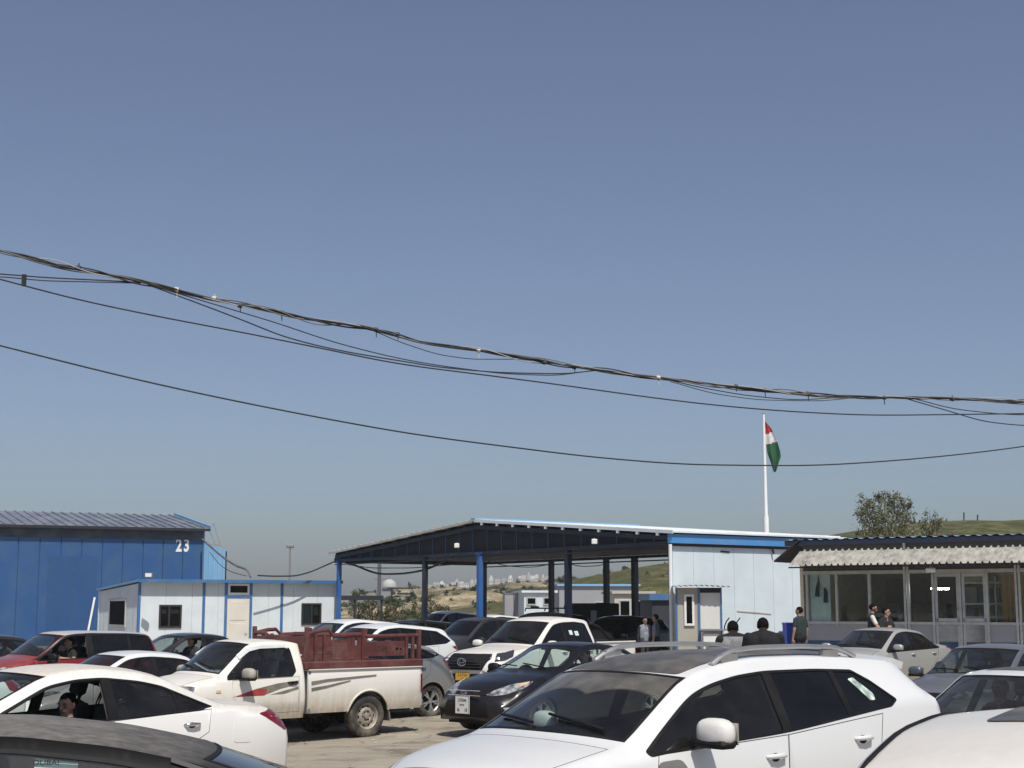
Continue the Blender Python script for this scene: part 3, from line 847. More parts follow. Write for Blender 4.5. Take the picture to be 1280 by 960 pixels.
# ------------------------------------------------------------------ ground
def ground_material():
    m, t, p = newmat('dusty worn asphalt'); N = t.nodes; L = t.links
    tc = N.new("ShaderNodeTexCoord")
    def noise(sc, det=8, ro=.6, vec=None):
        n = N.new("ShaderNodeTexNoise"); n.inputs["Scale"].default_value = sc; n.inputs["Detail"].default_value = det; n.inputs["Roughness"].default_value = ro
        L.new(vec or tc.outputs["Object"], n.inputs["Vector"]); return n.outputs["Fac"]
    mp = N.new("ShaderNodeMapping"); mp.inputs["Rotation"].default_value = (0, 0, .75); mp.inputs["Scale"].default_value = (.35, 2.2, 1)
    L.new(tc.outputs["Object"], mp.inputs[0])
    def ramp(f, stops):
        r = N.new("ShaderNodeValToRGB")
        while len(r.color_ramp.elements) < len(stops): r.color_ramp.elements.new(.5)
        for e, (q, c) in zip(r.color_ramp.elements, stops): e.position = q; e.color = (*c, 1)
        L.new(f, r.inputs[0]); return r.outputs[0]
    a = ramp(noise(.35, 9, .62), [(.32, (.24, .21, .165)), (.5, (.33, .29, .23)), (.68, (.43, .37, .285))])
    b = ramp(noise(1.0, 8, .6, mp.outputs[0]), [(.35, (.21, .19, .16)), (.7, (.43, .375, .29))])
    mx = N.new("ShaderNodeMixRGB"); mx.inputs[0].default_value = .5; L.new(a, mx.inputs[1]); L.new(b, mx.inputs[2])
    g = ramp(noise(55, 4, .7), [(.3, (.72, .72, .72)), (.7, (1.18, 1.16, 1.12))])
    m2 = N.new("ShaderNodeMixRGB"); m2.blend_type = 'MULTIPLY'; m2.inputs[0].default_value = 1; L.new(mx.outputs[0], m2.inputs[1]); L.new(g, m2.inputs[2])
    st = ramp(noise(.8, 6, .7), [(.52, (1, 1, 1)), (.62, (.66, .64, .61)), (.72, (.42, .40, .38))])
    m3 = N.new("ShaderNodeMixRGB"); m3.blend_type = 'MULTIPLY'; m3.inputs[0].default_value = 1; L.new(m2.outputs[0], m3.inputs[1]); L.new(st, m3.inputs[2])
    vo = N.new("ShaderNodeTexVoronoi"); vo.feature = 'DISTANCE_TO_EDGE'; vo.inputs["Scale"].default_value = .45
    wn = N.new("ShaderNodeTexNoise"); wn.inputs["Scale"].default_value = 1.2; wn.inputs["Detail"].default_value = 6; L.new(tc.outputs["Object"], wn.inputs["Vector"])
    wm = N.new("ShaderNodeMixRGB"); wm.inputs[0].default_value = .35; L.new(tc.outputs["Object"], wm.inputs[1]); L.new(wn.outputs["Color"], wm.inputs[2]); L.new(wm.outputs[0], vo.inputs["Vector"])
    ck = ramp(vo.outputs["Distance"], [(.0, (.5, .48, .45)), (.012, (1, 1, 1))])
    m4 = N.new("ShaderNodeMixRGB"); m4.blend_type = 'MULTIPLY'; m4.inputs[0].default_value = .8; L.new(m3.outputs[0], m4.inputs[1]); L.new(ck, m4.inputs[2]); m3 = m4
    L.new(m3.outputs[0], p.inputs["Base Color"]); p.inputs["Roughness"].default_value = .92
    bp = N.new("ShaderNodeBump"); bp.inputs["Strength"].default_value = .5; bp.inputs["Distance"].default_value = .02
    L.new(noise(14, 9, .7), bp.inputs["Height"]); L.new(bp.outputs[0], p.inputs["Normal"])
    return m
M_['ground'] = ground_material()
xs = np.concatenate([[-3000, -1000, -300, -120, -60], np.arange(-30, 30.1, .6), [60, 120, 300, 1000, 3000]])
ys = np.concatenate([[-300, -60, -20], np.arange(-4, 60, .6), [70, 90, 105, 300, 1000, 3000]])
V = []; F = []
for j, y in enumerate(ys):
    for i, x in enumerate(xs):
        V.append((x, y, ground_z(x, y) + (.018 * math.sin(x * 1.7 + y) * math.sin(y * 1.3 - x * .6) if abs(x) < 30 and -4 < y < 60 else 0) - (.6 if y > 250 else 0)))
n = len(xs)
F = [(j * n + i, j * n + i + 1, (j + 1) * n + i + 1, (j + 1) * n + i) for j in range(len(ys) - 1) for i in range(n - 1)]
tag(mk('ground', V, F, M_['ground']), kind='structure')

# loose stones and grit on the lot
r_ = np.random.default_rng(3); V = []; F = []
for k in range(2600):
    x, y = r_.uniform(-9, 5), r_.uniform(15, 42)
    w = .008 + .028 * r_.random() ** 5; z = ground_z(x, y) + .008
    b = len(V)
    V += [(x - w, y - w * .8, z), (x + w, y - w * .6, z), (x + w * .8, y + w, z), (x - w * .7, y + w * .8, z), (x - w * .5, y - w * .2, z + w * .7), (x + w * .5, y + w * .3, z + w * .55)]
    F += [(b, b + 1, b + 5, b + 4), (b + 1, b + 2, b + 5), (b + 2, b + 3, b + 4, b + 5), (b + 3, b, b + 4)]
tag(mk('gravel', V, F, simple('grey grit', (.24, .22, .19), .9, var=.5, scale=3), None, None, False), kind='stuff')
for lab, px, py, w, h in (('long black rubber scrap lying by the grey hatchback wheel', 538, 856, .34, .07), ('short black rubber scrap lying nearest the black saloon', 546, 872, .10, .04)):
    D = 1900 * CAMH / (py - HORIZON); p = at(px, py, D)
    t = tag(None or thing('rubber_scrap', lab, 'debris', (p.x, D, ground_z(p.x, D) + .02)), group='rubber scraps on the lot')
    q = MB(); q.tube([(-w, 0, 0), (-w * .3, .06, h * .8), (w * .4, -.04, h * .6), (w, .05, 0)], [.03, .07, .06, .02], 8, 0, True, .5); q.build('strip', M_['rubber'], t, True)

# ------------------------------------------------------------------ hills
class VN:
    def __init__(s, seed):
        s.t = np.random.default_rng(seed).random((64, 64))
    def __call__(s, x, y):
        xi = np.floor(x).astype(int); yi = np.floor(y).astype(int); fx = x - xi; fy = y - yi
        fx = fx * fx * (3 - 2 * fx); fy = fy * fy * (3 - 2 * fy)
        g = lambda a, b: s.t[a % 64, b % 64]
        return (g(xi, yi) * (1 - fx) + g(xi + 1, yi) * fx) * (1 - fy) + (g(xi, yi + 1) * (1 - fx) + g(xi + 1, yi + 1) * fx) * fy - .5
vn = VN(3)
def fbm(x, y, o=4):
    r = 0; a = 1
    for k in range(o): r = r + a * vn(x * 2 ** k + 7 * k, y * 2 ** k + 3 * k); a *= .5
    return r
def sstep(t): t = np.clip(t, 0, 1); return t * t * (3 - 2 * t)
def hill_near(x, y):
    # green hill rising to the right behind the buildings
    top = np.interp(x, [-60, -20, 0, 7, 14, 23, 33, 43, 55, 63, 74, 110, 160, 260, 420], [0, .4, 3.0, 5.6, 7.0, 8.5, 10.6, 12.1, 13.6, 14.4, 14.6, 14.2, 12.5, 9, 6])
    front = sstep((y - 128 - 10 * vn(x / 25, x / 40 + 5)) / 92)
    back = 1 - .7 * sstep((y - 235) / 130)
    bank = 2.6 * sstep((y - 150 - 6 * fbm(x / 16, x / 16 + 3)) / 5) * (1 - sstep((y - 158) / 60)) * np.interp(x, [5, 14, 40, 70], [0, 1, 1, 0])
    return top * front * back + bank + .5 * fbm(x / 14, y / 14)
def hill_far(x, y):
    px = 640 + 1900 * x / np.maximum(y, 1)
    zt = np.interp(px, [0, 250, 430, 490, 540, 585, 640, 700, 760, 830, 1000, 1300], [1.5, 2.2, 4.6, 6.6, 7.6, 7.6, 8.8, 9.2, 8.8, 8.5, 8, 8])
    f1 = sstep((y - 285) / 150)
    md = np.exp(-((y - 262) / 22) ** 2) * 4.9 * np.interp(px, [400, 520, 560, 600, 640, 700], [.3, .75, 1, 1.05, .8, .4])
    gully = 2.4 * np.abs(fbm(x / 26, y / 40)) + 1.2 * fbm(x / 9, y / 12)
    return zt * f1 * (1 + .30 * sstep((y - 480) / 200)) + md + gully * f1 * (1 - .7 * sstep((y - 430) / 60)) + .4 * fbm(x / 8, y / 8)
def terrain_mesh(name, xs, ys, fz, mat):
    X, Y = np.meshgrid(xs, ys); Z = fz(X, Y); n = len(xs)
    V = np.stack([X.ravel(), Y.ravel(), Z.ravel()], 1)
    J, I = np.meshgrid(np.arange(len(ys) - 1), np.arange(n - 1), indexing='ij'); a = (J * n + I).ravel()
    F = np.stack([a, a + 1, a + n + 1, a + n], 1)
    return tag(mk(name, V, F, mat, None, None, True), kind='structure')
def hill_material(name, grass, soil, bias, sc=.06):
    m, t, p = newmat(name); N = t.nodes; L = t.links
    tc = N.new("ShaderNodeTexCoord"); ge = N.new("ShaderNodeNewGeometry")
    n = N.new("ShaderNodeTexNoise"); n.inputs["Scale"].default_value = sc; n.inputs["Detail"].default_value = 10; n.inputs["Roughness"].default_value = .68
    L.new(tc.outputs["Object"], n.inputs["Vector"])
    sp = N.new("ShaderNodeSeparateXYZ"); L.new(ge.outputs["Normal"], sp.inputs[0])
    mr = N.new("ShaderNodeMapRange"); mr.inputs[1].default_value = .55; mr.inputs[2].default_value = .95; mr.inputs[3].default_value = .35; mr.inputs[4].default_value = 0
    L.new(sp.outputs["Z"], mr.inputs[0])
    ad = N.new("ShaderNodeMath"); L.new(n.outputs["Fac"], ad.inputs[0]); L.new(mr.outputs[0], ad.inputs[1])
    r = N.new("ShaderNodeValToRGB"); r.color_ramp.elements[0].position = bias - .05; r.color_ramp.elements[1].position = bias + .05
    L.new(ad.outputs[0], r.inputs[0])
    def two(c, s_):
        n2 = N.new("ShaderNodeTexNoise"); n2.inputs["Scale"].default_value = s_; n2.inputs["Detail"].default_value = 8; L.new(tc.outputs["Object"], n2.inputs["Vector"])
        q = N.new("ShaderNodeValToRGB"); q.color_ramp.elements[0].position = .35; q.color_ramp.elements[1].position = .68
        q.color_ramp.elements[0].color = (*[v * .55 for v in c], 1); q.color_ramp.elements[1].color = (*[v * 1.3 for v in c], 1)
        L.new(n2.outputs["Fac"], q.inputs[0]); return q.outputs[0]
    mx = N.new("ShaderNodeMixRGB"); L.new(r.outputs[0], mx.inputs[0]); L.new(two(grass, .35), mx.inputs[1]); L.new(two(soil, .22), mx.inputs[2])
    fn = N.new("ShaderNodeTexNoise"); fn.inputs["Scale"].default_value = 1.6; fn.inputs["Detail"].default_value = 6; fn.inputs["Roughness"].default_value = .75; L.new(tc.outputs["Object"], fn.inputs["Vector"])
    fr = N.new("ShaderNodeValToRGB"); fr.color_ramp.elements[0].position = .38; fr.color_ramp.elements[1].position = .62; fr.color_ramp.elements[0].color = (.45, .48, .42, 1); fr.color_ramp.elements[1].color = (1.15, 1.12, 1.05, 1); L.new(fn.outputs["Fac"], fr.inputs[0])
    mf = N.new("ShaderNodeMixRGB"); mf.blend_type = 'MULTIPLY'; mf.inputs[0].default_value = 1; L.new(mx.outputs[0], mf.inputs[1]); L.new(fr.outputs[0], mf.inputs[2]); mx = mf
    L.new(mx.outputs[0], p.inputs["Base Color"]); p.inputs["Roughness"].default_value = .95; p.inputs["Specular IOR Level"].default_value = .1
    b = N.new("ShaderNodeBump"); b.inputs["Distance"].default_value = .6; b.inputs["Strength"].default_value = .6
    n3 = N.new("ShaderNodeTexNoise"); n3.inputs["Scale"].default_value = .7; n3.inputs["Detail"].default_value = 8; L.new(tc.outputs["Object"], n3.inputs["Vector"])
    L.new(n3.outputs["Fac"], b.inputs["Height"]); L.new(b.outputs[0], p.inputs["Normal"])
    return m
terrain_mesh('hill', np.arange(-60, 421, 2.0), np.arange(112, 420, 2.0), hill_near, hill_material('grassy hillside', (.105, .105, .045), (.30, .22, .14), .60))
terrain_mesh('hill', np.arange(-300, 520, 4.0), np.arange(232, 1100, 4.0), hill_far, hill_material('eroded sandy hillside', (.065, .07, .035), (.40, .33, .225), .48, .05))

# ------------------------------------------------------------------ building materials
def panel_paint(name, c, rough=.45, dirt=(.4, .36, .3), amt=.25, sc=.9):
    return simple(name, c, rough, var=.06, scale=1.2, dirt=dirt, dirt_amt=amt, dscale=sc)
M_['wall_blue'] = panel_paint('blue corrugated panel', (.020, .085, .235), .5, (.055, .12, .19), .75, .7)
M_['wall_white'] = panel_paint('white sandwich panel', (.66, .71, .74), .45, (.5, .48, .44), .25)
M_['wall_white2'] = panel_paint('bluish white sandwich panel', (.62, .71, .76), .4, (.55, .55, .54), .3)
M_['trim_blue'] = panel_paint('mid blue metal trim', (.045, .15, .34), .4)
M_['trim_navy'] = panel_paint('dull blue metal trim', (.02, .055, .13), .5, amt=.1)
M_['fascia_blue'] = panel_paint('bright blue fascia', (.07, .25, .55), .4)
M_['light_blue'] = panel_paint('light blue sheet', (.22, .43, .66), .4)
M_['col_blue'] = panel_paint('blue painted steel', (.025, .12, .38), .4)
M_['col_shaded'] = panel_paint('shade darkened navy steel', (.008, .014, .036), .5, amt=.08)  # blue steel under the shelter: its shade is put into this near-black navy
M_['roof_white'] = panel_paint('white roof sheet', (.72, .76, .78), .4)
M_['roof_beige'] = panel_paint('beige weathered sheet', (.52, .49, .42), .6, (.2, .17, .13), .5, 1.5)
M_['roof_grey'] = panel_paint('weathered galvanised roof', (.13, .145, .18), .38, (.45, .46, .48), .55, .8)
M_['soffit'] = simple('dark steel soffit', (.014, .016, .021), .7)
M_['frame_dark'] = simple('dark window frame', (.025, .022, .02), .5)
M_['alu'] = simple('dull aluminium frame', (.48, .48, .46), .5, .1)
M_['grey_panel'] = panel_paint('grey infill panel', (.33, .33, .345), .5)
M_['pane_dark'] = glass('dark window pane', (.38, .42, .43), .008, .5)
M_['shopglass'] = glass('shop window pane', (.86, .90, .88), .006, .8)
M_['door_cream'] = panel_paint('cream door', (.70, .66, .58), .5)
M_['concrete'] = simple('concrete', (.33, .31, .28), .9, var=.15, scale=3, bump=.3)
M_['white_paint'] = simple('white paint', (.78, .78, .77), .4, var=.03)
M_['galv'] = simple('galvanised steel', (.3, .3, .3), .5, .5)
M_['cable'] = simple('black cable sheath', (.014, .014, .015), .6)
M_['cable_grey'] = simple('sun bleached cable sheath', (.14, .13, .115), .7)
M_['cable_pale'] = simple('pale cable sheath', (.38, .36, .32), .7)

def corrugated(m, x0, x1, pitch, fy, amp, mi=0):
    """ribbed sheet; fy(x, v) -> (point) for v in 0..1"""
    n = max(2, int((x1 - x0) / pitch * 4)); V = []
    for i in range(n + 1):
        x = x0 + (x1 - x0) * i / n; h = amp * (0, 1, 1, 0)[i % 4]
        for v in (0, 1): V.append(fy(x, v, h))
    F = [(2 * i, 2 * i + 2, 2 * i + 3, 2 * i + 1) for i in range(n)]
    m.add(V, F, mi)

def ribbed_wall(name, x0, x1, z0, z1, y, pitch, mat, parent, rib=.018, seam=.03, zt=None, gap=.006):
    """sandwich-panel wall facing -y with recessed seams"""
    m = MB(); zt = zt or (lambda x: z1)
    x = x0
    while x < x1 - 1e-3:
        xe = min(x + pitch, x1)
        m.add([(x + gap, y, z0), (xe - gap, y, z0), (xe - gap, y, zt(xe)), (x + gap, y, zt(x))], [(0, 1, 2, 3)])
        m.add([(x + gap, y, z0), (x + gap, y, zt(x)), (x + gap, y + seam, zt(x)), (x + gap, y + seam, z0)], [(0, 1, 2, 3)])
        m.add([(xe - gap, y, z0), (xe - gap, y + seam, z0), (xe - gap, y + seam, zt(xe)), (xe - gap, y, zt(xe))], [(0, 1, 2, 3)])
        if rib:
            for q in np.arange(x + .16, xe - .1, .17):
                m.box(q - .012, q + .012, y - rib * .3, y, z0, zt(q) - .01)
        x = xe
    m.add([(x0, y + seam, z0), (x1, y + seam, z0), (x1, y + seam, zt(x1)), (x0, y + seam, zt(x0))], [(0, 1, 2, 3)])
    return m.build(name, mat, parent)

def window(parent, x0, x1, z0, z1, y, frame, pane, fw=.06, bars=(), d=.05, inner=None):
    m = MB()
    m.box(x0, x1, y - d, y + .02, z0, z0 + fw); m.box(x0, x1, y - d, y + .02, z1 - fw, z1)
    m.box(x0, x0 + fw, y - d, y + .02, z0 + fw, z1 - fw); m.box(x1 - fw, x1, y - d, y + .02, z0 + fw, z1 - fw)
    for b in bars: m.box(b - fw / 2, b + fw / 2, y - d * .9, y + .01, z0 + fw, z1 - fw)
    w = m.build('window', frame, parent)
    p = MB(); p.box(x0 + fw, x1 - fw, y - .038, y - .034, z0 + fw, z1 - fw); p.build('pane', pane, w)
    b = MB(); b.box(x0 + fw * .5, x1 - fw * .5, y - .008, y - .004, z0 + fw * .5, z1 - fw * .5); b.build('dark_interior', M_['under'], w)
    if inner:
        for (a, c, e, f) in inner:
            q = MB(); q.box(a, c, y - .026, y - .016, e, f); q.build('paper_notice', M_['wall_white'], w)
    return w

# ------------------------------------------------------------------ blue warehouse "23"
TH = math.radians(25); DIR = (math.cos(TH), math.sin(TH))
WC = at(256, 661, 88.0)
wh = thing('warehouse', 'tall blue panelled warehouse with ribbed grey roof and white number 23', 'warehouse', (WC.x, 88.0, 0), TH)
EV = WC.z; RG = EV + 1.28
ribbed_wall('wall', -34, 0, 0, EV - .02, 0, 1.13, M_['wall_blue'], wh, 0, .09, None, .022)
m = MB(); m.add([(0, .10, 0), (0, 18.4, 0), (0, 18.4, EV), (0, 9.2, RG - .05), (0, .10, EV)], [(0, 1, 2, 3, 4)]); m.add([(-34, .03, 0), (-34, .03, EV), (-34, 9.2, RG - .05), (-34, 18.4, EV), (-34, 18.4, 0)], [(0, 1, 2, 3, 4)]); m.add([(0, 18.4, 0), (-34, 18.4, 0), (-34, 18.4, EV), (0, 18.4, EV)], [(0, 1, 2, 3)])
m.build('wall', M_['wall_blue'], wh)
m = MB()
m.add([(-34.3, -.45, EV - .01), (.25, -.45, EV - .01), (.25, 9.2, RG), (-34.3, 9.2, RG)], [(0, 1, 2, 3)]); m.add([(-34.3, 18.9, EV - .05), (.25, 18.9, EV - .05), (.25, 9.2, RG - .005), (-34.3, 9.2, RG - .005)], [(3, 2, 1, 0)])
for x in np.arange(-34.2, .25, .55): m.bar((x, -.45, EV + .02), (x, 9.2, RG + .03), .07, .07)
roof = m.build('roof', M_['roof_grey'], wh)
m = MB(); m.box(-34.3, .22, -.40, .0, EV - .10, EV - .06); m.box(-34.3, .22, -.46, -.42, EV - .16, EV - .02); m.build('eaves', M_['soffit'], wh)
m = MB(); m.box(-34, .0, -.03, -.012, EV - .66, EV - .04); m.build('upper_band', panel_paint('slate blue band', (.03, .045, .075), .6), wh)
m = MB(); m.bar((.28, -.45, EV + .02), (.28, 9.2, RG + .05), .10, .22); m.build('verge_trim', M_['light_blue'], wh)
m = MB(); m.box(-.10, .0, -.05, .03, 0, EV - .1); m.build('corner_trim', M_['trim_blue'], wh)
P23 = at(230.5, 682.5, 86)
t23 = ray_t(230.5, (WC.x, 88.0), DIR)
for chx, ch in ((ray_t(225.5, (WC.x, 88.0), DIR), '2'), (ray_t(235, (WC.x, 88.0), DIR), '3')):
    yy = 88 + chx * DIR[1]; zc = at(230, 682.2, yy).z
    text_mesh('painted_number', ch, 1.02, M_['white_paint'], wh, Matrix.Translation((chx, -.012, zc)) @ Matrix.Rotation(PI / 2, 4, 'X'), .004, .66, .035)
# old doorway patched over: slightly darker sheets
x0, x1 = ray_t(64, (WC.x, 88), DIR), ray_t(124, (WC.x, 88), DIR)
m = MB()
xm = x0 + (x1 - x0) * .53
m.box(x0, xm - .02, -.022, -.004, .3, 4.9); m.box(xm + .02, x1, -.022, -.004, .3, 4.9)
m.build('sliding_door', panel_paint('darker blue sheet', (.015, .074, .215), .55, (.04, .09, .13), .5, .6), wh)
m = MB(); m.box(xm - .02, xm + .02, -.03, -.006, .3, 4.9, 0)
for z in (1.4, 2.9, 4.1): m.box(x0 + .1, x1 - .1, -.026, -.023, z, z + .02)
m.build('door_rail', simple('rust stained rail', (.035, .075, .15), .7, var=.4), wh)
m = MB(); 
for (x, z0) in ((.45, EV + .2),): 
    m.bar((.3, .2, EV - .1), (.55, .2, EV + .35), .03); m.bar((.05, -.1, EV - .9), (1.0, -.1, EV - .95), .05); m.bar((.55, .2, EV + .35), (.9, -.1, EV - .9), .02); m.bar((.3, .2, EV), (.6, -.1, EV - .9), .02)
m.build('cable_bracket', M_['galv'], wh)

# light blue annex shed beside the warehouse
AN = at(252, 674, 90.5)
an = thing('annex_shed', 'narrow light blue ribbed shed attached beyond the warehouse corner', 'shed', (AN.x, 90.5, 0), math.radians(38))
m = MB()
m.prism([(0, 0), (1.6, 0), (1.6, AN.z - .72), (0, AN.z - .1)], .06, 3)
corrugated(m, 0, 1.6, .30, lambda x, v, h: (x, .05 - h, (AN.z + .02 - x * .40) * v), .07)
m.build('wall', M_['light_blue'], an)
m = MB(); m.box(1.59, 1.66, -.05, .1, 0, AN.z - .68); m.build('corner_trim', M_['under'], an)

# ------------------------------------------------------------------ white cabin
TG = math.radians(27); GD = (math.cos(TG), math.sin(TG)); GP = (at(175, 724, 65.7).x, 65.7)
gx = lambda px: ray_t(px, GP, GD)
gz = lambda px, py: at(px, py, GP[1] + gx(px) * GD[1]).z
GH = at(175, 724, 65.7).z; GL = gx(425.5); DEP = 8.0
cab = thing('site_cabin', 'long low white site cabin with blue trims, cream door and dark windows', 'cabin', (GP[0], GP[1], 0), TG)
ribbed_wall('wall', 0, GL, 0, GH - .12, 0, 1.15, M_['wall_white'], cab, .02)
zr_ = lambda x: GH - .12 - .03 * x
m = MB(); e = ribbed_wall('wall', -DEP, 0, 0, GH, 0, 1.15, M_['wall_white'], cab, .02, .03, lambda x: GH - .16 + .036 * x)
e.rotation_euler = (0, 0, -PI / 2); e.location = (0, 0, 0)
m.add([(GL, .03, 0), (GL, DEP, 0), (GL, DEP, GH - .3), (GL, .03, GH - .1)], [(0, 1, 2, 3)]); m.add([(0, DEP, 0), (0, DEP, GH - .4), (GL, DEP, GH - .4), (GL, DEP, 0)], [(0, 1, 2, 3)]); m.build('wall', M_['wall_white'], cab)
m = MB(); V = [(-.12, -.34, GH - .09), (GL + .05, -.34, GH - .09), (GL + .05, DEP + .1, GH - .40), (-.12, DEP + .1, GH - .40)]
m.add(V + [(a, b, c + .09) for a, b, c in V], [(3, 2, 1, 0), (4, 5, 6, 7), (0, 1, 5, 4), (1, 2, 6, 5), (2, 3, 7, 6), (3, 0, 4, 7)]); m.build('roof', M_['light_blue'], cab)
m = MB(); m.box(-.13, GL + .06, -.365, -.345, GH - .13, GH + .005); m.build('fascia', M_['trim_blue'], cab)
m = MB(); m.box(-.055, .055, -.035, .05, 0, GH - .1); m.build('corner_trim', M_['trim_blue'], cab)
for px in (258.5, 355):
    x = gx(px); m = MB(); m.box(x - .06, x + .06, -.03, .01, 0, GH - .1); m.build('cover_strip', M_['trim_blue'], cab)
m = MB(); m.box(-.05, .05, -.03, .01, 0, GH - .36); e = m.build('corner_trim', M_['wall_white'], cab); e.location = (0, DEP, 0); e.rotation_euler = (0, 0, -PI / 2)
window(cab, gx(203.5), gx(231.5), gz(217, 785), gz(217, 756), -.005, M_['frame_dark'], M_['pane_dark'], .08, [gx(216)], .05, [(gx(207), gx(212.5), gz(210, 767), gz(210, 762)), (gx(218), gx(228), gz(223, 767), gz(223, 762))])
window(cab, gx(379.5), gx(404), gz(391, 781), gz(391, 754), -.005, M_['frame_dark'], M_['pane_dark'], .08, [gx(392)], .05, [(gx(382), gx(390.5), gz(386, 779), gz(386, 757)), (gx(394.5), gx(400), gz(397, 769), gz(397, 759))])
# side window on the far-left face
w = window(cab, -5.6, -2.35, GH - 2.05, GH - .82, -.005, M_['alu'], glass('dull dark pane', (.06, .07, .08), .02, .25), .09, [], .05); w.rotation_euler = (0, 0, -PI / 2)
x0, x1 = gx(287.5), gx(315); fz = gz(300, 748)
d = MB()
for q in (x0 - .12, x1): d.box(q, q + .12, -.04, .01, 0, GH - .1)
d.box(x0, x1, -.04, .01, fz, fz + .12); d.build('door_frame', M_['trim_blue'], cab)
d = MB(); d.box(x0, x1, -.03, .012, 0.05, fz); 
for (a, b) in ((fz - .95, fz - .12), (.2, fz - 1.1)): d.box(x0 + .16, x1 - .16, -.045, -.03, a, b, 0, None, .012)
dr = d.build('door', M_['door_cream'], cab)
d = MB(); d.tube([(x1 - .1, -.03, .98), (x1 - .1, -.09, .98), (x1 - .22, -.09, .98)], .014, 6); d.build('handle', M_['alu'], dr)
window(cab, x0 + .02, x1 - .02, fz + .16, GH - .16, -.005, M_['white_paint'], M_['pane_dark'], .09)
m = MB(); m.box(-.1, GL, -.55, 0, 0, .10); m.build('doorstep', M_['concrete'], cab)
fl = thing('floodlight', 'small floodlight on the roof edge of the white cabin', 'floodlight', (0, 0, 0))
p_ = at(186, 721, 64.6); fl.location = p_
m = MB(); m.box(-.16, .16, -.08, .08, -.02, .16, 0, None, .02); m.build('housing', M_['galv'], fl); m = MB(); m.box(-.13, .13, -.09, -.081, 0, .14); m.build('lens', M_['white_paint'], fl); m = MB(); m.box(-.02, .02, -.02, .02, -.16, -.02); m.build('bracket', M_['galv'], fl)
lb = thing('plank', 'white plank leaning at the far corner of the white cabin', 'plank', (at(106, 790, 72).x, 72.0, 0)); m = MB(); m.bar((0, 0, 0), (.32, .3, 2.55), .09, .03); m.build('board', M_['white_paint'], lb)

# ------------------------------------------------------------------ open shelter with gable front and white side wall
RT = (.574, -.819); BK = (.819, .574); P0 = (-1.40, 60.0); W2 = 11.6; LEN = 8.0; RH = 5.42; EH = 4.53
sh = thing('shelter', 'large open fronted steel shelter with low gable roof on blue columns', 'shelter', (P0[0], P0[1], 0), math.atan2(RT[1], RT[0]))
# local: x along the gable (right), y to the back
zt_ = lambda x: RH - (RH - EH) * abs(x) / W2
m = MB()
for sg in (-1, 1):
    V = [(0, -.15, RH), (sg * (W2 + .25), -.15, zt_(W2 + .25)), (sg * (W2 + .25), LEN + .15, zt_(W2 + .25)), (0, LEN + .15, RH)]
    V2 = [(a, b, c + .05) for a, b, c in V]
    m.add(V + V2, [(0, 1, 2, 3), (7, 6, 5, 4), (0, 4, 5, 1), (1, 5, 6, 2), (2, 6, 7, 3)])
m.build('roof', M_['roof_white'], sh)
m = MB()
for x in np.arange(-W2 + .1, W2, .5): m.box(x - .02, x + .02, -.15, LEN + .15, zt_(x) + .05, zt_(x) + .085)
m.build('roof_rib', M_['roof_white'], sh)
m = MB(); m.box(-.16, .16, -.18, LEN + .18, RH + .07, RH + .13); m.build('ridge_cap', M_['light_blue'], sh)
m = MB(); m.bar((-W2 - .3, -.17, zt_(W2 + .3) + .0), (-.1, -.17, RH), .03, .10); m.build('verge_trim', M_['roof_beige'], sh)
m = MB(); m.bar((.1, -.17, RH + .02), (W2 + .3, -.17, zt_(W2 + .3) + .02), .03, .11); m.build('verge_trim', M_['roof_white'], sh)
BC = 4.18
for yy in (.05, LEN - .05):
    m = MB()
    for sg in (-1, 1): m.bar((0, yy, RH - .22), (sg * W2, yy, EH - .18), .08, .16)
    m.bar((-W2, yy, BC), (W2, yy, BC), .09, .12)
    m.bar((-W2, yy, BC - .18), (W2, yy, BC - .18), .07, .05)
    m.build('truss_chord', M_['col_shaded'], sh)
    for k, x in enumerate(np.linspace(-W2 + 1.3, W2 - .9, 22)):
        q = MB(); q.bar((x, yy, BC), (x, yy, zt_(x) - .25), .042, .042); q.build('truss_post', M_['trim_navy'] if yy < 1 else M_['col_shaded'], sh)
m = MB()
for x in np.arange(-W2 + .3, W2, 1.05): m.box(x - .03, x + .03, -.10, LEN + .05, zt_(x) - .13, zt_(x) - .004)
m.build('purlins', M_['soffit'], sh)
for x in np.arange(.6, W2, 1.05):
    q = MB(); q.box(x - .05, x + .05, -.185, -.105, zt_(x) - .13, zt_(x) - .03); q.build('purlin_cap', M_['roof_white'], sh)
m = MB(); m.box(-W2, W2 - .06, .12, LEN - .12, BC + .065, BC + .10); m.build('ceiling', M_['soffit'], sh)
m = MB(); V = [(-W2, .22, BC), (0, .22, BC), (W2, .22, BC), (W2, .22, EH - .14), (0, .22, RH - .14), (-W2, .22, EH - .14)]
m.add(V + [(a, b + .03, c) for a, b, c in V], [(0, 1, 4, 5), (1, 2, 3, 4), (11, 10, 7, 6), (10, 9, 8, 7)]); m.build('gable_panel', M_['soffit'], sh)
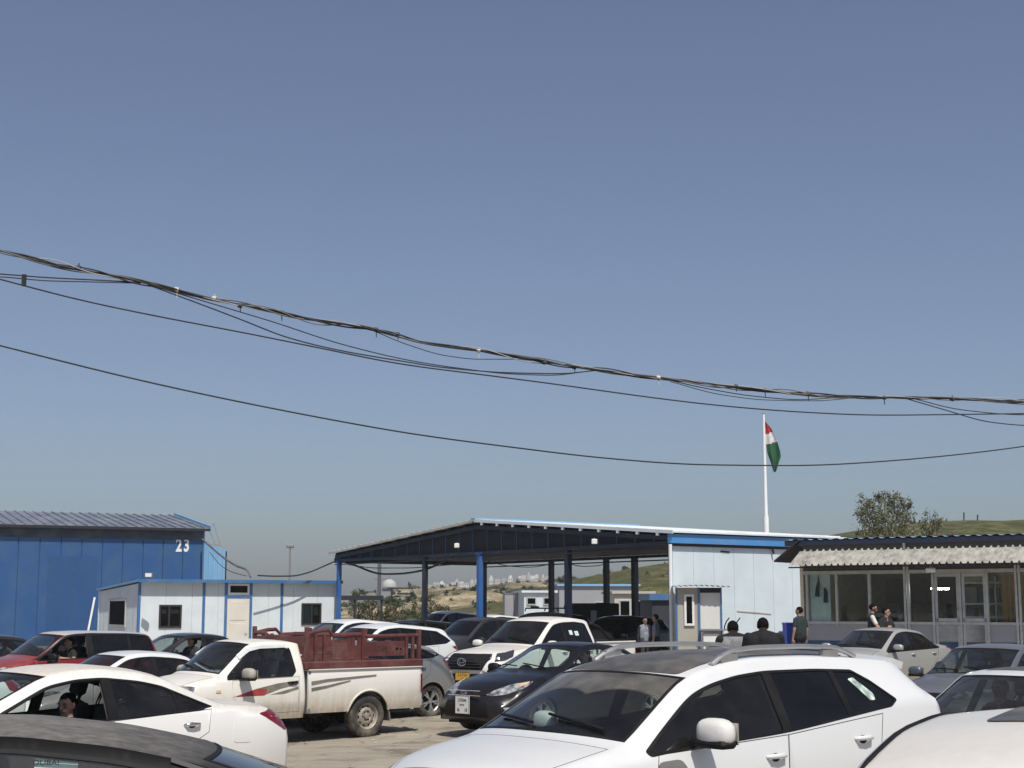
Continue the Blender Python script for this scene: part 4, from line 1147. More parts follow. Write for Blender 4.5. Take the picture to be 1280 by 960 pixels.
# side eaves beams
for sg in (-1, 1):
    m = MB(); m.bar((sg * W2, 0, BC), (sg * W2, LEN, BC), .12, .2); m.build('eaves_beam', M_['col_shaded'], sh)
def colm(x, y, w, mat, zt=BC):
    q = MB(); q.box(x - w / 2, x + w / 2, y - w / 2, y + w / 2, 0, zt); q.box(x - w, x + w, y - w, y + w, 0, .03); q.box(x - w * .8, x + w * .8, y - w * .8, y + w * .8, zt - .03, zt); q.build('column', mat, sh)
colm(-W2 + .35, .05, .17, M_['col_blue']); colm(-4.0, .12, .18, M_['col_shaded']); colm(.28, -.02, .19, M_['col_blue']); colm(5.8, .12, .20, M_['col_shaded'])
colm(-5.8, LEN - .05, .2, M_['col_shaded']); colm(0.1, LEN - .05, .22, M_['col_shaded']); colm(-1.5, LEN - .3, .2, M_['col_shaded'], BC - .05); colm(-W2 + .35, LEN - .05, .2, M_['col_shaded']); colm(W2 - .1, LEN - .05, .2, M_['col_shaded'])
# white side wall along the right eave : a skin facing +x
e = ribbed_wall('side_wall', .05, LEN + .2, 0, EH - .36, 0, .92, M_['wall_white2'], sh, 0)
e.rotation_euler = (0, 0, PI / 2); e.location = (W2, 0, 0)
m = MB(); m.box(W2 - .06, W2 - .035, .05, LEN + .2, 0, EH - .36); m.build('side_wall', M_['wall_white2'], sh)
m = MB(); m.box(W2 + .02, W2 + .16, -.16, LEN + .2, EH - .36, EH - .06); m.build('fascia', M_['fascia_blue'], sh)
m = MB(); m.box(W2 + .02, W2 + .12, -.1, LEN + .2, EH - .41, EH - .365); m.build('gutter', M_['soffit'], sh)
m = MB(); m.tube([(W2 + .10, -.12, EH - .40), (W2 + .10, -.12, 0)], .06, 10); m.build('downpipe', M_['white_paint'], sh, True)
m = MB(); m.box(W2 - .08, W2 + .015, -.06, .045, 0, EH - .3); m.build('corner_trim', M_['trim_blue'], sh)
for (y, z, w) in ((2.2, 3.95, .4),): 
    m = MB(); m.bar((W2 + .012, y, z), (W2 + .012, y + w, z - .02), .02, .05); m.build('cable_clip', M_['soffit'], sh)
m = MB(); m.bar((W2 + .012, 2.9, 1.95), (W2 + .012, 4.5, 1.85), .02, .035); m.build('wall_rail', M_['roof_beige'], sh)
m = MB(); m.bar((W2 + .1, 4.55, EH - .42), (W2 + .1, 4.6, EH - .62), .05, .06); m.build('wall_bracket', M_['soffit'], sh)
for lab, (px, py, D) in (('small white floodlight on the left half of the shelter truss', (571, 682, 60.5)), ('small white floodlight on the right half of the shelter truss', (743, 677, 53.5))):
    p_ = at(px, py, D - .25); f = thing('floodlight', lab, 'floodlight', p_)
    m = MB(); m.box(-.10, .10, -.06, .06, -.09, .09, 0, None, .02); m.build('housing', M_['white_paint'], f); m = MB(); m.box(-.02, .02, .0, .3, .07, .12); m.build('bracket', M_['galv'], f)

# entrance booth by the wall corner
bo = thing('kiosk', 'small booth with narrow white window and corrugated beige roof against the white wall', 'kiosk', (at(845, 800, 49.2).x, 49.2, 0), -.10)
KX = lambda px: ray_t(px, (bo.location.x, 49.2), (.995, -.0998))
KZ = lambda py: at(860, py, 49.4).z
kt = KZ(734)
m = MB(); x0, x1, xr = 0.06, KX(872), KX(899)
m.box(x0, x1 - .06, 0, 1.2, 0, kt - .02); m.build('wall', panel_paint('stained beige panel', (.42, .40, .35), .6, (.3, .2, .1), .5, 1.2), bo)
m = MB(); m.box(x1 + .02, xr - .03, .02, 1.2, .0, kt - .18); m.build('side_panel', panel_paint('off white panel', (.68, .68, .64), .5), bo)
m = MB(); m.box(x1 + .02, xr - .03, .01, .018, kt - .18, kt - .02); m.build('fascia', M_['soffit'], bo)
for a, w in ((0, .06), (x1 - .06, .08), (xr - .03, .05)):
    m = MB(); m.box(a, a + w, -.03, .03, 0, kt - .01); m.build('post', M_['trim_blue'], bo)
window(bo, KX(853), KX(865.5), KZ(782), KZ(743), -.005, M_['white_paint'], M_['pane_dark'], .07)
m = MB(); corrugated(m, -.12, xr + .28, .17, lambda x, v, h: (x, -.35 + 1.6 * v, kt + .02 + .05 * math.sin(x * 2.2) * .5 + h * .6), .04); m.build('roof', M_['roof_beige'], bo)
m = MB(); m.box(x1 + .0, xr + .3, -.30, .0, KZ(788), KZ(788) + .05); m.build('shelf', M_['galv'], bo)
for a in (x1 + .03, xr - .0, xr + .27):
    m = MB(); m.box(a, a + .04, -.28, -.24, 0, KZ(788)); m.build('shelf_leg', M_['galv'], bo)
m = MB()
for dx in (.08, .42): m.tube([(xr + dx, -.1, KZ(788)), (xr + dx, -.1, KZ(783)), (xr + dx + .06, -.1, KZ(777)), (xr + dx + .16, -.1, KZ(772))], .022, 6)
m.build('handrail', M_['soffit'], bo)
m = MB(); m.box(x1 + .1, xr - .1, -.2, -.19, .5, KZ(792)); m.build('notice_board', M_['white_paint'], bo)

# ------------------------------------------------------------------ glazed shop on a platform
SD = Vector((.835, -.55)).normalized(); SP = (at(1005, 760, 44).x, 44.0)
shop = thing('shop', 'long low shop with aluminium framed windows under a corrugated beige awning', 'shop', (SP[0], SP[1], 0), math.atan2(SD.y, SD.x))
sx = lambda px: ray_t(px, SP, (SD.x, SD.y))
sz = lambda px, py: at(px, py, SP[1] + sx(px) * SD.y).z
SL = 13.0; ZS = sz(1080, 778); ZH = sz(1080, 717.5); ZA = 3.22; ZT = 3.66; ZR = 3.98; PF = .42
posts = [1006, 1042.5, 1083, 1129, 1162, 1195.5, 1229, 1267]
X = [sx(p) for p in posts]; step = X[3] - X[2]
while X[-1] < SL: X.append(X[-1] + step)
m = MB(); m.box(0, SL, .0, .05, PF + .72, ZS - .05); m.build('wall', M_['grey_panel'], shop)
m = MB(); m.box(0, SL, -.012, .045, PF, PF + .72); m.build('plinth', panel_paint('dark blue plinth', (.02, .065, .14), .5), shop)
m = MB(); m.box(0, SL, -.04, .05, ZS - .05, ZS + .02); m.build('sill', M_['alu'], shop)
m = MB(); m.box(0, SL, -.03, .05, ZH, ZH + .10); m.build('header', M_['alu'], shop)
m = MB(); m.box(0, SL, .02, .06, ZH + .1, ZT + .3); m.build('wall', simple('shaded grey olive cladding', (.10, .10, .085), .8), shop)  # shade below the roof edge is put into this dark cladding colour
for i, x in enumerate(X):
    for k, o in enumerate(((-.075, .015) if i in (3, 7) else (-.035,))):
        m = MB(); m.box(x + o, x + o + .06, -.05, .06, PF if i > 2 else ZS - .1, ZH + .42 if i in (3, 7) else ZH + .02); m.build('mullion', M_['alu'], shop)
for i in range(len(X) - 1):
    m = MB(); m.box(X[i] + .04, X[i + 1] - .05, .0, .008, ZS + .02, ZH); m.build('window_pane', M_['shopglass'], shop)
for i in (4, 5):
    m = MB(); a, b = X[i] + .04, X[i + 1] - .04
    m.box(a, b, -.02, .03, ZS + .03, ZS + .12); m.box(a, b, -.02, .03, ZH - .1, ZH - .01); m.box(a, a + .07, -.02, .03, PF, ZH - .1); m.box(b - .07, b, -.02, .03, PF, ZH - .1); m.box(a + .07, b - .07, -.0, .02, PF, ZS + .03)
    dd = m.build('door', M_['alu'], shop)
    m = MB(); hx = b - .04 if i == 4 else a + .04; m.tube([(hx, -.02, ZS + .55), (hx, -.08, ZS + .55), (hx, -.08, ZS + .35), (hx, -.02, ZS + .35)], .015, 6); m.build('handle', M_['chrome'], dd)
m = MB(); m.box(0, SL, 5.0, 5.1, PF, ZT); m.box(-.1, 0, .0, 5.1, 0, ZT); m.box(SL, SL + .1, 0, 5.1, 0, ZT); m.build('wall', simple('warm inner wall', (.72, .62, .48), .8), shop)
m = MB(); m.box(0, SL, .06, 5.0, PF - .1, PF); m.build('floor', M_['concrete'], shop)
m = MB(); m.box(0, SL, .06, 5.0, ZH + .12, ZH + .2); m.build('ceiling', simple('pale ceiling', (.75, .72, .66), .8), shop)
m = MB(); corrugated(m, -.55, SL, .30, lambda x, v, h: (x, -.12 + 5.4 * v, ZR + .04 * v + h * .6), .05); m.build('roof', M_['light_blue'], shop)
m = MB(); m.box(-.5, SL, -.10, 5.2, ZR - .16, ZR - .01); m.build('roof_frame', simple('navy roof frame', (.014, .02, .045), .6), shop)
m = MB()
nr = int((SL + .05) / .19)
for k in range(nr):
    xa = -.05 + k * .19; sl = lambda x, v, h: (x, -.95 + .89 * v, ZA + (ZT - ZA) * v + h)
    pr = [(xa, 0), (xa + .115, 0), (xa + .14, .055), (xa + .165, .055), (xa + .19, 0)]
    for (xa_, ha), (xb_, hb) in zip(pr[:-1], pr[1:]): m.add([sl(xa_, 0, ha), sl(xb_, 0, hb), sl(xb_, 1, hb), sl(xa_, 1, ha)], [(0, 1, 2, 3)])
m.build('awning', simple('weathered fibre cement sheet', (.37, .36, .32), .85, var=.15, scale=4, dirt=(.07, .065, .055), dirt_amt=.8, dscale=3.4), shop)
m = MB()
for x in np.arange(.5, SL, 2.0): m.bar((x, -.02, ZA + .28), (x, -.9, ZA - .02), .04, .04)
m.bar((-.05, -.9, ZA - .04), (SL, -.9, ZA - .04), .04, .04); m.build('awning_frame', M_['soffit'], shop)
m = MB(); V = [(-.02, -.2, ZR - .02), (-.02, 1.6, ZR - .02), (-.72, 1.6, ZR - .62), (-.72, -.4, ZR - .62)]
m.add(V + [(a, b, c + .04) for a, b, c in V], [(0, 1, 2, 3), (7, 6, 5, 4), (0, 4, 5, 1), (1, 5, 6, 2), (2, 6, 7, 3), (3, 7, 4, 0)]); m.build('side_awning', simple('dark side sheet', (.02, .021, .024), .7), shop)
m = MB(); m.box(X[3] - .03, X[3] + .03, -.12, -.06, ZT - .02, ZR - .15); m.build('fascia_post', M_['galv'], shop)
# platform
pl = MB(); pl.box(-1.5, SL + .2, -2.1, -.015, 0, PF, 0, None, .02); o = pl.build('platform', M_['concrete'], None); o.location = shop.location; o.rotation_euler = shop.rotation_euler
tag(o, 'raised concrete platform along the shop front', 'platform')
# lamp under awning
wx = sx(1170); f = thing('wall_lamp', 'small white lamp hanging below the beige awning', 'lamp', (SP[0] + SD.x * wx + SD.y * .72, SP[1] + SD.y * wx - SD.x * .72, ZA - .16)); m = MB(); m.box(-.13, .13, -.06, .06, -.06, .06, 0, None, .025); m.build('housing', M_['white_paint'], f); m = MB(); m.box(-.02, .02, -.02, .02, .06, .14); m.build('bracket', M_['galv'], f)
def inshop(name, label, cat, px, depth, z=PF):
    x = sx(px) * (1 + depth * .012); return thing(name, label, cat, (SP[0] + SD.x * x - SD.y * depth, SP[1] + SD.y * x + SD.x * depth, z), math.atan2(SD.y, SD.x))
g = inshop('shelving', 'open grey shelving with dark goods behind the shop doors', 'shelves', 1165, 1.6)
m = MB()
for x in (0, 1.05, 2.1): m.box(x, x + .05, 0, .05, 0, 2.5); m.box(x, x + .05, .45, .5, 0, 2.5)
m.build('upright', M_['alu'], g)
for z in (.75, 1.35, 1.72, 2.3): m = MB(); m.box(0, 2.15, 0, .5, z, z + .05); m.build('shelf', M_['alu'], g)
for (x, w, z, h, c) in ((.1, .5, .8, .38, (.20, .18, .14)), (.7, .3, .8, .3, (.05, .05, .06)), (1.2, .3, .8, .4, (.10, .11, .13)), (1.6, .45, .8, .3, (.03, .03, .05)), (.12, .35, 1.4, .25, (.02, .04, .06)), (.6, .4, 1.4, .27, (.02, .03, .05)), (1.2, .35, 1.4, .22, (.09, .03, .025)), (1.65, .3, 1.4, .25, (.08, .05, .04)), (.15, .4, 1.77, .45, (.14, .14, .14)), (.6, .4, 1.77, .4, (.02, .05, .07)), (1.15, .5, 1.77, .42, (.015, .025, .09)), (1.7, .3, 1.77, .3, (.2, .2, .2)), (.2, .6, 2.35, .3, (.28, .26, .2)), (1.2, .7, 2.35, .3, (.25, .23, .2))):
    q = inshop('goods_box', f'dim box of goods on the shop shelving', 'box', 1165, 1.6); q["group"] = 'boxes on the shop shelving'
    q.location = q.location + Vector((SD.x * x, SD.y * x, z)); mm = MB(); mm.box(0, w, .06, .44, .0, h, 0, None, .01); mm.build('carton', simple('carton', c, .7), q)
cu = inshop('curtain', 'brown curtain hanging inside the shop window', 'curtain', 1237, .55, ZS + .05)
m = MB(); n = 40; V = []
for i in range(n + 1):
    x = .85 * i / n
    for z in (0, ZH - ZS - .1): V.append((x, .035 * math.sin(x * 46), z))
m.add(V, [(2 * i, 2 * i + 2, 2 * i + 3, 2 * i + 1) for i in range(n)]); m.build('cloth', simple('brown curtain cloth', (.45, .26, .10), .9), cu, True)
m = MB(); m.tube([(-.1, 0, ZH - ZS - .08), (1.0, 0, ZH - ZS - .08)], .015, 6); m.build('curtain_rod', M_['alu'], cu)
pn = inshop('partition', 'pale board partition inside the shop beside its corner', 'partition', 1007, .10, PF)
m = MB(); m.box(0.02, .62, 0, .04, 0, ZH - PF); m.build('board', simple('pale aqua board', (.70, .80, .78), .7), pn)
ct = inshop('hanging_coat', 'dark coat hanging on the pale partition', 'coat', 1013, .05, ZS + .1)
m = MB(); V = []
m.tube([(.15, .0, 1.25), (.15, 0, 1.05), (.12, 0, .85), (.10, 0, .62)], [.01, .05, .10, .12], 8, 0, True, .5); m.tube([(.33, .0, .86), (.36, 0, .75), (.35, 0, .45)], [.05, .10, .11], 8, 0, True, .5); m.build('coat', simple('dark teal cloth', (.03, .05, .05), .9), ct, True)
cb = inshop('wall_cupboard', 'maroon wall cupboard row inside the shop', 'cupboard', 1047, 3.6, PF + 1.75)
for k in range(6):
    m = MB(); m.box(k * .42, k * .42 + .4, 0, .35, 0, .75, 0, None, .01); m.build('cupboard_door', simple('maroon laminate', (.13, .04, .045), .5), cb)
cr = inshop('counter', 'dark low counter with appliances inside the shop', 'counter', 1045, 2.2, PF)
m = MB(); m.box(0, 3.4, 0, .6, 0, 1.2); m.build('body', simple('counter front', (.12, .12, .11), .7), cr); m = MB(); m.box(-.03, 3.43, -.03, .63, 1.2, 1.24); m.build('top', M_['soffit'], cr)
for k, (x, w, h) in enumerate(((.2, .5, .3), (.9, .3, .45), (1.4, .5, .3))): m = MB(); m.box(x, x + w, .1, .5, 1.245, 1.245 + h, 0, None, .03); m.build('appliance', M_['dash'], cr)
tl = inshop('tube_light', 'short white light tube glowing inside the shop', 'lamp', 1143, 1.0, ZS + .93)
m = MB(); m.tube([(0, 0, 0), (.5, 0, 0)], .022, 8); mt, t_, p_ = newmat('lit tube'); p_.inputs["Emission Color"].default_value = (1, 1, 1, 1); p_.inputs["Emission Strength"].default_value = 60
m.build('tube', mt, tl); m = MB(); m.box(0, .5, .02, .08, -.03, .03); m.build('holder', M_['white_paint'], tl)

# blue bins
def bin_(label, px, D, h, w, z=0.0):
    b = thing('wheelie_bin', label, 'bin', (at(px, 780, D).x, D, z), .2, 'blue bins by the shop corner')
    mt = simple('blue plastic', (.02, .08, .55), .4)
    m = MB(); V = [(-w / 2 * .85, -w / 2 * .85, .08), (w / 2 * .85, -w / 2 * .85, .08), (w / 2 * .85, w / 2 * .85, .08), (-w / 2 * .85, w / 2 * .85, .08), (-w / 2, -w / 2, h), (w / 2, -w / 2, h), (w / 2, w / 2, h), (-w / 2, w / 2, h)]
    m.add(V, [(3, 2, 1, 0), (0, 1, 5, 4), (1, 2, 6, 5), (2, 3, 7, 6), (3, 0, 4, 7)])
    for x in (-.14, 0, .14): m.box(x - .02, x + .02, -w / 2 * .98, -w / 2 * .8, .2, h - .15)
    m.build('bin_body', mt, b); m = MB(); m.box(-w / 2 - .02, w / 2 + .02, -w / 2 - .03, w / 2 + .02, h, h + .06, 0, None, .02); m.build('lid', mt, b)
    for x in (-w / 2 + .05, w / 2 - .05): q = MB(); q.lathe([(.09, -.03), (.09, .03), (.001, .03)], 14, 0, Matrix.Translation((x, w / 2 - .05, .09)) @ Matrix.Rotation(PI / 2, 4, 'Z')); q.build('wheel', M_['rubber'], b)
bin_('taller blue wheelie bin beside the standing man', 987.5, 47.3, 1.55, .36); bin_('shorter blue wheelie bin left of the taller bin', 981.5, 48.2, 1.28, .30)

# ------------------------------------------------------------------ far cabins, carport, dome, lamp posts
def cabin_box(name, label, px0, px1, py_top, D, depth, wallm, roofm, wins=(), rz=.15, roof_t=.12, over=.15, base=0, doors=()):
    p = at(px0, py_top, D); L = (px1 - px0) / FPX * D / math.cos(rz)
    h = p.z
    t = thing(name, label, 'cabin', (p.x, D, base), rz)
    m = MB(); m.box(0, L, 0, depth, 0, h - base - roof_t); m.build('wall', wallm, t)
    m = MB(); m.box(-over, L + over, -over, depth + over, h - base - roof_t, h - base); m.build('roof', roofm, t)
    for (a, b, c, d) in wins: window(t, a * L, b * L, c * (h - base), d * (h - base), -.005, M_['alu'], M_['pane_dark'], .06)
    for (a, b) in doors:
        q = MB(); q.box(a * L, b * L, -.03, 0, 0, h - base - roof_t - .25); q.build('door', M_['grey_panel'], t)
    return t
cabin_box('portable_cabin', 'white portable cabin with two dark slot windows behind the double cab', 655, 693, 738, 82, 3, M_['wall_white'], M_['roof_white'], [(.08, .40, .74, .88), (.62, .95, .74, .88)])
for k, px in enumerate((631, 643)):
    c = cabin_box('portable_toilet', ('left' if k == 0 else 'right') + ' one of the pair of grey toilet cubicles beside the white portable cabin', px, px + 11, 741, 84, 1.2, M_['grey_panel'], M_['roof_grey'], [], .1, .06, .03, 0, [(.2, .8)]); c["category"] = 'toilet'
cabin_box('portable_cabin', 'long grey cabin with light blue roof edge behind the shelter', 699, 797, 730, 92, 4, panel_paint('pale grey cladding', (.30, .31, .33), .6), M_['light_blue'], [(.45, .6, .45, .7)], .12)
cabin_box('portable_cabin', 'cream glazed cabin with flat beige roof near the shelter back', 768, 815, 739, 76, 3, panel_paint('cream cladding', (.55, .53, .46), .6), M_['roof_beige'], [(.12, .42, .3, .85), (.5, .8, .3, .85)], .1)
cabin_box('portable_cabin', 'dim cabin with blue roof fascia at the right inside of the shelter', 815, 842, 742, 70, 3, simple('dark cladding', (.03, .035, .045), .7), M_['trim_blue'], [], .1, .3)
gb = thing('generator', 'black generator housing standing behind the white double cab', 'generator', (at(716, 755, 64).x, 64, 0), .1)
m = MB(); m.box(0, 1.95, 0, 1.4, .15, at(740, 754, 64).z, 0, None, .04); m.build('housing', M_['under'], gb); m = MB(); m.box(.05, 1.9, .1, 1.3, 0, .15); m.build('skid', M_['soffit'], gb); m = MB(); m.box(.75, 1.0, -.02, 0, 1.4, 1.95); m.build('control_panel', M_['grey_panel'], gb)
cp = thing('carport', 'low black steel carport behind the end of the white cabin', 'carport', (at(436, 745, 86).x, 86, 0), .15)
m = MB(); m.box(-.9, 1.95, 0, 3, 2.50, 2.74); m.build('roof', M_['soffit'], cp)
for x in (.35, 1.85): q = MB(); q.box(x - .06, x + .06, .1, .22, 0, 2.50); q.build('post', M_['soffit'], cp)
DD = 300.0; dm = thing('domed_house', 'pale domed building with grey walls beyond the carport', 'building', (at(486.5, 735, DD).x, DD, 0))
R = 1.5; zc = at(486, 734, DD).z
m = MB(); m.lathe([(R * math.cos(a), R * 1.05 * math.sin(a)) for a in np.linspace(0, PI / 2 - .02, 10)], 28, 0, Matrix.Translation((0, 0, zc)) @ Matrix.Rotation(PI / 2, 4, 'X')); m.build('dome', simple('pale dome plaster', (.42, .42, .40), .7), dm, True)
m = MB(); m.tube([(0, 0, zc + 1.5), (0, 0, zc + 2.0)], .12, 8); m.build('finial', M_['galv'], dm)
m = MB(); m.box(-8, -2.4, -1.5, 3, 0, zc - 1.2); m.box(-2.3, .4, -1.6, 4, 0, zc - .2); m.build('wall', simple('grey plaster', (.26, .265, .28), .8), dm)
m = MB(); m.box(-1.2, 4.7, -1.9, 4, zc - .3, zc - .08); m.build('roof', M_['soffit'], dm)
for x in (1.5, 4.5): q = MB(); q.box(x - .12, x + .12, -1.7, -1.5, 0, zc - .3); q.build('post', M_['grey_panel'], dm)
cabin_box('house', 'small flat roofed dark canopy building right of the dome', 498, 514, 741, 290, 5, simple('mottled plaster', (.30, .28, .24), .8), M_['soffit'], [(.2, .45, .4, .7)], .0)["category"] = 'building'
sl = thing('street_lamp', 'slender street lamp rising behind the white cabin roof', 'street lamp', (at(362, 720, 120).x, 120, 0))
zt2 = at(362, 683, 120).z; m = MB(); m.tube([(0, 0, 0), (0, 0, zt2 - .1)], [.09, .055], 8); m.build('pole', M_['galv'], sl); m = MB(); m.box(-.28, .28, -.15, .15, zt2 - .12, zt2 + .12, 0, None, .04); m.build('lamp_head', M_['galv'], sl)
up = thing('utility_pole', 'grey utility mast with insulator arms seen through the shelter', 'utility pole', (at(474, 735, 170).x, 170, 0))
zt2 = at(474, 705, 170).z; m = MB(); m.box(-.2, .2, -.15, .15, 0, zt2); m.build('mast', simple('weathered mast', (.10, .10, .11), .8), up)
for k in (.4, 1.6, 2.6): m = MB(); m.box(-.9 + .2 * k, .9, -.1, .1, zt2 - k - .12, zt2 - k); m.build('cross_arm', M_['galv'], up)
for k, px in enumerate((1205, 1222)):
    D = 215; t = thing('post', ('taller left' if k == 0 else 'shorter right') + ' of the two bare posts on the green hill crest', 'post', (at(px, 655, D).x, D, 0))
    hz = float(hill_near(np.array([t.location.x]), np.array([float(D)]))[0]); t.location.z = hz - .3
    m = MB(); m.tube([(0, 0, 0), (.05, 0, at(px, 641 + k * 3, D).z - hz + .3)], .10, 8); m.build('shaft', M_['soffit'], t); m = MB(); m.ell((.05, 0, at(px, 641 + k * 3, D).z - hz + .3), (.12, .12, .08), 8, 6); m.build('cap', M_['soffit'], t)
# distant town
wcol = [simple('town plaster', c, .8, var=.1) for c in ((.62, .61, .58), (.55, .5, .44), (.45, .45, .46), (.68, .67, .65))]
RT2 = np.random.default_rng(5); used = []
specs = [(px, py, w, h) for (px, py, w, h) in (
    (531, 729, 7, 6), (538, 731, 6, 5), (545, 727.5, 7, 7), (552, 729, 8, 6), (560, 730.5, 5, 4), (566, 728, 7, 6), (571, 726.5, 6, 7), (577, 727, 5, 6), (583, 728.5, 6, 4), (590, 726.5, 5, 6), (596, 724, 5, 8), (602, 722, 4, 10), (614, 722, 5, 8), (622, 724, 7, 5), (630, 723, 5, 5), (638, 722, 6, 5), (650, 720, 4, 7), (655, 719, 5, 9), (661, 718, 4, 10), (666, 719.5, 6, 8), (671, 718, 4, 9), (679, 721, 5, 5), (686, 720, 5, 6), (684, 722, 8, 4))]
for k, (px, py, w, h) in enumerate(specs):
    D = 640 + 30 * (k % 5); sc = D / FPX; p = at(px, py, D); wd = w * sc; ht = h * sc
    places = ('pale', 'cream', 'grey', 'white')[k % 4]
    t = thing('town_block', 'distant pale town buildings along the sandy skyline', 'building', (p.x, D, p.z - ht - 3), 0, 'town buildings on the skyline')
    m = MB(); m.box(-wd / 2, wd / 2, 0, wd * .8, 0, ht + 3)
    if k % 3 == 0: m.box(-wd * .2, wd * .25, .5, wd * .5, ht + 3, ht + 4.0)
    m.build('wall', wcol[k % 4], t)
    nf = max(1, int(ht / 2.6)); nc = 2 if wd < 2.4 else 3
    for f_ in range(nf):
        for c_ in range(nc):
            x = -wd / 2 + (c_ + .5) * wd / nc; q = MB(); q.box(x - .28, x + .28, -.06, -.01, 3 + f_ * ht / nf + .5, 3 + f_ * ht / nf + 1.5); q.build('window', M_['grey_panel'], t)

# ------------------------------------------------------------------ flag pole
FP = at(959.5, 668, 70); tp = at(953, 518, 70)
fp = thing('flagpole', 'tall white flagpole behind the white walled shelter', 'flagpole', (FP.x - .05, 70, 0))
m = MB(); m.tube([(0, 0, 0), (0, 0, FP.z + .8), (0, 0, FP.z + .9), (0, 0, tp.z)], [.12, .12, .085, .055], 12); m.build('pole', M_['white_paint'], fp, True)
m = MB(); m.ell((0, 0, tp.z + .04), (.07, .07, .05), 10, 8); m.build('finial', M_['galv'], fp)
# limp flag with real folds
fl = thing('flag', 'limp flag in red, white and green hanging from the white pole', 'flag', (FP.x - .05, 70, 0))
zt_f = at(955, 527, 70).z; zb_f = at(969, 590, 70).z; Hf = zt_f - zb_f
NU, NV = 14, 40; V = []; F = []; mi = []
def flag_pt(u, v):
    top = .06 + .30 * v * 1.0; 
    x = np.interp(v, [0, .15, .4, .62, .8, 1.0], [.05, .06, .08, .14, .28, .40]) ; xr = np.interp(v, [0, .15, .4, .62, .72, .85, 1.0], [.08, .34, .58, .72, .74, .62, .50])
    X = x + (xr - x) * u
    return (X, .09 * math.sin(u * 9 + v * 3) * (.3 + v), zt_f - Hf * (v * (1 - .08 * u * (1 - v))))
for j in range(NV + 1):
    for i in range(NU + 1): V.append(flag_pt(i / NU, j / NV))
for j in range(NV):
    for i in range(NU):
        F.append((j * (NU + 1) + i, j * (NU + 1) + i + 1, (j + 1) * (NU + 1) + i + 1, (j + 1) * (NU + 1) + i))
        v = j / NV + .03 * (i / NU); mi.append(0 if v < .24 else (1 if v < .44 else 2))
o = mk('cloth', V, F, [simple('flag red', (.36, .02, .03), .8), simple('flag white', (.6, .6, .6), .8), simple('flag green', (.02, .10, .045), .8)], fl, mi, True)

# ------------------------------------------------------------------ trees and shrubs
def leaf_mat(name, c): 
    m, t, p = newmat(name); N = t.nodes; L = t.links
    oi = N.new("ShaderNodeNewGeometry"); r = N.new("ShaderNodeValToRGB")
    r.color_ramp.elements[0].color = (*[v * .6 for v in c], 1); r.color_ramp.elements[1].color = (*[v * 1.5 for v in c], 1)
    L.new(oi.outputs["Random Per Island"], r.inputs[0]); L.new(r.outputs[0], p.inputs["Base Color"]); p.inputs["Roughness"].default_value = .6; p.inputs["Specular IOR Level"].default_value = .25
    return m
M_['bark'] = simple('bark', (.10, .075, .05), .9, var=.3, scale=8)
def tree(name, label, X, Y, z0, H, clumps, leaf, n, leafc, trunk_r=.12, droop=.3, elong=2.0, cat='tree', seed=1):
    """clumps: (dx, dz, rx, rz) of crown lobes; leaves are small folded blades"""
    r = np.random.default_rng(seed)
    t = thing(name, label, cat, (X, Y, z0))
    tr = MB(); tr.tube([(0, 0, -.2), (.05, 0, H * .2), (-.04, .05, H * .45), (0, 0, H * .6)], [trunk_r, trunk_r * .85, trunk_r * .6, trunk_r * .3], 8)
    for (dx, dz, rx, rz) in clumps:
        tr.tube([(0, 0, H * .3), (dx * .45, r.normal() * .1, H * .3 + (dz - H * .3) * .6), (dx, r.normal() * rx * .3, dz + rz * .4)], [trunk_r * .5, trunk_r * .3, .012], 6)
        for k in range(5):
            a = r.random() * 2 * PI; tr.tube([(dx * .8, 0, dz - rz * .3), (dx + math.cos(a) * rx * .8, math.sin(a) * rx * .7, dz + rz * (r.random() * 1.2 - .2))], [trunk_r * .2, .008], 5)
    tr.build('trunk', M_['bark'], t, True)
    V = []; F = []
    tot = sum(c[2] * c[3] for c in clumps)
    for (dx, dz, rx, rz) in clumps:
        k = int(n * rx * rz / tot); nt_ = max(8, k // 26)
        tw = r.normal(size=(nt_, 3)); tw /= np.linalg.norm(tw, axis=1)[:, None]; tw *= (r.random(nt_) ** .45)[:, None] * 1.05
        tw = tw * [rx, rx * .9, rz] + [dx, 0, dz]
        for c in tw:
            for q in range(26):
                p = c + r.normal(size=3) * [rx * .13, rx * .13, rz * .15]
                d = r.normal(size=3); d[2] -= droop * 2; d /= np.linalg.norm(d); s_ = r.normal(size=3); s_ -= d * s_.dot(d); s_ /= np.linalg.norm(s_)
                L_ = leaf * (.7 + .6 * r.random()) * elong; w = leaf * .5
                b = len(V); V += [tuple(p), tuple(p + d * L_ * .5 + s_ * w), tuple(p + d * L_), tuple(p + d * L_ * .5 - s_ * w)]; F.append((b, b + 1, b + 2, b + 3))
    mk('crown', V, F, leafc, t, None, False)
    return t
L1 = leaf_mat('olive leaves', (.125, .13, .072)); L2 = leaf_mat('dark scrub leaves', (.045, .06, .022)); L3 = leaf_mat('dry reed leaves', (.11, .10, .05))
TX = at(1106, 645, 72)
def zz(py): return at(1106, py, 72).z
tree('eucalyptus_tree', 'dusty olive tree with open ragged crown rising behind the shop roof', TX.x, 72, 0, zz(640), [(-.2, zz(642), 1.0, .85), (.55, zz(640), .8, .85), (-.9, zz(640), .65, .6), (.2, zz(660), 1.35, .9), (-.75, zz(655), .7, .7), (.9, zz(655), .55, .7), (.5, zz(625), .45, .45), (-.75, zz(625), .5, .35), (1.0, zz(628), .35, .4), (0, zz(622), .4, .4)], .060, 3900, L1, .11, .45, 2.4, 'tree', 4)
T2 = at(1164, 655, 74)
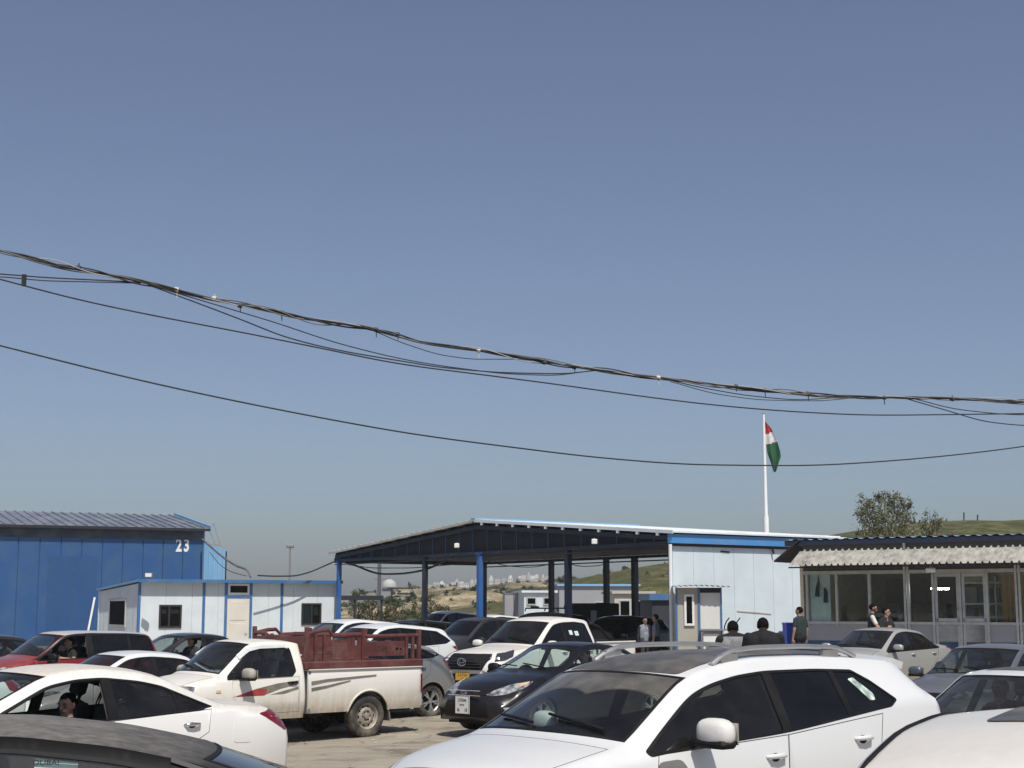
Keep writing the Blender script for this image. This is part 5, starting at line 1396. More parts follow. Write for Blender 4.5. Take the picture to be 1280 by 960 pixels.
tree('sapling_tree', 'small sparse sapling right of the olive tree above the shop roof', T2.x, 74, 0, at(1164, 645, 74).z, [(-.05, at(1164, 650, 74).z, .42, .55), (.35, at(1164, 653, 74).z, .35, .3), (-.3, at(1164, 660, 74).z, .4, .4), (.1, at(1164, 668, 74).z, .7, .4)], .055, 620, L1, .05, .4, 2.4, 'tree', 9)
for k, (px, py, D, rx, lab, lm, n) in enumerate(((449, 743, 130, 1.0, 'round dark green tree behind the black carport', L2, 1500), (466, 755, 104, .75, 'thin bare branched tree under the carport roof line', L3, 260), (503, 752, 104, 1.0, 'tall scrubby bush left of the second shelter column', L2, 1000), (533, 750, 108, .95, 'palm like bush just right of the second shelter column', L2, 1100), (553, 759, 104, .75, 'low dusty bush left of the tall blue column', L3, 600), (488, 763, 98, .65, 'low dry bush in front of the sandy bank', L3, 500))):
    p = at(px, py, D); h = p.z
    tree('shrub' if k > 1 else 'tree', lab, p.x, D, 0, h + .5, [(0, h, rx * .7, rx * .45), (-rx * .5, h * .75, rx * .55, h * .28), (rx * .55, h * .7, rx * .5, h * .3), (0, h * .45, rx * .9, h * .35)], .075, n, lm, .07, .2, 2.6, 'bush' if k > 1 else 'tree', 20 + k)

# low scrub dotted over the sandy slopes
r_ = np.random.default_rng(17); V = []; F = []
for fz, xr, yr, n, sz in ((hill_far, (-95, 75), (240, 430), 1300, 1.0), (hill_near, (-5, 190), (130, 235), 700, .55)):
    xs_ = r_.uniform(*xr, n); ys_ = r_.uniform(*yr, n); zs_ = fz(xs_, ys_)
    keep = vn(xs_ / 9, ys_ / 14) > -.08
    for x, y, z in zip(xs_[keep], ys_[keep], zs_[keep]):
        w = sz * (.4 + 1.0 * r_.random() ** 2)
        for k in range(9):
            c = np.array([x, y, z + .25 * w]) + r_.normal(size=3) * [w * .45, w * .45, w * .22]; d = r_.normal(size=3) * w * .42; q = r_.normal(size=3) * w * .34
            b = len(V); V += [tuple(c - d), tuple(c + q), tuple(c + d), tuple(c - q)]; F.append((b, b + 1, b + 2, b + 3))
tag(mk('scrub', V, F, leaf_mat('scrub leaves', (.05, .06, .028)), None, None, False), kind='stuff')

# ------------------------------------------------------------------ overhead cables
def cat_pts(pts, n=140):
    xs_ = [p[0] for p in pts]; X = np.linspace(xs_[0], xs_[-1], n)
    # smooth interpolation through the listed points (natural cubic via pchip)
    zk = np.array(xs_)[:, None]; yk = np.array([p[1] for p in pts], float)[:, None]
    Y = np.array([pchip_rows(zk.astype(float), yk, np.array([x]))[0] for x in X])
    k = np.ones(7) / 7; Yp = np.pad(Y, 3, mode='reflect', reflect_type='odd'); Y = np.convolve(Yp, k, 'valid')
    return X, Y
CD = lambda px: 24.0 + px / 1280.0 * 7.0
def cable(name, label, pts, r, mat, wob=0, ph=0.0, n=140, mi=0, into=None, D=CD, sag=None):
    X, Y = cat_pts(pts, n); P = []
    for i, (x, y) in enumerate(zip(X, Y)):
        D_ = D(x); p = at(x, y, D_)
        if wob: wv = wob * (.55 + .75 * (.5 + .5 * math.sin(x * .021 + ph * 2.3)) ** 2); p = p + Vector((0, wv * math.cos(ph + x * .037), wv * math.sin(ph + x * .037 + 1.3 * math.sin(x * .011 + ph))))
        P.append(p)
    if into is not None: into.tube(P, r, 6, mi); return into
    m = MB(); m.tube(P, r, 6, mi); o = m.build(name, mat, None, True, 60)
    return tag(o, label, 'cable', None)
main = [(-500, 214), (-250, 262), (0, 313), (60, 328), (130, 342), (175, 353), (240, 368), (330, 386), (400, 402), (470, 413), (530, 428), (600, 438), (660, 449), (710, 458), (760, 463), (820, 472), (880, 480), (960, 489), (1040, 494), (1100, 497), (1170, 498), (1280, 501), (1500, 500), (1800, 480)]
bun = thing('cable_bundle', 'thick bundle of twisted black and grey cables crossing the whole sky', 'cable', at(640, 446, CD(640)))
for k, (ph, mt, r, wb) in enumerate(((0, 'cable', .017, .022), (1.6, 'cable', .015, .030), (3.1, 'cable_grey', .013, .036), (4.6, 'cable', .012, .030), (5.5, 'cable_pale', .009, .046), (2.4, 'cable_grey', .010, .055))):
    m = MB(); cable('', '', main, r, None, wb, ph, 420, 0, m); o = m.build('strand', M_[mt], bun, True, 60); o.matrix_parent_inverse = Matrix.Translation(-bun.location)
for px, py in ((98, 335), (221, 362), (268, 373), (300, 382), (352, 391), (470, 412), (497, 418), (598, 438), (680, 453), (718, 459), (823, 472), (920, 483), (956, 488), (1010, 492), (1105, 497), (1190, 499)):
    p = at(px, py, CD(px)); q = MB(); q.tube([(p.x - .035, p.y, p.z + .006), (p.x + .035, p.y, p.z - .006)], .040, 8); q.bar((p.x, p.y, p.z), (p.x + .01, p.y, p.z + random.choice((-.14, .08, -.1))), .015)
    o = q.build('cable_tie', M_['roof_beige'] if px in (221, 268, 598, 823) else M_['cable'], bun); o.matrix_parent_inverse = Matrix.Translation(-bun.location)
singles = [
    ('upper loose cable running level into the bundle at the left', [(-500, 300), (-200, 333), (0, 342.5), (60, 347), (120, 350), (176, 353)], .012),
    ('second loose cable just below the level one at the left', [(-500, 310), (-200, 340), (0, 346), (60, 351), (120, 352.5), (176, 354)], .010),
    ('long black cable starting below the bundle and passing the flagpole top', [(-500, 205), (-200, 295), (0, 349), (100, 375), (200, 396), (300, 415), (400, 435), (500, 455), (600, 468), (700, 481), (800, 495), (900, 507), (1000, 515), (1100, 519), (1200, 518), (1280, 517), (1500, 505), (1800, 470)], .013),
    ('cable sagging from the bundle and rejoining it near the middle', [(185, 356), (250, 380), (300, 399), (360, 422), (420, 437), (500, 451), (560, 460), (640, 466), (700, 467), (745, 463)], .012),
    ('companion cable sagging beside the one that rejoins mid span', [(190, 357), (260, 378), (340, 402), (430, 431), (520, 452), (580, 461), (640, 467.5), (690, 469), (735, 464)], .010),
    ('short thin loop hanging under the middle of the bundle', [(468, 414), (510, 431), (560, 445), (600, 449), (640, 449), (670, 451)], .008),
    ('shallow loop hanging under the bundle above the flagpole', [(828, 473), (880, 485), (950, 496), (1000, 499.5), (1045, 497)], .010),
    ('lower shallow loop under the bundle above the flagpole', [(838, 477), (900, 493), (960, 500), (1020, 501), (1060, 498)], .008),
    ('cable dropping away from the bundle at the right end', [(1132, 498), (1180, 512), (1240, 528), (1290, 532), (1500, 520), (1800, 470)], .011),
    ('second cable leaving the bundle at the right end just above', [(1145, 499), (1200, 512), (1280, 518.5), (1500, 515), (1800, 480)], .010),
    ('lowest single black cable sagging across the flag', [(-500, 296), (-200, 380), (0, 432), (200, 481), (400, 522), (520, 543), (640, 559), (760, 573), (880, 581), (1000, 582), (1100, 577), (1200, 568), (1280, 558), (1500, 515), (1800, 420)], .014)]
for lab, pts, r in singles: cable('overhead_cable', lab, pts, r, M_['cable'], 0, 0, 200)
p = at(30, 350, CD(30)); q = MB(); q.box(p.x - .03, p.x + .03, p.y - .03, p.y + .03, p.z - .1, p.z + .09); o = q.build('cable_clamp', M_['cable'], None); tag(o, 'small black clamp joining the two level cables at the left', 'clamp')
# festoons on the buildings
cb2 = lambda D0, D1, a, b: (lambda px: D0 + (D1 - D0) * (px - a) / (b - a))
cable('service_cable', 'grey cable bundle swooping from the warehouse corner to the cabin roof', [(253, 674), (262, 682), (280, 697), (296, 707), (311, 714), (313, 721)], .055, M_['cable_grey'], .02, 0, 60, 0, None, cb2(87.5, 69, 253, 313))
cable('service_cable', 'thin wire between warehouse corner and cabin roof', [(262, 690), (275, 706), (290, 715), (308, 720)], .018, M_['cable'], 0, 0, 40, 0, None, cb2(87.5, 69, 262, 308))
cable('service_cable', 'black cable drooping from cabin roof up to the shelter eave', [(322, 719), (345, 720), (365, 720), (385, 716), (405, 708), (425, 699)], .035, M_['cable'], .012, 0, 60, 0, None, cb2(67, 69.4, 322, 425))
cable('service_cable', 'thick black cable festooned under the shelter truss', [(432, 703), (450, 709), (462, 714), (478, 717.5), (500, 717), (523, 714), (540, 709), (552, 703), (566, 697)], .045, M_['cable'], .01, 0, 70, 0, None, cb2(69.2, 61.5, 432, 566))
cable('service_cable', 'thin black cable strung behind the shelter columns', [(436, 706), (470, 710), (510, 710), (550, 707), (604, 702)], .02, M_['cable'], 0, 0, 60, 0, None, cb2(69.4, 60.4, 436, 604))
cable('service_cable', 'thin wire sagging between the tall blue column and the rear columns', [(610, 702), (640, 708), (662, 709), (690, 705)], .018, M_['cable'], 0, 0, 50, 0, None, cb2(60.5, 69, 610, 690))
cable('service_cable', 'thin wire sagging between the paired columns and the next column', [(708, 704), (730, 708), (748, 707), (764, 702)], .018, M_['cable'], 0, 0, 50, 0, None, cb2(56, 66, 708, 764))

# ------------------------------------------------------------------ dusty air
m, t, p = newmat('dusty air'); t.nodes.remove(p)
pv = t.nodes.new("ShaderNodeVolumePrincipled"); pv.inputs["Color"].default_value = (.86, .86, .87, 1); pv.inputs["Density"].default_value = .00042; pv.inputs["Anisotropy"].default_value = .2
t.links.new(pv.outputs[0], t.nodes["Material Output"].inputs["Volume"])
hz_ = MB(); hz_.box(-900, 900, -60, 1150, -3.0, 26); tag(hz_.build('haze', m), kind='stuff')

# ------------------------------------------------------------------ the cars
def D_front(xa, xb, zlo, zt): return [(xb, zlo), (xa, zlo), (xa + .02, zt), (xb, zt)]

def spec_sedan(L=4.5, W=1.76, H=1.45, wb=2.65, front=.9, **k):
    """origin half way along; all lengths in metres"""
    xF = L / 2 - .10; xR = -L / 2 + .07; fa = L / 2 - front; ra = fa - wb
    h = H
    sp = dict(W=W, xF=xF, xR=xR, zr=.23, arches=[(fa, .31, .345), (ra, .31, .345)], wheels=[(.315, .2, 'five'), (.315, .2, 'five')],
              prof=[(xR, h * .66), (xR + .10, h * .715), (xR + .55, h * .735), (xR + .72, h * .75), (-1.02, h * .945), (-.75, h * .975), (-.25, h), (.1, h * .992), (.38, h * .965), (1.22, h * .665), (1.55, h * .63), (fa + .35, h * .55), (xF - .12, h * .495), (xF, h * .44)],
              ye=[(xR, .80), (xR + .6, .80), (-1.0, .66), (-.3, .66), (.35, .67), (1.2, .82), (fa, .84), (xF, .80)],
              belt=[(xR, h * .65), (-1.2, h * .645), (.9, h * .605), (xF, h * .5)],
              dlo_rear=[(-1.0, h * .90), (-1.30, h * .76), (-1.42, h * .675), (-1.30, h * .655)], dlo_front=1.12,
              splits=[(-.22, .045), (-1.02, .014)], wind=(1.16, .40), rearwin=(-1.0, xR + .78),
              doors={'front_door': [(.98, .33), (1.02, .60), (.99, h * .62), (-.22, h * .65), (-.22, .33)], 'rear_door': [(-.22, .33), (-.22, h * .65), (-1.30, h * .66), (-1.22, .74), (ra + .36, .52), (ra + .35, .33)]},
              handles=[(-.08, h * .575), (-1.05, h * .585)], mirror=(.80, W / 2 + .10, h * .68, .95), seat_x=-.15,
              hoodgap=(xF - .12, 1.24, .05), deckgap=(xR + .66, xR + .06, .06))
    sp.update(k); return sp

HEAD = lambda xf, w, z, h=.14, l=.45: [(xf + .1, w * .50, z - h * .5), (xf - .02, w * .74, z - h * .45), (xf - l, w * 1.02, z + h * .45), (xf - l * .55, w * .92, z + h * .62), (xf - .1, w * .56, z + h * .15)]
def front_bits(sp, zl, zg, fog=True, gw=.42, gh=.10, low=True):
    xF = sp['xF']; W = sp['W'] / 2
    P = [('headlight', HEAD(xF, W, zl), (-.8, -.55, -.05), 'lamp', True, dict(rnd=.03)),
         ('grille', [(xF + .2, -gw, zg + gh), (xF + .2, gw, zg + gh), (xF + .2, gw * .85, zg - gh), (xF + .2, -gw * .85, zg - gh)], (-1, 0, 0), 'black', False, dict(rnd=.03))]
    if low: P.append(('bumper_intake', [(xF + .2, -.5, .42), (xF + .2, .5, .42), (xF + .2, .42, .30), (xF + .2, -.42, .30)], (-1, 0, 0), 'black', False, dict(rnd=.03)))
    if fog: P.append(('fog_lamp', [(xF, W * .62, .46), (xF, W * .86, .47), (xF, W * .82, .38), (xF, W * .66, .36)], (-.85, -.4, 0), 'lamp', True, dict(rnd=.02)))
    return P
def rear_bits(sp, z, h=.2, w=.34):
    xR = sp['xR']; W = sp['W'] / 2
    return [('tail_light', [(xR - .1, W * .60, z + h * .3), (xR + .05, W * .9, z + h * .5), (xR + w, W, z + h * .42), (xR + w * .5, W, z - h * .2), (xR, W * .9, z - h * .5), (xR - .1, W * .66, z - h * .3)], (.62, -.78, 0), 'red', True, dict(rnd=.03))]

PW = paint('white car paint', (.67, .68, .68), dust_top=.16, dust_low=.22)
PWd = paint('dusty white car paint', (.74, .72, .68), dust_top=.30, dust_low=.35)
PWb = paint('beige dusted white paint', (.78, .77, .74), dust_top=.62, dust_low=.2)
PWt = paint('mud splashed white pickup paint', (.74, .72, .66), dust_top=.24, dust_low=1.15, coat=.3)
PBK = paint('black car paint', (.008, .008, .010), dust_top=.03, dust_low=.06, rough=.25, coat=.8)
PBKd = paint('dust covered black paint', (.008, .008, .009), dust_top=.46, dust_low=.02, rough=.5, coat=.0, spec=.10, n0=.93, dustc=(.36, .335, .30))
PNV = paint('very dark blue paint', (.004, .0045, .008), dust_top=.012, dust_low=.03, rough=.3, coat=.35, spec=.3)
PRD = paint('red car paint', (.20, .004, .009), dust_top=.15, dust_low=.2)
PGY = paint('grey blue car paint', (.10, .115, .15), dust_top=.22, dust_low=.25, metal=.35)
PSV = paint('champagne silver paint', (.40, .405, .39), dust_top=.16, dust_low=.25, metal=.35, rough=.38)
PDG = paint('dark grey paint', (.022, .023, .025), dust_top=.06, dust_low=.12, metal=.3)
PG2 = paint('mid grey paint', (.22, .225, .23), dust_top=.25, dust_low=.35, metal=.3)
M_['dustyroof'] = simple('dust filmed dark roof glass', (.075, .07, .064), .42, var=.25, scale=9, dirt=DUST, dirt_amt=.25, dscale=3)
M_['darkshield'] = glass('dusty windscreen', (.72, .80, .78), .03)
M_['suvshield'] = swept_glass('windscreen with wiper arcs', (.66, .74, .73), .17, [(1.36, .46, 1.08, .66), (1.36, -.22, 1.08, .60)])

# ---- foreground white crossover
sp = dict(W=1.84, xF=2.30, xR=-2.42, zr=.26, g=.06, arches=[(1.44, .345, .395), (-1.36, .345, .395)], wheels=[(.345, .22, 'five')] * 2,
          prof=[(-2.44, .97), (-2.38, 1.09), (-2.14, 1.42), (-2.06, 1.54), (-1.88, 1.585), (-1.4, 1.615), (-.9, 1.635), (-.3, 1.635), (.1, 1.61), (.42, 1.565), (.66, 1.50), (1.38, 1.095), (1.62, 1.06), (2.08, .96), (2.30, .82)],
          ye=[(-2.4, .78), (-1.95, .68), (-1.0, .68), (.3, .70), (.6, .71), (1.3, .86), (1.6, .86), (2.3, .80)],
          belt=[(-2.4, 1.27), (-1.6, 1.21), (-.3, 1.07), (.9, 1.005), (2.2, .87)],
          dlo_rear=[(-1.26, 1.49), (-1.40, 1.41), (-1.59, 1.26), (-1.50, 1.21)], dlo_front=1.26, dlo_mg=.085,
          splits=[(-.27, .05), (-1.00, .03)], wind=(1.34, .62), rearwin=(-2.12, -2.36), zm=.76, yb=.965,
          roofpan={'roof_panel': (.615, -1.45, .105, .12, -.05)}, bow=(.13, .08),
          doors={'front_door': [(1.06, .40), (1.12, .66), (1.04, 1.01), (-.27, 1.07), (-.27, .40)], 'rear_door': [(-.27, .40), (-.27, 1.07), (-1.38, 1.17), (-1.30, .82), (-.86, .60), (-.83, .40)]},
          handles=[(-.10, .93), (-1.10, 1.0)], mirror=(.68, 1.055, 1.125, 1.12), seat_x=-.2, wipers=True, hoodgap=(2.14, 1.44, .06), lift=.03, fold_far=True, floor=.45)
sp['patches'] = front_bits(sp, .80, .70) + rear_bits(sp, .92) + [
    ('side_moulding', [(1.06, 1, .96), (.84, 1, .97), (.62, 1, .64), (.74, 1, .50), (.95, 1, .56)], (0, -1, 0), 'grey_plastic', True, dict(off=.008, rnd=.05)),
    ('fuel_flap', [(-1.48, -1, .98), (-1.30, -1, .98), (-1.30, -1, .82), (-1.48, -1, .82)], (0, 1, 0), 'paint', False, dict(off=.004, rnd=.03)),
    ('window_sticker', [(-1.15, 1, 1.42), (-1.22, 1, 1.43), (-1.34, 1, 1.31), (-1.33, 1, 1.265), (-1.27, 1, 1.265)], (0, -1, 0), 'sticker2', False, dict(off=.004, thick=.0, rnd=.012)),
    ('toll_sticker', [(.62, -.42, 2), (.50, -.42, 2), (.50, -.52, 2), (.62, -.52, 2)], (0, 0, -1), 'plate_white', False, dict(off=.004, thick=0))]
suv, s_, b_ = make_car('crossover_car', 'large white crossover with dusty dark roof and silver roof rails nearest the camera', 'car', 1.165, 11.45, .71, sp,
    dict(paint=PW, glass=M_['glass_tint'], glass_rear=M_['glass_dark'], windscreen=M_['suvshield'], roof_panel=M_['dustyroof'], arch_lip=M_['black'], mirror=PWd, far_glass=M_['glass']))
for sg in (1, -1):
    r = MB(); pth = []
    for x in np.linspace(.20, -1.46, 24):
        t = (x + 1.46) / 1.66; y = sg * (float(s_.ye(x)) - .05)
        z = float(s_.ztop(np.array([x]), np.array([y]))[0]) + .008 + .06 * min(1, 9 * t * (1 - t) * .9 + 0.0) ** .8
        pth.append((x, y, z))
    r.tube(pth, .026, 8, 0, True, .75)
    r.build('roof_rail', M_['silver_rail'], suv, True, 50)
    for x in (.02, -1.15):
        r = MB(); y = sg * (float(s_.ye(x)) - .05); z = float(s_.ztop(np.array([x]), np.array([y]))[0])
        r.box(x - .09, x + .09, y - .02, y + .02, z - .01, z + .05); r.build('rail_foot', M_['silver_rail'], suv)
r = MB(); V = []
for x, dz, hw in ((-1.66, -.03, .62), (-1.92, .012, .60), (-2.14, .0, .55)):
    for y in np.linspace(-hw, hw, 9):
        z0 = 1.595 - .03 * (y / hw) ** 2 + (0 if x > -1.7 else (-.018 if x > -2.0 else -.045)); V.append((x, y, z0 + dz))
n_ = 9; F = [(i * n_ + j, i * n_ + j + 1, (i + 1) * n_ + j + 1, (i + 1) * n_ + j) for i in range(2) for j in range(n_ - 1)]
b0 = len(V); V += [(x + .02, y, z - .055) for x, y, z in V]
F += [tuple(q + b0 for q in reversed(f)) for f in F]
F += [(2 * n_ + j + 1, 2 * n_ + j, 2 * n_ + j + b0, 2 * n_ + j + 1 + b0) for j in range(n_ - 1)] + [(i * n_, (i + 1) * n_, (i + 1) * n_ + b0, i * n_ + b0) for i in range(2)] + [((i + 1) * n_ + 8, i * n_ + 8, i * n_ + 8 + b0, (i + 1) * n_ + 8 + b0) for i in range(2)]
r.add(V, F); r.build('roof_spoiler', PW, suv, True, 40)

# ---- white saloon with the young man at its window
sp = spec_sedan(4.45, 1.70, 1.50, 2.60, .86, g=.065, xR=-2.33, xF=2.3, arches=[(1.56, .31, .345), (-1.24, .31, .345)],
    prof=[(-2.33, .98), (-2.27, 1.04), (-1.90, 1.075), (-1.6, 1.10), (-.95, 1.385), (-.65, 1.45), (-.2, 1.495), (.2, 1.485), (.55, 1.435), (1.45, 1.03), (1.7, .985), (1.95, .90), (2.2, .78), (2.3, .68)],
    ye=[(-2.33, .80), (-1.6, .80), (-.95, .67), (-.3, .67), (.5, .68), (1.4, .82), (1.7, .84), (2.3, .80)], wind=(1.40, .54), dlo_front=1.36,
    belt=[(-2.2, 1.03), (-1.5, 1.02), (-.2, .955), (.95, .915), (2.2, .75)],
    dlo_rear=[(-.85, 1.355), (-1.14, 1.21), (-1.36, 1.07), (-1.26, 1.035)], splits=[(-.20, .055), (-.94, .012)], dlo_mg=.075,
    doors={'front_door': [(1.02, .36), (1.16, .60), (1.2, .925), (-.2, .965), (-.2, .36)], 'rear_door': [(-.2, .36), (-.2, .965), (-1.33, 1.03), (-1.28, .80), (-.86, .58), (-.84, .36)]},
    handles=[(-.06, .86), (-1.08, .885)], rearwin=(-.95, -1.58), mirror=(1.08, .97, .98, .95), seat_x=-.05)
sp['patches'] = front_bits(sp, .72, .60) + [
    ('tail_light', [(-2.4, .52, .98), (-2.28, .80, .985), (-1.96, .86, .955), (-2.14, .86, .86), (-2.32, .80, .76), (-2.4, .56, .86)], (.55, -.83, 0), 'red', True, dict(rnd=.04)),
    ('fuel_flap', [(-1.52, -1, .90), (-1.33, -1, .90), (-1.33, -1, .72), (-1.52, -1, .72)], (0, 1, 0), 'paint', False, dict(off=.004, rnd=.03)),
    ('fuel_flap', [(-1.80, 1, .86), (-1.58, 1, .87), (-1.58, 1, .68), (-1.78, 1, .67)], (0, -1, 0), 'paint', False, dict(off=.004, rnd=.03)),
    ('boot_spoiler', [(-2.12, -.62, 1.3), (-2.12, .62, 1.3), (-2.33, .56, 1.3), (-2.33, -.56, 1.3)], (0, 0, -1), 'paint', False, dict(off=.035, rnd=.04))]
sunny, s_sun, _ = make_car('saloon_car', 'white saloon car with dusty beige roof and a young man at its open window', 'car', -4.58, 15.5, .79, sp,
    dict(paint=PWb, glass=M_['glass'], glass_rear=M_['glass_tint'], windscreen=M_['glass_dusty'], handle=M_['chrome'], mirror=PWd, open=('pane2',), open_side='L'))

# ---- pickup with the maroon cage : origin under the rear axle
def side_surface(W):
    return lambda x, z: np.interp(z, [.42, .55, .75, .95, 1.12, 1.2], [W * .955, W * .985, W, W * .99, W * .965, W * .95])
def pickup_bed(root, x0, x1, W, z0, z1, axle, ra, R, mat, inner, gate=True, g=.07):
    """open load bed with curved flanks, wheel arches cut out, tailgate, floor"""
    Wf = W / 2
    def Yb(x, z):
        t = (z - z0) / (z1 - z0); return Wf * np.interp(t, [0, .15, .45, .75, .93, 1], [.955, .985, 1.0, .992, .975, .955])
    for sg in (1, -1):
        out = [(x, z0) for x in np.linspace(x0, x1, 30)] + [(x, z1) for x in np.linspace(x1, x0, 30)]
        c = [(axle + ra * math.cos(a), R + ra * math.sin(a)) for a in np.linspace(0, 2 * PI, 37)[:-1]]
        gx, gz = np.meshgrid(np.arange(x0 + g / 2, x1, g), np.arange(z0 + g / 2, z1, g))
        P, T = cdt([out, c], np.stack([gx.ravel(), gz.ravel()], 1)); C = P[T].mean(1)
        T = T[in_poly(C, out) & ~in_poly(C, c)]
        V = np.stack([P[:, 0], sg * Yb(P[:, 0], P[:, 1]), P[:, 1]], 1)
        a = P[T]; ar = (a[:, 1, 0] - a[:, 0, 0]) * (a[:, 2, 1] - a[:, 0, 1]) - (a[:, 2, 0] - a[:, 0, 0]) * (a[:, 1, 1] - a[:, 0, 1])
        T = T[np.abs(ar) > 1e-9]; ar = ar[np.abs(ar) > 1e-9]
        T = np.where((ar * sg > 0)[:, None], T[:, ::-1], T)
        mk('bed_side', V, T, mat, root, None, True, None, 40)
        r = MB(); r.box(x0, x1, sg * Wf * .955 - .045, sg * Wf * .955 + .045, z1 - .012, z1 + .02, 0, None, .012)
        r.build('bed_rail', mat, root)
        u = MB()
        aa = np.linspace(-.3, PI + .3, 22); Vv = []
        for q in aa:
            x_, z_ = axle + ra * math.cos(q), max(z0 - .02, R + ra * math.sin(q)); y_ = float(Yb(x_, z_))
            Vv += [(x_, sg * (y_ - .003), z_), (x_, sg * (y_ - .42), z_)]
        u.add(Vv, [(2 * i, 2 * i + 1, 2 * i + 3, 2 * i + 2) for i in range(len(aa) - 1)])
        u.build('wheel_well', M_['under'], root)
        lip = MB(); lip.tube([(axle + (ra + .012) * math.cos(q), sg * (float(Yb(0, max(z0, R + (ra + .012) * math.sin(q)))) + .004), max(z0, R + (ra + .012) * math.sin(q))) for q in np.linspace(-.05, PI + .05, 24)], .018, 6)
        lip.build('arch_lip', mat, root, True)
        f = MB(); f.prism([(axle - ra - .06, R + .1), (axle - ra - .03, R + .1), (axle - ra - .06, .26), (axle - ra - .09, .26)], sg * Wf * .6, sg * Wf * .93)
        f.build('mudflap', M_['grey_plastic'], root)
    m = MB(); m.box(x0 + .02, x1, -Wf + .10, Wf - .10, z0 + .18, z0 + .22); m.box(x1 - .06, x1 - .005, -Wf + .02, Wf - .02, z0, z1 - .02)
    for sg in (1, -1): m.box(x0 + .02, x1 - .02, sg * (Wf - .13) - .012, sg * (Wf - .13) + .012, z0 + .2, z1 - .015)
    m.build('bed_floor', inner, root)
    t = MB(); t.box(x0 - .04, x0 + .012, -Wf * .95, Wf * .95, z0 + .02, z1 - .005, 0, None, .02); t.box(x0 - .046, x0 - .03, -Wf * .7, Wf * .7, z0 + .16, z1 - .14, 0, None, .006)
    t.build('tailgate', mat, root)
    for sg in (1, -1):
        l = MB(); l.box(x0 - .03, x0 + .10, sg * (Wf * .97) - .035, sg * (Wf * .97) + .01, z0 + .28, z1 - .12, 0, None, .015); l.build('tail_light', M_['red'], root)
    ch = MB()
    for y in (-.42, .42): ch.box(x0 - .05, x1 + 2.2, y - .05, y + .05, .40, .52)
    ch.tube([(axle, -.72, R), (axle, .72, R)], .055, 10); ch.ell((axle, .1, R), (.16, .15, .15), 12, 8)
    for y in (-.55, .55): ch.tube([(axle + .62, y, .48), (axle, y, .42), (axle - .6, y, .5)], .03, 6)
    ch.box(axle + .6, axle + 1.25, -.62, -.1, .36, .56)
    ch.build('chassis', M_['under'], root)
    b = MB(); b.box(x0 - .12, x0 - .03, -Wf * .9, Wf * .9, .46, .60, 0, None, .03); b.build('rear_bumper', M_['grey_plastic'], root)

sp = dict(W=1.76, xF=3.78, xR=1.32, zr=.40, g=.065, arches=[(3.085, .36, .42)], wheels=[(.365, .215, 'steel')], bulge=(.12, .0), bow=(.12, .0), taper=(.12, .0), mid=1.4, sm=.05,
          prof=[(1.25, 1.60), (1.32, 1.64), (1.45, 1.665), (1.9, 1.69), (2.25, 1.675), (2.42, 1.635), (3.02, 1.14), (3.3, 1.10), (3.6, 1.03), (3.75, .94), (3.8, .82)],
          ye=[(1.3, .70), (2.3, .70), (3.0, .83), (3.8, .84)], belt=[(1.3, 1.07), (3.1, 1.03), (3.8, .90)],
          dlo_rear=[(1.52, 1.60), (1.50, 1.50), (1.47, 1.16), (1.55, 1.075)], dlo_front=2.98, dlo_mg=.085, splits=[(2.50, .0)], wind=(2.98, 2.37),
          doors={'front_door': [(2.72, .50), (2.70, 1.045), (1.42, 1.075), (1.42, .50)]}, handles=[(1.56, .98)], mirror=(2.52, 1.03, 1.13, 1.15),
          seat_x=1.75, rear_seat=False, wipers=True, floor=.55, tuck=.02, hoodgap=(3.72, 3.06, .06))
stripe1 = [(2.55, 1, .80), (2.05, 1, .905), (1.55, 1, .94), (1.55, 1, .915), (2.0, 1, .835)]
sp['patches'] = [('headlight', [(3.9, .50, .98), (3.75, .80, .98), (3.5, .9, .96), (3.55, .9, .82), (3.8, .76, .78), (3.9, .5, .80)], (-.85, -.5, 0), 'lamp', True, dict(rnd=.03)),
    ('grille', [(3.9, -.46, .96), (3.9, .46, .96), (3.9, .42, .80), (3.9, -.42, .80)], (-1, 0, 0), 'chrome', False, dict(rnd=.03)),
    ('side_indicator', [(3.02, 1, .90), (2.93, 1, .90), (2.93, 1, .86), (3.02, 1, .86)], (0, -1, 0), 'amber', True, dict(off=.012, rnd=.015)),
    ('red_stripe', [(2.70, 1, .785), (2.25, 1, .905), (2.02, 1, .895), (2.12, 1, .79)], (0, -1, 0), 'stripe_red', True, dict(off=.003, thick=0)),
    ('grey_stripe', [(2.24, 1, .906), (1.85, 1, .975), (1.44, 1, 1.01), (1.44, 1, .95), (1.8, 1, .885), (2.11, 1, .80), (2.02, 1, .88)], (0, -1, 0), 'stripe_grey', True, dict(off=.003, thick=0)),
    ('grey_stripe', [(2.0, 1, .80), (1.44, 1, .915), (1.44, 1, .87), (1.75, 1, .80)], (0, -1, 0), 'stripe_grey', True, dict(off=.003, thick=0)),
    ('window_visor', [(2.52, 1, 1.42), (2.32, 1, 1.55), (2.1, 1, 1.58), (1.60, 1, 1.585), (1.55, 1, 1.52), (1.62, 1, 1.54), (2.1, 1, 1.53), (2.30, 1, 1.49), (2.50, 1, 1.36)], (0, -1, 0), 'visor', True, dict(off=.022, thick=.0, rnd=.02)),
    ('rear_window', [(1.2, -.55, 1.55), (1.2, .55, 1.55), (1.2, .58, 1.15), (1.2, -.58, 1.15)], (1, 0, 0), 'glass_dark', False, dict(rnd=.05))]
stripes = dict(stripe_red=simple('red decal', (.30, .03, .03), .5, dirt=DUST, dirt_amt=.4, dscale=5), stripe_grey=simple('grey decal', (.15, .14, .115), .5, dirt=DUST, dirt_amt=.4, dscale=5))
PXY = (-3.04, 27.25)
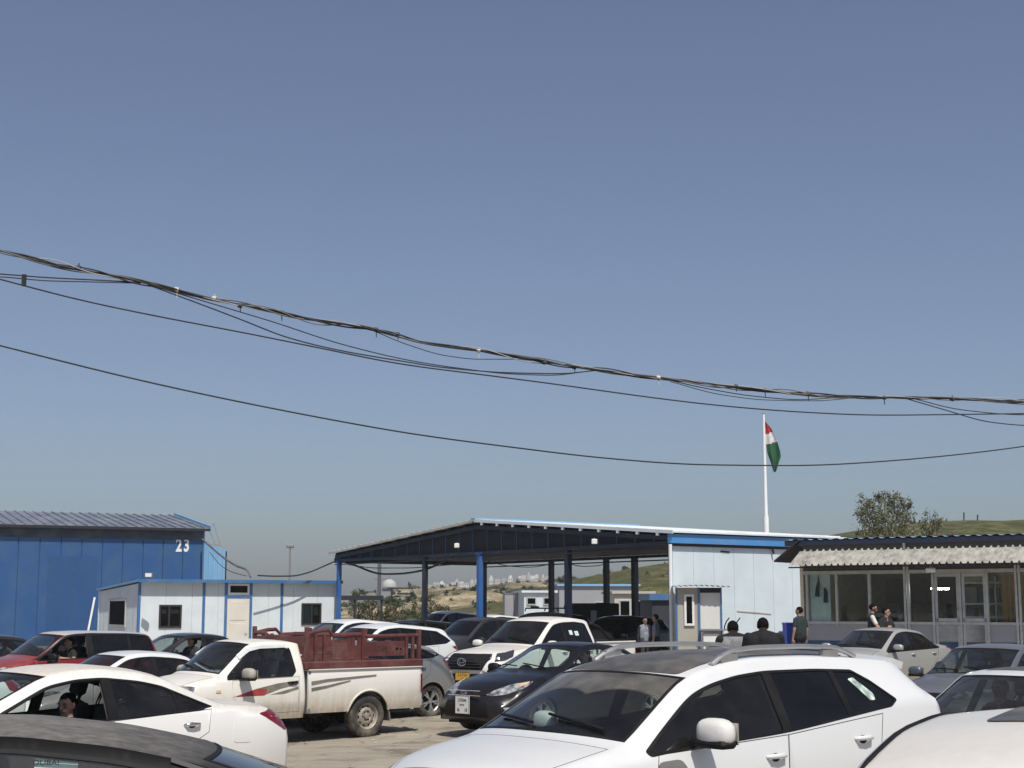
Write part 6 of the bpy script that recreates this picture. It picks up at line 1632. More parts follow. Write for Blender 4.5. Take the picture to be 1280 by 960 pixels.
pick, _, bv = make_car('pickup_truck', 'white single cab pickup with muddy flanks, striped decals and a maroon cage on its bed', 'pickup truck', *PXY, .735, sp,
    dict(paint=PWt, glass=M_['glass_mid'], glass_rear=M_['glass_mid'], windscreen=M_['glass_dusty'], mirror=simple('dusty beige plastic', (.36, .33, .28), .7), handle=M_['black'], visor=simple('pale visor', (.6, .62, .62), .35), **stripes))
for sg in (1, -1):
    q = MB(); y0 = sg * .862
    V = [(1.22, .965), (.95, .995), (.1, 1.055), (.1, 1.05), (.95, .975), (1.22, .935)]
    for dz, xe in ((.03, -.15), (-.075, .40)):
        pp = [(1.20, .955 + dz), (.9, .985 + dz), (xe, 1.04 + dz * .75), (xe, 1.030 + dz * .75), (.9, .945 + dz), (1.20, .900 + dz)]
        q.prism(pp, min(y0, sg * .886), max(y0, sg * .886))
    q.build('grey_stripe', stripes['stripe_grey'], pick)
pickup_bed(pick, -1.16, 1.26, 1.76, .46, 1.17, 0.0, .43, .36, PWt, M_['grey_plastic'])
for sg in (1, -1): add_wheel(pick, 0, sg * .735, .365, .215, 'steel')

# the maroon sheep cage standing in the bed (lifts out: a thing of its own)
M_['maroon'] = simple('maroon painted steel', (.105, .028, .026), .55, var=.25, scale=5, dirt=(.25, .17, .13), dirt_amt=.45, dscale=3)
cage = thing('cargo_cage', 'maroon steel livestock cage with cut out panels standing on the pickup bed', 'cage', (PXY[0], PXY[1], ground_z(*PXY)), .735 + PI)
zb, zt = 1.20, 1.60
CZ = 1.42
for sg in (1, -1):
    y = sg * .80
    m = MB(); m.box(-1.18, 1.30, y - .075, y + .085, zb - .02, zb + .075, 0, None, .012); m.build('base_rail', M_['maroon'], cage)
    for (x, h) in ((1.26, 1.68), (.10, 1.655), (-1.14, 1.64)):
        m = MB(); m.bar((x, y, zb + .06), (x, y, h), .06, .06); m.build('corner_post', M_['maroon'], cage)
    for x in (1.08, .90, -.86, -1.0):
        m = MB(); m.bar((x, y, zb + .06), (x, y, zt - .01), .055, .035); m.build('upright', M_['maroon'], cage)
    for z in (1.54, 1.42, 1.325):
        m = MB(); m.bar((1.235, y - sg * .03, z), (.74, y - sg * .03, z), .03, .05); m.build('cross_bar', M_['maroon'], cage)
    m = MB(); m.tube([(1.24, y, 1.60), (1.0, y, 1.635), (.82, y, 1.64), (.72, y, 1.575), (.1, y, 1.585), (.0, y, 1.56), (-1.14, y, 1.565)], .024, 8); m.build('top_rail', M_['maroon'], cage, True)
    # plates with openings
    for nm, out, holes in (('side_plate', [(.74, zb + .06), (.74, 1.575), (.10, 1.575), (.10, zb + .06)], [[(.70, 1.50), (.42, 1.50), (.42, 1.545), (.70, 1.545)], [(.37, 1.48), (.31, 1.48), (.31, 1.55), (.37, 1.55)], [(.26, 1.46), (.19, 1.46), (.19, 1.55), (.26, 1.55)], [(.70, 1.285), (.56, 1.295), (.56, 1.325), (.68, 1.315)], [(.36, 1.30), (.26, 1.305), (.26, 1.325), (.36, 1.32)]]),
                            ('side_plate', [(.08, zb + .12), (.08, 1.50), (-.82, 1.50), (-.82, zb + .12)], [[(-.62, 1.385), (-.68, 1.385), (-.68, 1.42), (-.62, 1.42)], [(-.71, 1.385), (-.75, 1.385), (-.75, 1.42), (-.71, 1.42)]])):
        xs_ = [p[0] for p in out]; zs_ = [p[1] for p in out]
        P, T = cdt([out] + holes, []); C = P[T].mean(1); k = in_poly(C, out)
        for h_ in holes: k &= ~in_poly(C, h_)
        T = T[k]; n = len(P)
        V = [(p[0], y - .004, p[1]) for p in P] + [(p[0], y + .004, p[1]) for p in P]
        F = [tuple(t) for t in T] + [tuple(int(i) + n for i in t[::-1]) for t in T]
        mk(nm, V, F, M_['maroon'], cage, None, False)
    if sg > 0:
        Mx = Matrix.Translation((-.28, y + .006, 1.40)) @ Matrix.Rotation(PI, 4, 'Z') @ Matrix.Rotation(PI / 2, 4, 'X')
        text_mesh('painted_lettering', '1-TAM', .10, M_['ink'], cage, Mx, .001)
m = MB(); m.tube([(1.27, -.8, 1.60), (1.27, -.45, 1.60), (1.27, -.3, 1.56), (1.27, .3, 1.56), (1.27, .45, 1.6), (1.27, .8, 1.6)], .024, 8)
m.build('top_rail', M_['maroon'], cage, True)
m = MB(); m.box(1.25, 1.29, -.78, .78, 1.46, 1.57, 0); m.build('front_plate', M_['maroon'], cage)
m = MB(); m.box(-1.18, -1.10, -.72, .72, zb, zb + .05); m.build('cross_bar', M_['maroon'], cage)

for o in list(cage.children):
    for v in o.data.vertices: v.co.z = zb + (v.co.z - zb) * CZ
    o.data.update()

# ---- white saloon beyond
sp = spec_sedan(4.55, 1.76, 1.40, 2.7, .9, g=.08); sp['patches'] = front_bits(sp, .70, .62) + rear_bits(sp, .86)
make_car('saloon_car', 'plain white saloon with half tinted windows between red crossover and muddy pickup', 'car', -6.9, 27.4, .75, sp,
    dict(paint=PW, glass=M_['glass_mid'], glass_rear=M_['glass_tint'], windscreen=M_['glass_tint'], mirror=PW))

# ---- red boxy crossover with black pillars and pale roof
sp = dict(W=1.78, xF=1.92, xR=-1.98, zr=.26, g=.075, arches=[(1.22, .34, .385), (-1.33, .34, .385)], wheels=[(.34, .21, 'five')] * 2,
          prof=[(-1.98, 1.0), (-1.94, 1.10), (-1.80, 1.45), (-1.72, 1.54), (-1.2, 1.575), (-.3, 1.59), (.25, 1.57), (.45, 1.51), (1.02, 1.10), (1.3, 1.06), (1.75, .95), (1.92, .80)],
          ye=[(-2, .78), (-1.7, .72), (.4, .73), (1.0, .84), (1.9, .82)], belt=[(-2, 1.08), (.9, 1.0), (1.9, .86)],
          dlo_rear=[(-1.60, 1.47), (-1.66, 1.44), (-1.72, 1.16), (-1.62, 1.10)], dlo_front=1.0, dlo_mg=.022, splits=[(-.25, .06), (-1.15, .03)], wind=(1.0, .40), rearwin=(-1.76, -1.93), bow=(.14, .05),
          doors={'front_door': [(.90, .40), (.92, 1.01), (-.25, 1.05), (-.25, .40)], 'rear_door': [(-.25, .40), (-.25, 1.05), (-1.25, 1.08), (-1.22, .80), (-.90, .60), (-.88, .40)]},
          handles=[(-.1, .94), (-1.05, .96)], mirror=(.66, .98, 1.06, 1.0), seat_x=-.2, floor=.5, roofpan={'roof_panel': (.38, -1.70, .004, .14, -.05)}, marks={'upper': [(1.12, 1.06), (.42, 1.60), (-1.55, 1.66), (-1.62, 1.10), (-.3, 1.055), (.9, 1.02)]})
sp['patches'] = front_bits(sp, .82, .72) + rear_bits(sp, 1.0, .3) + [('side_badge', [(1.15, 1, .93), (.93, 1, .93), (.93, 1, .885), (1.15, 1, .885)], (0, -1, 0), 'plate_white', True, dict(off=.006, rnd=.01))]
redc, s_red, _ = make_car('crossover_car', 'red boxy crossover with black pillars and pale roof in front of the blue warehouse', 'car', -9.35, 32.0, .75, sp,
    dict(paint=PRD, glass=M_['glass_mid'], glass_rear=M_['glass_dark'], windscreen=M_['glass_dusty'], roof_panel=paint('pale roof paint', (.5, .5, .5), dust_top=.2), mirror=M_['black'], open=('pane2',), open_side='L', handle=M_['black'], marks={'upper': PBK}))

# ---- dark saloon with a passenger, dark car at the frame edge, white saloon at the frame edge
sp = spec_sedan(4.5, 1.78, 1.45, 2.7, .9, g=.085); sp['patches'] = front_bits(sp, .72, .62) + rear_bits(sp, .86)
navy, s_nav, _ = make_car('saloon_car', 'black saloon with its side window down parked before the white cabin', 'car', -8.15, 38.0, .75, sp,
    dict(paint=PBK, glass=M_['glass_mid'], glass_rear=M_['glass_tint'], windscreen=M_['glass_dusty'], open=('pane2',), open_side='L'))
make_car('saloon_car', 'dark saloon mostly hidden behind the red crossover beside the blue wall', 'car', -12.6, 36.2, .75, sp,
    dict(paint=PDG, glass=M_['glass_mid'], glass_rear=M_['glass_mid'], windscreen=M_['glass_dusty']))
sp = spec_sedan(4.5, 1.74, 1.46, 2.65, .9, g=.085); sp['patches'] = front_bits(sp, .72, .62) + [('tail_light', [(-2.2, .30, 1.0), (-2.1, .80, 1.0), (-1.85, .86, .97), (-1.9, .86, .84), (-2.14, .80, .78), (-2.2, .34, .84)], (.62, -.78, 0), 'red', True, dict(rnd=.03))]
make_car('saloon_car', 'white saloon showing only its boot in front of the red crossover', 'car', -9.5, 22.6, .75, sp,
    dict(paint=PW, glass=M_['glass_mid'], glass_rear=M_['glass_tint'], windscreen=M_['glass_dusty']))

# ---- white crossover behind the cage, grey hatchback, farther white estate
def spec_suv(L=4.5, W=1.84, H=1.68, wb=2.68, **k):
    xF = L / 2 - .13; xR = -L / 2 + .08; fa = L / 2 - .90; ra = fa - wb; h = H
    sp = dict(W=W, xF=xF, xR=xR, zr=.27, arches=[(fa, .355, .40), (ra, .355, .40)], wheels=[(.355, .22, 'seven')] * 2,
          prof=[(xR, .96), (xR + .06, 1.08), (xR + .30, h * .88), (xR + .38, h * .925), (-1.1, h * .965), (-.3, h), (.15, h * .985), (.48, h * .945), (1.18, h * .675), (1.5, h * .64), (xF - .16, h * .55), (xF, h * .47)],
          ye=[(xR, .78), (xR + .4, .67), (.4, .69), (1.2, .84), (xF, .82)], belt=[(xR, 1.20), (-1.5, 1.15), (.9, 1.0), (xF, .86)],
          dlo_rear=[(xR + .72, h * .885), (xR + .52, h * .80), (xR + .40, 1.24), (xR + .55, 1.18)], dlo_front=1.1, dlo_mg=.06, splits=[(-.24, .05), (-1.2, .03)], wind=(1.14, .50), rearwin=(xR + .34, xR + .09),
          doors={'front_door': [(1.0, .42), (1.0, 1.0), (-.24, 1.05), (-.24, .42)], 'rear_door': [(-.24, .42), (-.24, 1.05), (-1.35, 1.12), (-1.30, .85), (-.92, .62), (-.90, .42)]},
          handles=[(-.08, .93), (-1.1, .98)], mirror=(.78, W / 2 + .12, 1.08, 1.05), seat_x=-.2, floor=.5, bow=(.15, .06))
    sp.update(k); return sp
sp = spec_suv(g=.075)
sp['patches'] = front_bits(sp, .84, .74) + [('tail_light', [(-2.2, .48, 1.10), (-2.05, .82, 1.12), (-1.80, .92, 1.10), (-1.98, .9, 1.0), (-2.12, .84, .92), (-2.2, .5, 1.02)], (.6, -.8, 0), 'red', True, dict(rnd=.04)),
    ('roof_spoiler', [(-1.78, -.56, 2), (-1.78, .56, 2), (-2.0, .52, 2), (-2.0, -.52, 2)], (0, 0, -1), 'paint', False, dict(off=.03, rnd=.05))]
make_car('crossover_car', 'white crossover with chunky alloy wheels and wraparound red tail lamps behind the maroon cage', 'car', -3.40, 38.0, .75, sp,
    dict(paint=PW, glass=M_['glass_dark'], glass_rear=M_['glass_dark'], windscreen=M_['glass_tint'], arch_lip=M_['black']))
sp = spec_suv(4.2, 1.76, 1.50, 2.58, g=.085, wheels=[(.325, .205, 'five')] * 2, arches=[(1.22, .325, .365), (-1.36, .325, .365)])
sp['patches'] = front_bits(sp, .76, .66) + rear_bits(sp, 1.0, .28)
make_car('hatchback_car', 'grey hatchback seen through the maroon cage behind the pickup tail', 'car', -3.15, 30.05, .75, sp,
    dict(paint=PG2, glass=M_['glass_dark'], glass_rear=M_['glass_dark'], windscreen=M_['glass_tint']))
sp = spec_suv(4.6, 1.84, 1.74, 2.75, g=.095); sp['patches'] = front_bits(sp, .86, .76) + rear_bits(sp, 1.05, .3)
make_car('crossover_car', 'white high roofed crossover with clear windscreen parked nearest the white cabin end', 'car', -5.0, 45.2, .75, sp,
    dict(paint=PW, glass=M_['glass_tint'], glass_rear=M_['glass_tint'], windscreen=M_['glass_dusty']))

# ---- white double cab pickup : origin midway
sp = dict(W=1.86, xF=2.36, xR=-1.18, zr=.42, g=.065, arches=[(1.50, .385, .46)], wheels=[(.385, .245, 'seven')], bulge=(.13, .0), bow=(.15, .0), taper=(.12, .0), mid=-1, sm=.055,
          prof=[(-1.25, 1.70), (-1.18, 1.77), (-1.0, 1.82), (-.5, 1.86), (.0, 1.85), (.33, 1.80), (1.10, 1.25), (1.4, 1.215), (2.0, 1.15), (2.3, 1.06), (2.37, .95)],
          ye=[(-1.2, .68), (.3, .69), (1.1, .83), (2.4, .84)], belt=[(-1.2, 1.16), (1.0, 1.13), (2.4, 1.0)],
          dlo_rear=[(-.96, 1.75), (-1.04, 1.68), (-1.10, 1.24), (-1.02, 1.18)], dlo_front=1.02, dlo_mg=.075, splits=[(-.12, .05)], wind=(1.07, .38),
          doors={'front_door': [(.95, .52), (.95, 1.14), (-.12, 1.17), (-.12, .52)], 'rear_door': [(-.12, .52), (-.12, 1.17), (-1.08, 1.18), (-1.08, .52)]},
          handles=[(.04, 1.08), (-.95, 1.09)], mirror=(.72, 1.07, 1.24, 1.0), seat_x=-.2, floor=.62, tuck=.02, wipers=True, hoodgap=(2.24, 1.16, .07))
sp['patches'] = [('grille', [(2.6, -.58, 1.06), (2.6, .58, 1.06), (2.6, .62, .98), (2.6, .50, .74), (2.6, -.50, .74), (2.6, -.62, .98)], (-1, 0, 0), 'black', False, dict(rnd=.03, off=.02)),
    ('grille_surround', [(2.5, .58, 1.08), (2.5, .68, 1.06), (2.5, .74, .86), (2.5, .62, .70), (2.5, .52, .74), (2.5, .63, .97)], (-1, -.15, 0), 'paint', True, dict(rnd=.02, off=.03)),
    ('headlight', [(2.45, .60, 1.04), (2.2, .92, 1.10), (1.95, .98, 1.15), (2.0, .98, 1.02), (2.25, .92, .93), (2.45, .68, .90)], (-.75, -.6, 0), 'lampdark', True, dict(rnd=.03, off=.012)),
    ('lamp_unit', [(2.42, .66, .99), (2.28, .84, 1.01), (2.28, .84, .955), (2.42, .70, .94)], (-.75, -.6, 0), 'lamp', True, dict(rnd=.01, off=.02)),
    ('lower_grille', [(2.6, -.70, .66), (2.6, .70, .66), (2.6, .62, .44), (2.6, -.62, .44)], (-1, 0, 0), 'black', False, dict(rnd=.04)),
    ('rear_window', [(-1.3, -.55, 1.62), (-1.3, .55, 1.62), (-1.3, .58, 1.25), (-1.3, -.58, 1.25)], (1, 0, 0), 'glass_dark', False, dict(rnd=.05)),
    ('window_sticker', [(-.30, 1, 1.55), (-.42, 1, 1.55), (-.42, 1, 1.45), (-.30, 1, 1.45)], (0, -1, 0), 'sticker', False, dict(off=.004, thick=0)),
    ('window_sticker', [(-.50, 1, 1.53), (-.64, 1, 1.53), (-.64, 1, 1.43), (-.50, 1, 1.43)], (0, -1, 0), 'sticker', False, dict(off=.004, thick=0))]
HXY = (.50, 35.1)
hil, s_h, bv = make_car('pickup_truck', 'white double cab pickup with black grille and yellow number plate', 'pickup truck', *HXY, .90, sp,
    dict(paint=PWd, glass=M_['glass_dark'], glass_rear=M_['glass_dark'], windscreen=M_['glass_dusty'], arch_lip=None, mirror=PWd))
pickup_bed(hil, -2.78, -1.24, 1.86, .50, 1.26, -1.585, .47, .385, PWd, M_['black'])
for sg in (1, -1): add_wheel(hil, -1.585, sg * .78, .385, .245, 'seven')
c = MB(); c.box(-2.72, -1.26, -.84, .84, 1.255, 1.30, 0, None, .02); c.build('tonneau_cover', M_['black'], hil)
c = MB()
for y in (-.8, .8): c.tube([(-1.95, y, 1.29), (-1.5, y * .92, 1.62), (-1.36, y * .86, 1.66)], .035, 8)
c.tube([(-1.40, -.70, 1.66), (-1.40, .70, 1.66)], .035, 8); c.build('sports_bar', M_['black'], hil, True)
g = MB()
for z in (.80, .86, .92, .98): g.box(2.50, 2.53, -.50, .50, z - .010, z + .010)
g.build('grille_bars', simple('dark grille plastic', (.03, .03, .032), .4), hil)
e = MB(); R = Matrix.Translation((2.535, 0, .905)) @ Matrix.Rotation(PI / 2, 4, 'Z')
e.tube([(.115 * math.cos(a), -.01, .08 * math.sin(a)) for a in np.linspace(0, 2 * PI, 29)], .011, 6, 0, False, 1, R)
e.tube([(.05 * math.cos(a), -.01, .08 * math.sin(a)) for a in np.linspace(0, 2 * PI, 21)], .009, 6, 0, False, 1, R)
e.tube([(.095 * math.cos(a), -.01, .03 + .045 * math.sin(a)) for a in np.linspace(0, 2 * PI, 25)], .009, 6, 0, False, 1, R)
e.build('emblem', M_['chrome'], hil, True)
plate(hil, 2.51, .60, M_['plate_yellow'], .40, .18, 1, 0, (('2 4 7 0 6', 0, .03, .085), ('1 8', 0, -.05, .06)))

# ---- black saloon facing us with the white square plate
sp = spec_sedan(4.78, 1.88, 1.50, 2.85, .95, g=.065,
    prof=[(-2.32, .98), (-2.22, 1.06), (-1.85, 1.10), (-1.6, 1.13), (-1.02, 1.42), (-.75, 1.46), (-.3, 1.50), (.0, 1.49), (.25, 1.455), (1.20, 1.02), (1.5, .985), (2.0, .87), (2.22, .76), (2.29, .66)],
    ye=[(-2.3, .78), (-1.7, .80), (-1.0, .66), (-.3, .66), (.25, .66), (1.15, .82), (1.6, .82), (2.3, .76)],
    belt=[(-2.3, 1.02), (-1.2, 1.0), (.9, .94), (2.3, .74)], wind=(1.14, .28), splits=[(-.35, .05), (-1.15, .012)], seat_x=-.3, dlo_front=1.08,
    dlo_rear=[(-1.1, 1.36), (-1.5, 1.18), (-1.68, 1.06), (-1.55, 1.02)], rearwin=(-1.02, -1.6), hoodgap=(2.16, 1.22, .04), mirror=(.70, 1.03, 1.02, 1.0), handles=[(-.2, .90), (-1.25, .92)],
    doors={'front_door': [(.92, .36), (.95, .6), (.9, .95), (-.35, .99), (-.35, .36)], 'rear_door': [(-.35, .36), (-.35, .99), (-1.5, 1.01), (-1.42, .78), (-1.0, .56), (-.98, .36)]}, taper=(.20, .1), lf=.9, wipers=True)
sp['patches'] = [('headlight', [(2.40, .50, .66), (2.30, .60, .735), (2.1, .80, .83), (1.88, .90, .865), (1.72, .94, .88), (1.76, .94, .845), (1.95, .92, .765), (2.2, .78, .675), (2.35, .6, .645)], (-.72, -.68, 0), 'lamp', True, dict(rnd=.02, off=.008)),
    ('indicator_lens', [(1.98, .90, .835), (1.76, .94, .872), (1.78, .94, .852), (1.97, .9, .79)], (-.6, -.8, 0), 'amber', True, dict(rnd=.01, off=.012)),
    ('upper_grille', [(2.5, -.40, .735), (2.5, .40, .735), (2.5, .38, .655), (2.5, -.38, .655)], (-1, 0, 0), 'black', False, dict(rnd=.02)),
    ('lower_grille', [(2.5, -.48, .56), (2.5, .48, .56), (2.5, .52, .30), (2.5, -.52, .30)], (-1, 0, 0), 'black', False, dict(rnd=.03)),
    ('fog_lamp', [(2.2, .70, .47), (2.0, .90, .49), (2.0, .89, .40), (2.15, .74, .385)], (-.7, -.7, 0), 'lamp', True, dict(rnd=.02, off=.01))] + rear_bits(sp, .9)
mond, s_m, bv = make_car('saloon_car', 'black saloon facing the camera with bright headlamps and square white plate', 'car', .90, 27.5, .79, sp,
    dict(paint=PNV, glass=M_['glass'], glass_rear=M_['glass'], windscreen=M_['glass'], mirror=M_['black'], handle=M_['black']))
g = MB()
for z in (.735, .655): g.box(2.405, 2.425, -.39, .39, z - .006, z + .006)
g.build('grille_trim', M_['chrome'], mond)
e = MB(); e.ell((2.42, 0, .70), (.012, .075, .032), 16, 8, 0); e.ell((2.428, 0, .70), (.008, .062, .023), 16, 8, 1); e.build('emblem', [M_['chrome'], simple('blue badge', (.02, .05, .22), .3)], mond, True)
plate(mond, 2.45, .50, M_['plate_white'], .34, .30, 1, .0, (('21F5046', 0, .075, .075), ('IRAQ KR', 0, .0, .035), ('46', -.09, -.085, .08), ('18', .09, -.085, .08)))

# ---- right hand side : silver saloon, grey blue saloon, white saloon, white roof close by, black saloon close by
sp = spec_sedan(4.54, 1.76, 1.47, 2.6, .92, g=.075); sp['patches'] = front_bits(sp, .74, .64) + rear_bits(sp, .9) + [('windscreen_sticker', [(.62, -.35, 2), (.50, -.35, 2), (.50, -.44, 2), (.62, -.44, 2)], (0, 0, -1), 'plate_white', False, dict(off=.004, thick=0))]
sp['wipers'] = True
make_car('saloon_car', 'champagne silver saloon parked in front of the glazed shop', 'car', 8.87, 37.2, .79, sp,
    dict(paint=PSV, glass=M_['glass_tint'], glass_rear=M_['glass_tint'], windscreen=M_['glass_dusty']))
sp = spec_sedan(4.7, 1.82, 1.47, 2.75, .92, g=.075); sp['wipers'] = True; sp['patches'] = front_bits(sp, .74, .64) + rear_bits(sp, .9)
make_car('saloon_car', 'slate grey saloon between the silver saloon and the white saloons', 'car', 8.0, 25.6, .80, sp,
    dict(paint=PGY, glass=M_['glass_mid'], glass_rear=M_['glass_tint'], windscreen=M_['glass_dusty'], mirror=PGY))
sp = spec_sedan(4.6, 1.80, 1.46, 2.7, .92, g=.075, roofpan={'sunroof': (.20, -.25, .22, .05, .05)}); sp['patches'] = front_bits(sp, .74, .64) + rear_bits(sp, .9)
white3, s_w3, _ = make_car('saloon_car', 'white saloon with tinted windscreen queuing behind the large white crossover', 'car', 5.14, 15.4, .72, sp,
    dict(paint=PW, glass=M_['glass_tint'], glass_rear=M_['glass_tint'], windscreen=M_['darkshield'], roof_panel=M_['dustyroof'], mirror=PW))
sp = spec_suv(4.5, 1.86, 1.79, 2.7, g=.06, roofpan={'sunroof': (.10, -.75, .24, .05, .05)}); sp['patches'] = front_bits(sp, .84, .74) + rear_bits(sp, 1.05, .3)
wroof, s_wr, _ = make_car('crossover_car', 'dusty white car roof with dark sunroof closest to the lens', 'car', 1.6, 3.9, .98, sp,
    dict(paint=PWd, glass=M_['glass_tint'], glass_rear=M_['glass_tint'], windscreen=M_['glass_tint'], roof_panel=M_['dustyroof']))
for sg in (1, -1):
    q = MB(); q.tube([(x, sg * (float(s_wr.ye(x)) - .02), float(s_wr.ztop(np.array([x]), np.array([float(s_wr.ye(x)) - .02]))[0]) + .002) for x in np.linspace(.50, -1.75, 24)], .009, 6, 0, True, .6); q.build('roof_moulding', M_['black'], wroof, True)
sp = spec_sedan(4.9, 1.86, 1.53, 2.85, .95, g=.055, prof=[(-2.38, .98), (-2.28, 1.06), (-1.95, 1.10), (-1.75, 1.13), (-.95, 1.40), (-.60, 1.475), (-.15, 1.525), (.25, 1.53), (.6, 1.49), (1.45, 1.05), (1.7, .98), (2.1, .86), (2.35, .68)],
    dlo_rear=[(-.95, 1.36), (-1.40, 1.20), (-1.68, 1.08), (-1.5, 1.03)], wind=(1.4, .62), dlo_front=1.36, rearwin=(-1.0, -1.76), dlo_mg=.05, crown=.024, crisp=True, splits=[(.22, .05), (-1.05, .014)], ye=[(-2.4, .80), (-1.7, .80), (-.95, .72), (-.3, .74), (.6, .74), (1.4, .84), (2.4, .80)])
sp['patches'] = front_bits(sp, .74, .64) + rear_bits(sp, .9) + [('quarter_moulding', [(-.78, 1, 1.395), (-1.45, 1, 1.165), (-1.45, 1, 1.15), (-.78, 1, 1.375)], (0, -1, 0), 'dash', True, dict(off=.012, thick=0))]
NX, NY, NA = -2.40, 7.3, .22
near, s_n, bn = make_car('saloon_car', 'black saloon close to the lens with dusty roof and pale sticker in its window', 'car', NX, NY, NA, sp,
    dict(paint=PBKd, glass=M_['glass_dusty'], glass_rear=M_['glass_dusty'], windscreen=M_['glass_mid'], mirror=PBK, far_glass=M_['glass_dark']))
# paper with the importer's stamp inside the near side glass
yy = float(s_n.Y(np.array([-.3]), np.array([1.40]))[0]) - .02
mm = MB(); Mx = Matrix.Translation((-.30, yy + .004, 1.312)) @ Matrix.Rotation(math.radians(20), 4, 'X')
mm.box(-.09, .09, -.002, .002, -.10, .10, 0, Mx); st = mm.build('window_sticker', simple('mint paper', (.72, .90, .84), .6, var=.05), near)
text_mesh('sticker_lettering', 'DUBAI', .034, M_['ink'], near, Mx @ Matrix.Translation((.042, .0035, .078)) @ Matrix.Rotation(PI, 4, 'Z') @ Matrix.Rotation(PI / 2, 4, 'X'), .0006, 1.1)
mm = MB()
for k in range(5): mm.box(-.08 + .02 * (k % 2), .05, .0022, .003, .045 - k * .03, .049 - k * .03, 0, Mx)
mm.build('sticker_lines', M_['grey_plastic'], near)
mm = MB(); mm.box(-.11, -.04, yy - .02, yy - .016, 1.22, 1.40, 0, Matrix.Translation((.05, 0, 0))); mm.build('window_sticker', simple('mint paper', (.72, .90, .84), .6, var=.05), near)

# ---- vehicles in and beyond the open shelter
def far_suv(label, X, Y, H, pnt, gl=M_['glass_dark'], yaw=.75, rack=False):
    sp = spec_suv(4.7, 1.88, H, 2.8, g=.11); sp['patches'] = front_bits(sp, .88, .78, fog=False) + rear_bits(sp, 1.05, .3)
    r, s, _ = make_car('crossover_car', label, 'car', X, Y, yaw, sp, dict(paint=pnt, glass=gl, glass_rear=gl, windscreen=gl))
    if rack:
        m = MB()
        for sg in (1, -1): m.tube([(.25, sg * .5, H + .02), (.2, sg * .52, H + .12), (-1.4, sg * .52, H + .12), (-1.45, sg * .5, H + .0)], .025, 6)
        for x in (.2, -.5, -1.3): m.tube([(x, -.52, H + .13), (x, .52, H + .13)], .022, 6)
        m.box(.05, .3, -.2, .05, H + .1, H + .2, 0, None, .03); m.box(-1.5, -1.3, -.1, .15, H + .1, H + .24, 0, None, .03)
        m.build('roof_rack', M_['black'], r)
far_suv('dark grey off-roader just left of the tall blue column', -1.1, 48.0, 1.78, PDG)
far_suv('black off-roader with loaded roof rack behind the white double cab', 1.0, 55.5, 1.92, PBK, rack=True)
far_suv('low black wagon under the shelter behind the white crossover', -3.9, 58.0, 1.62, PBK)
far_suv('white off-roader far beyond the shelter with dark windows', -3.35, 75.0, 1.92, PW)
far_suv('black off-roader in deep shade beside two standing men', 3.75, 55.2, 1.80, PBK)
far_suv('distant white car beside the far scrub slope', -1.2, 79.0, 1.72, PW)

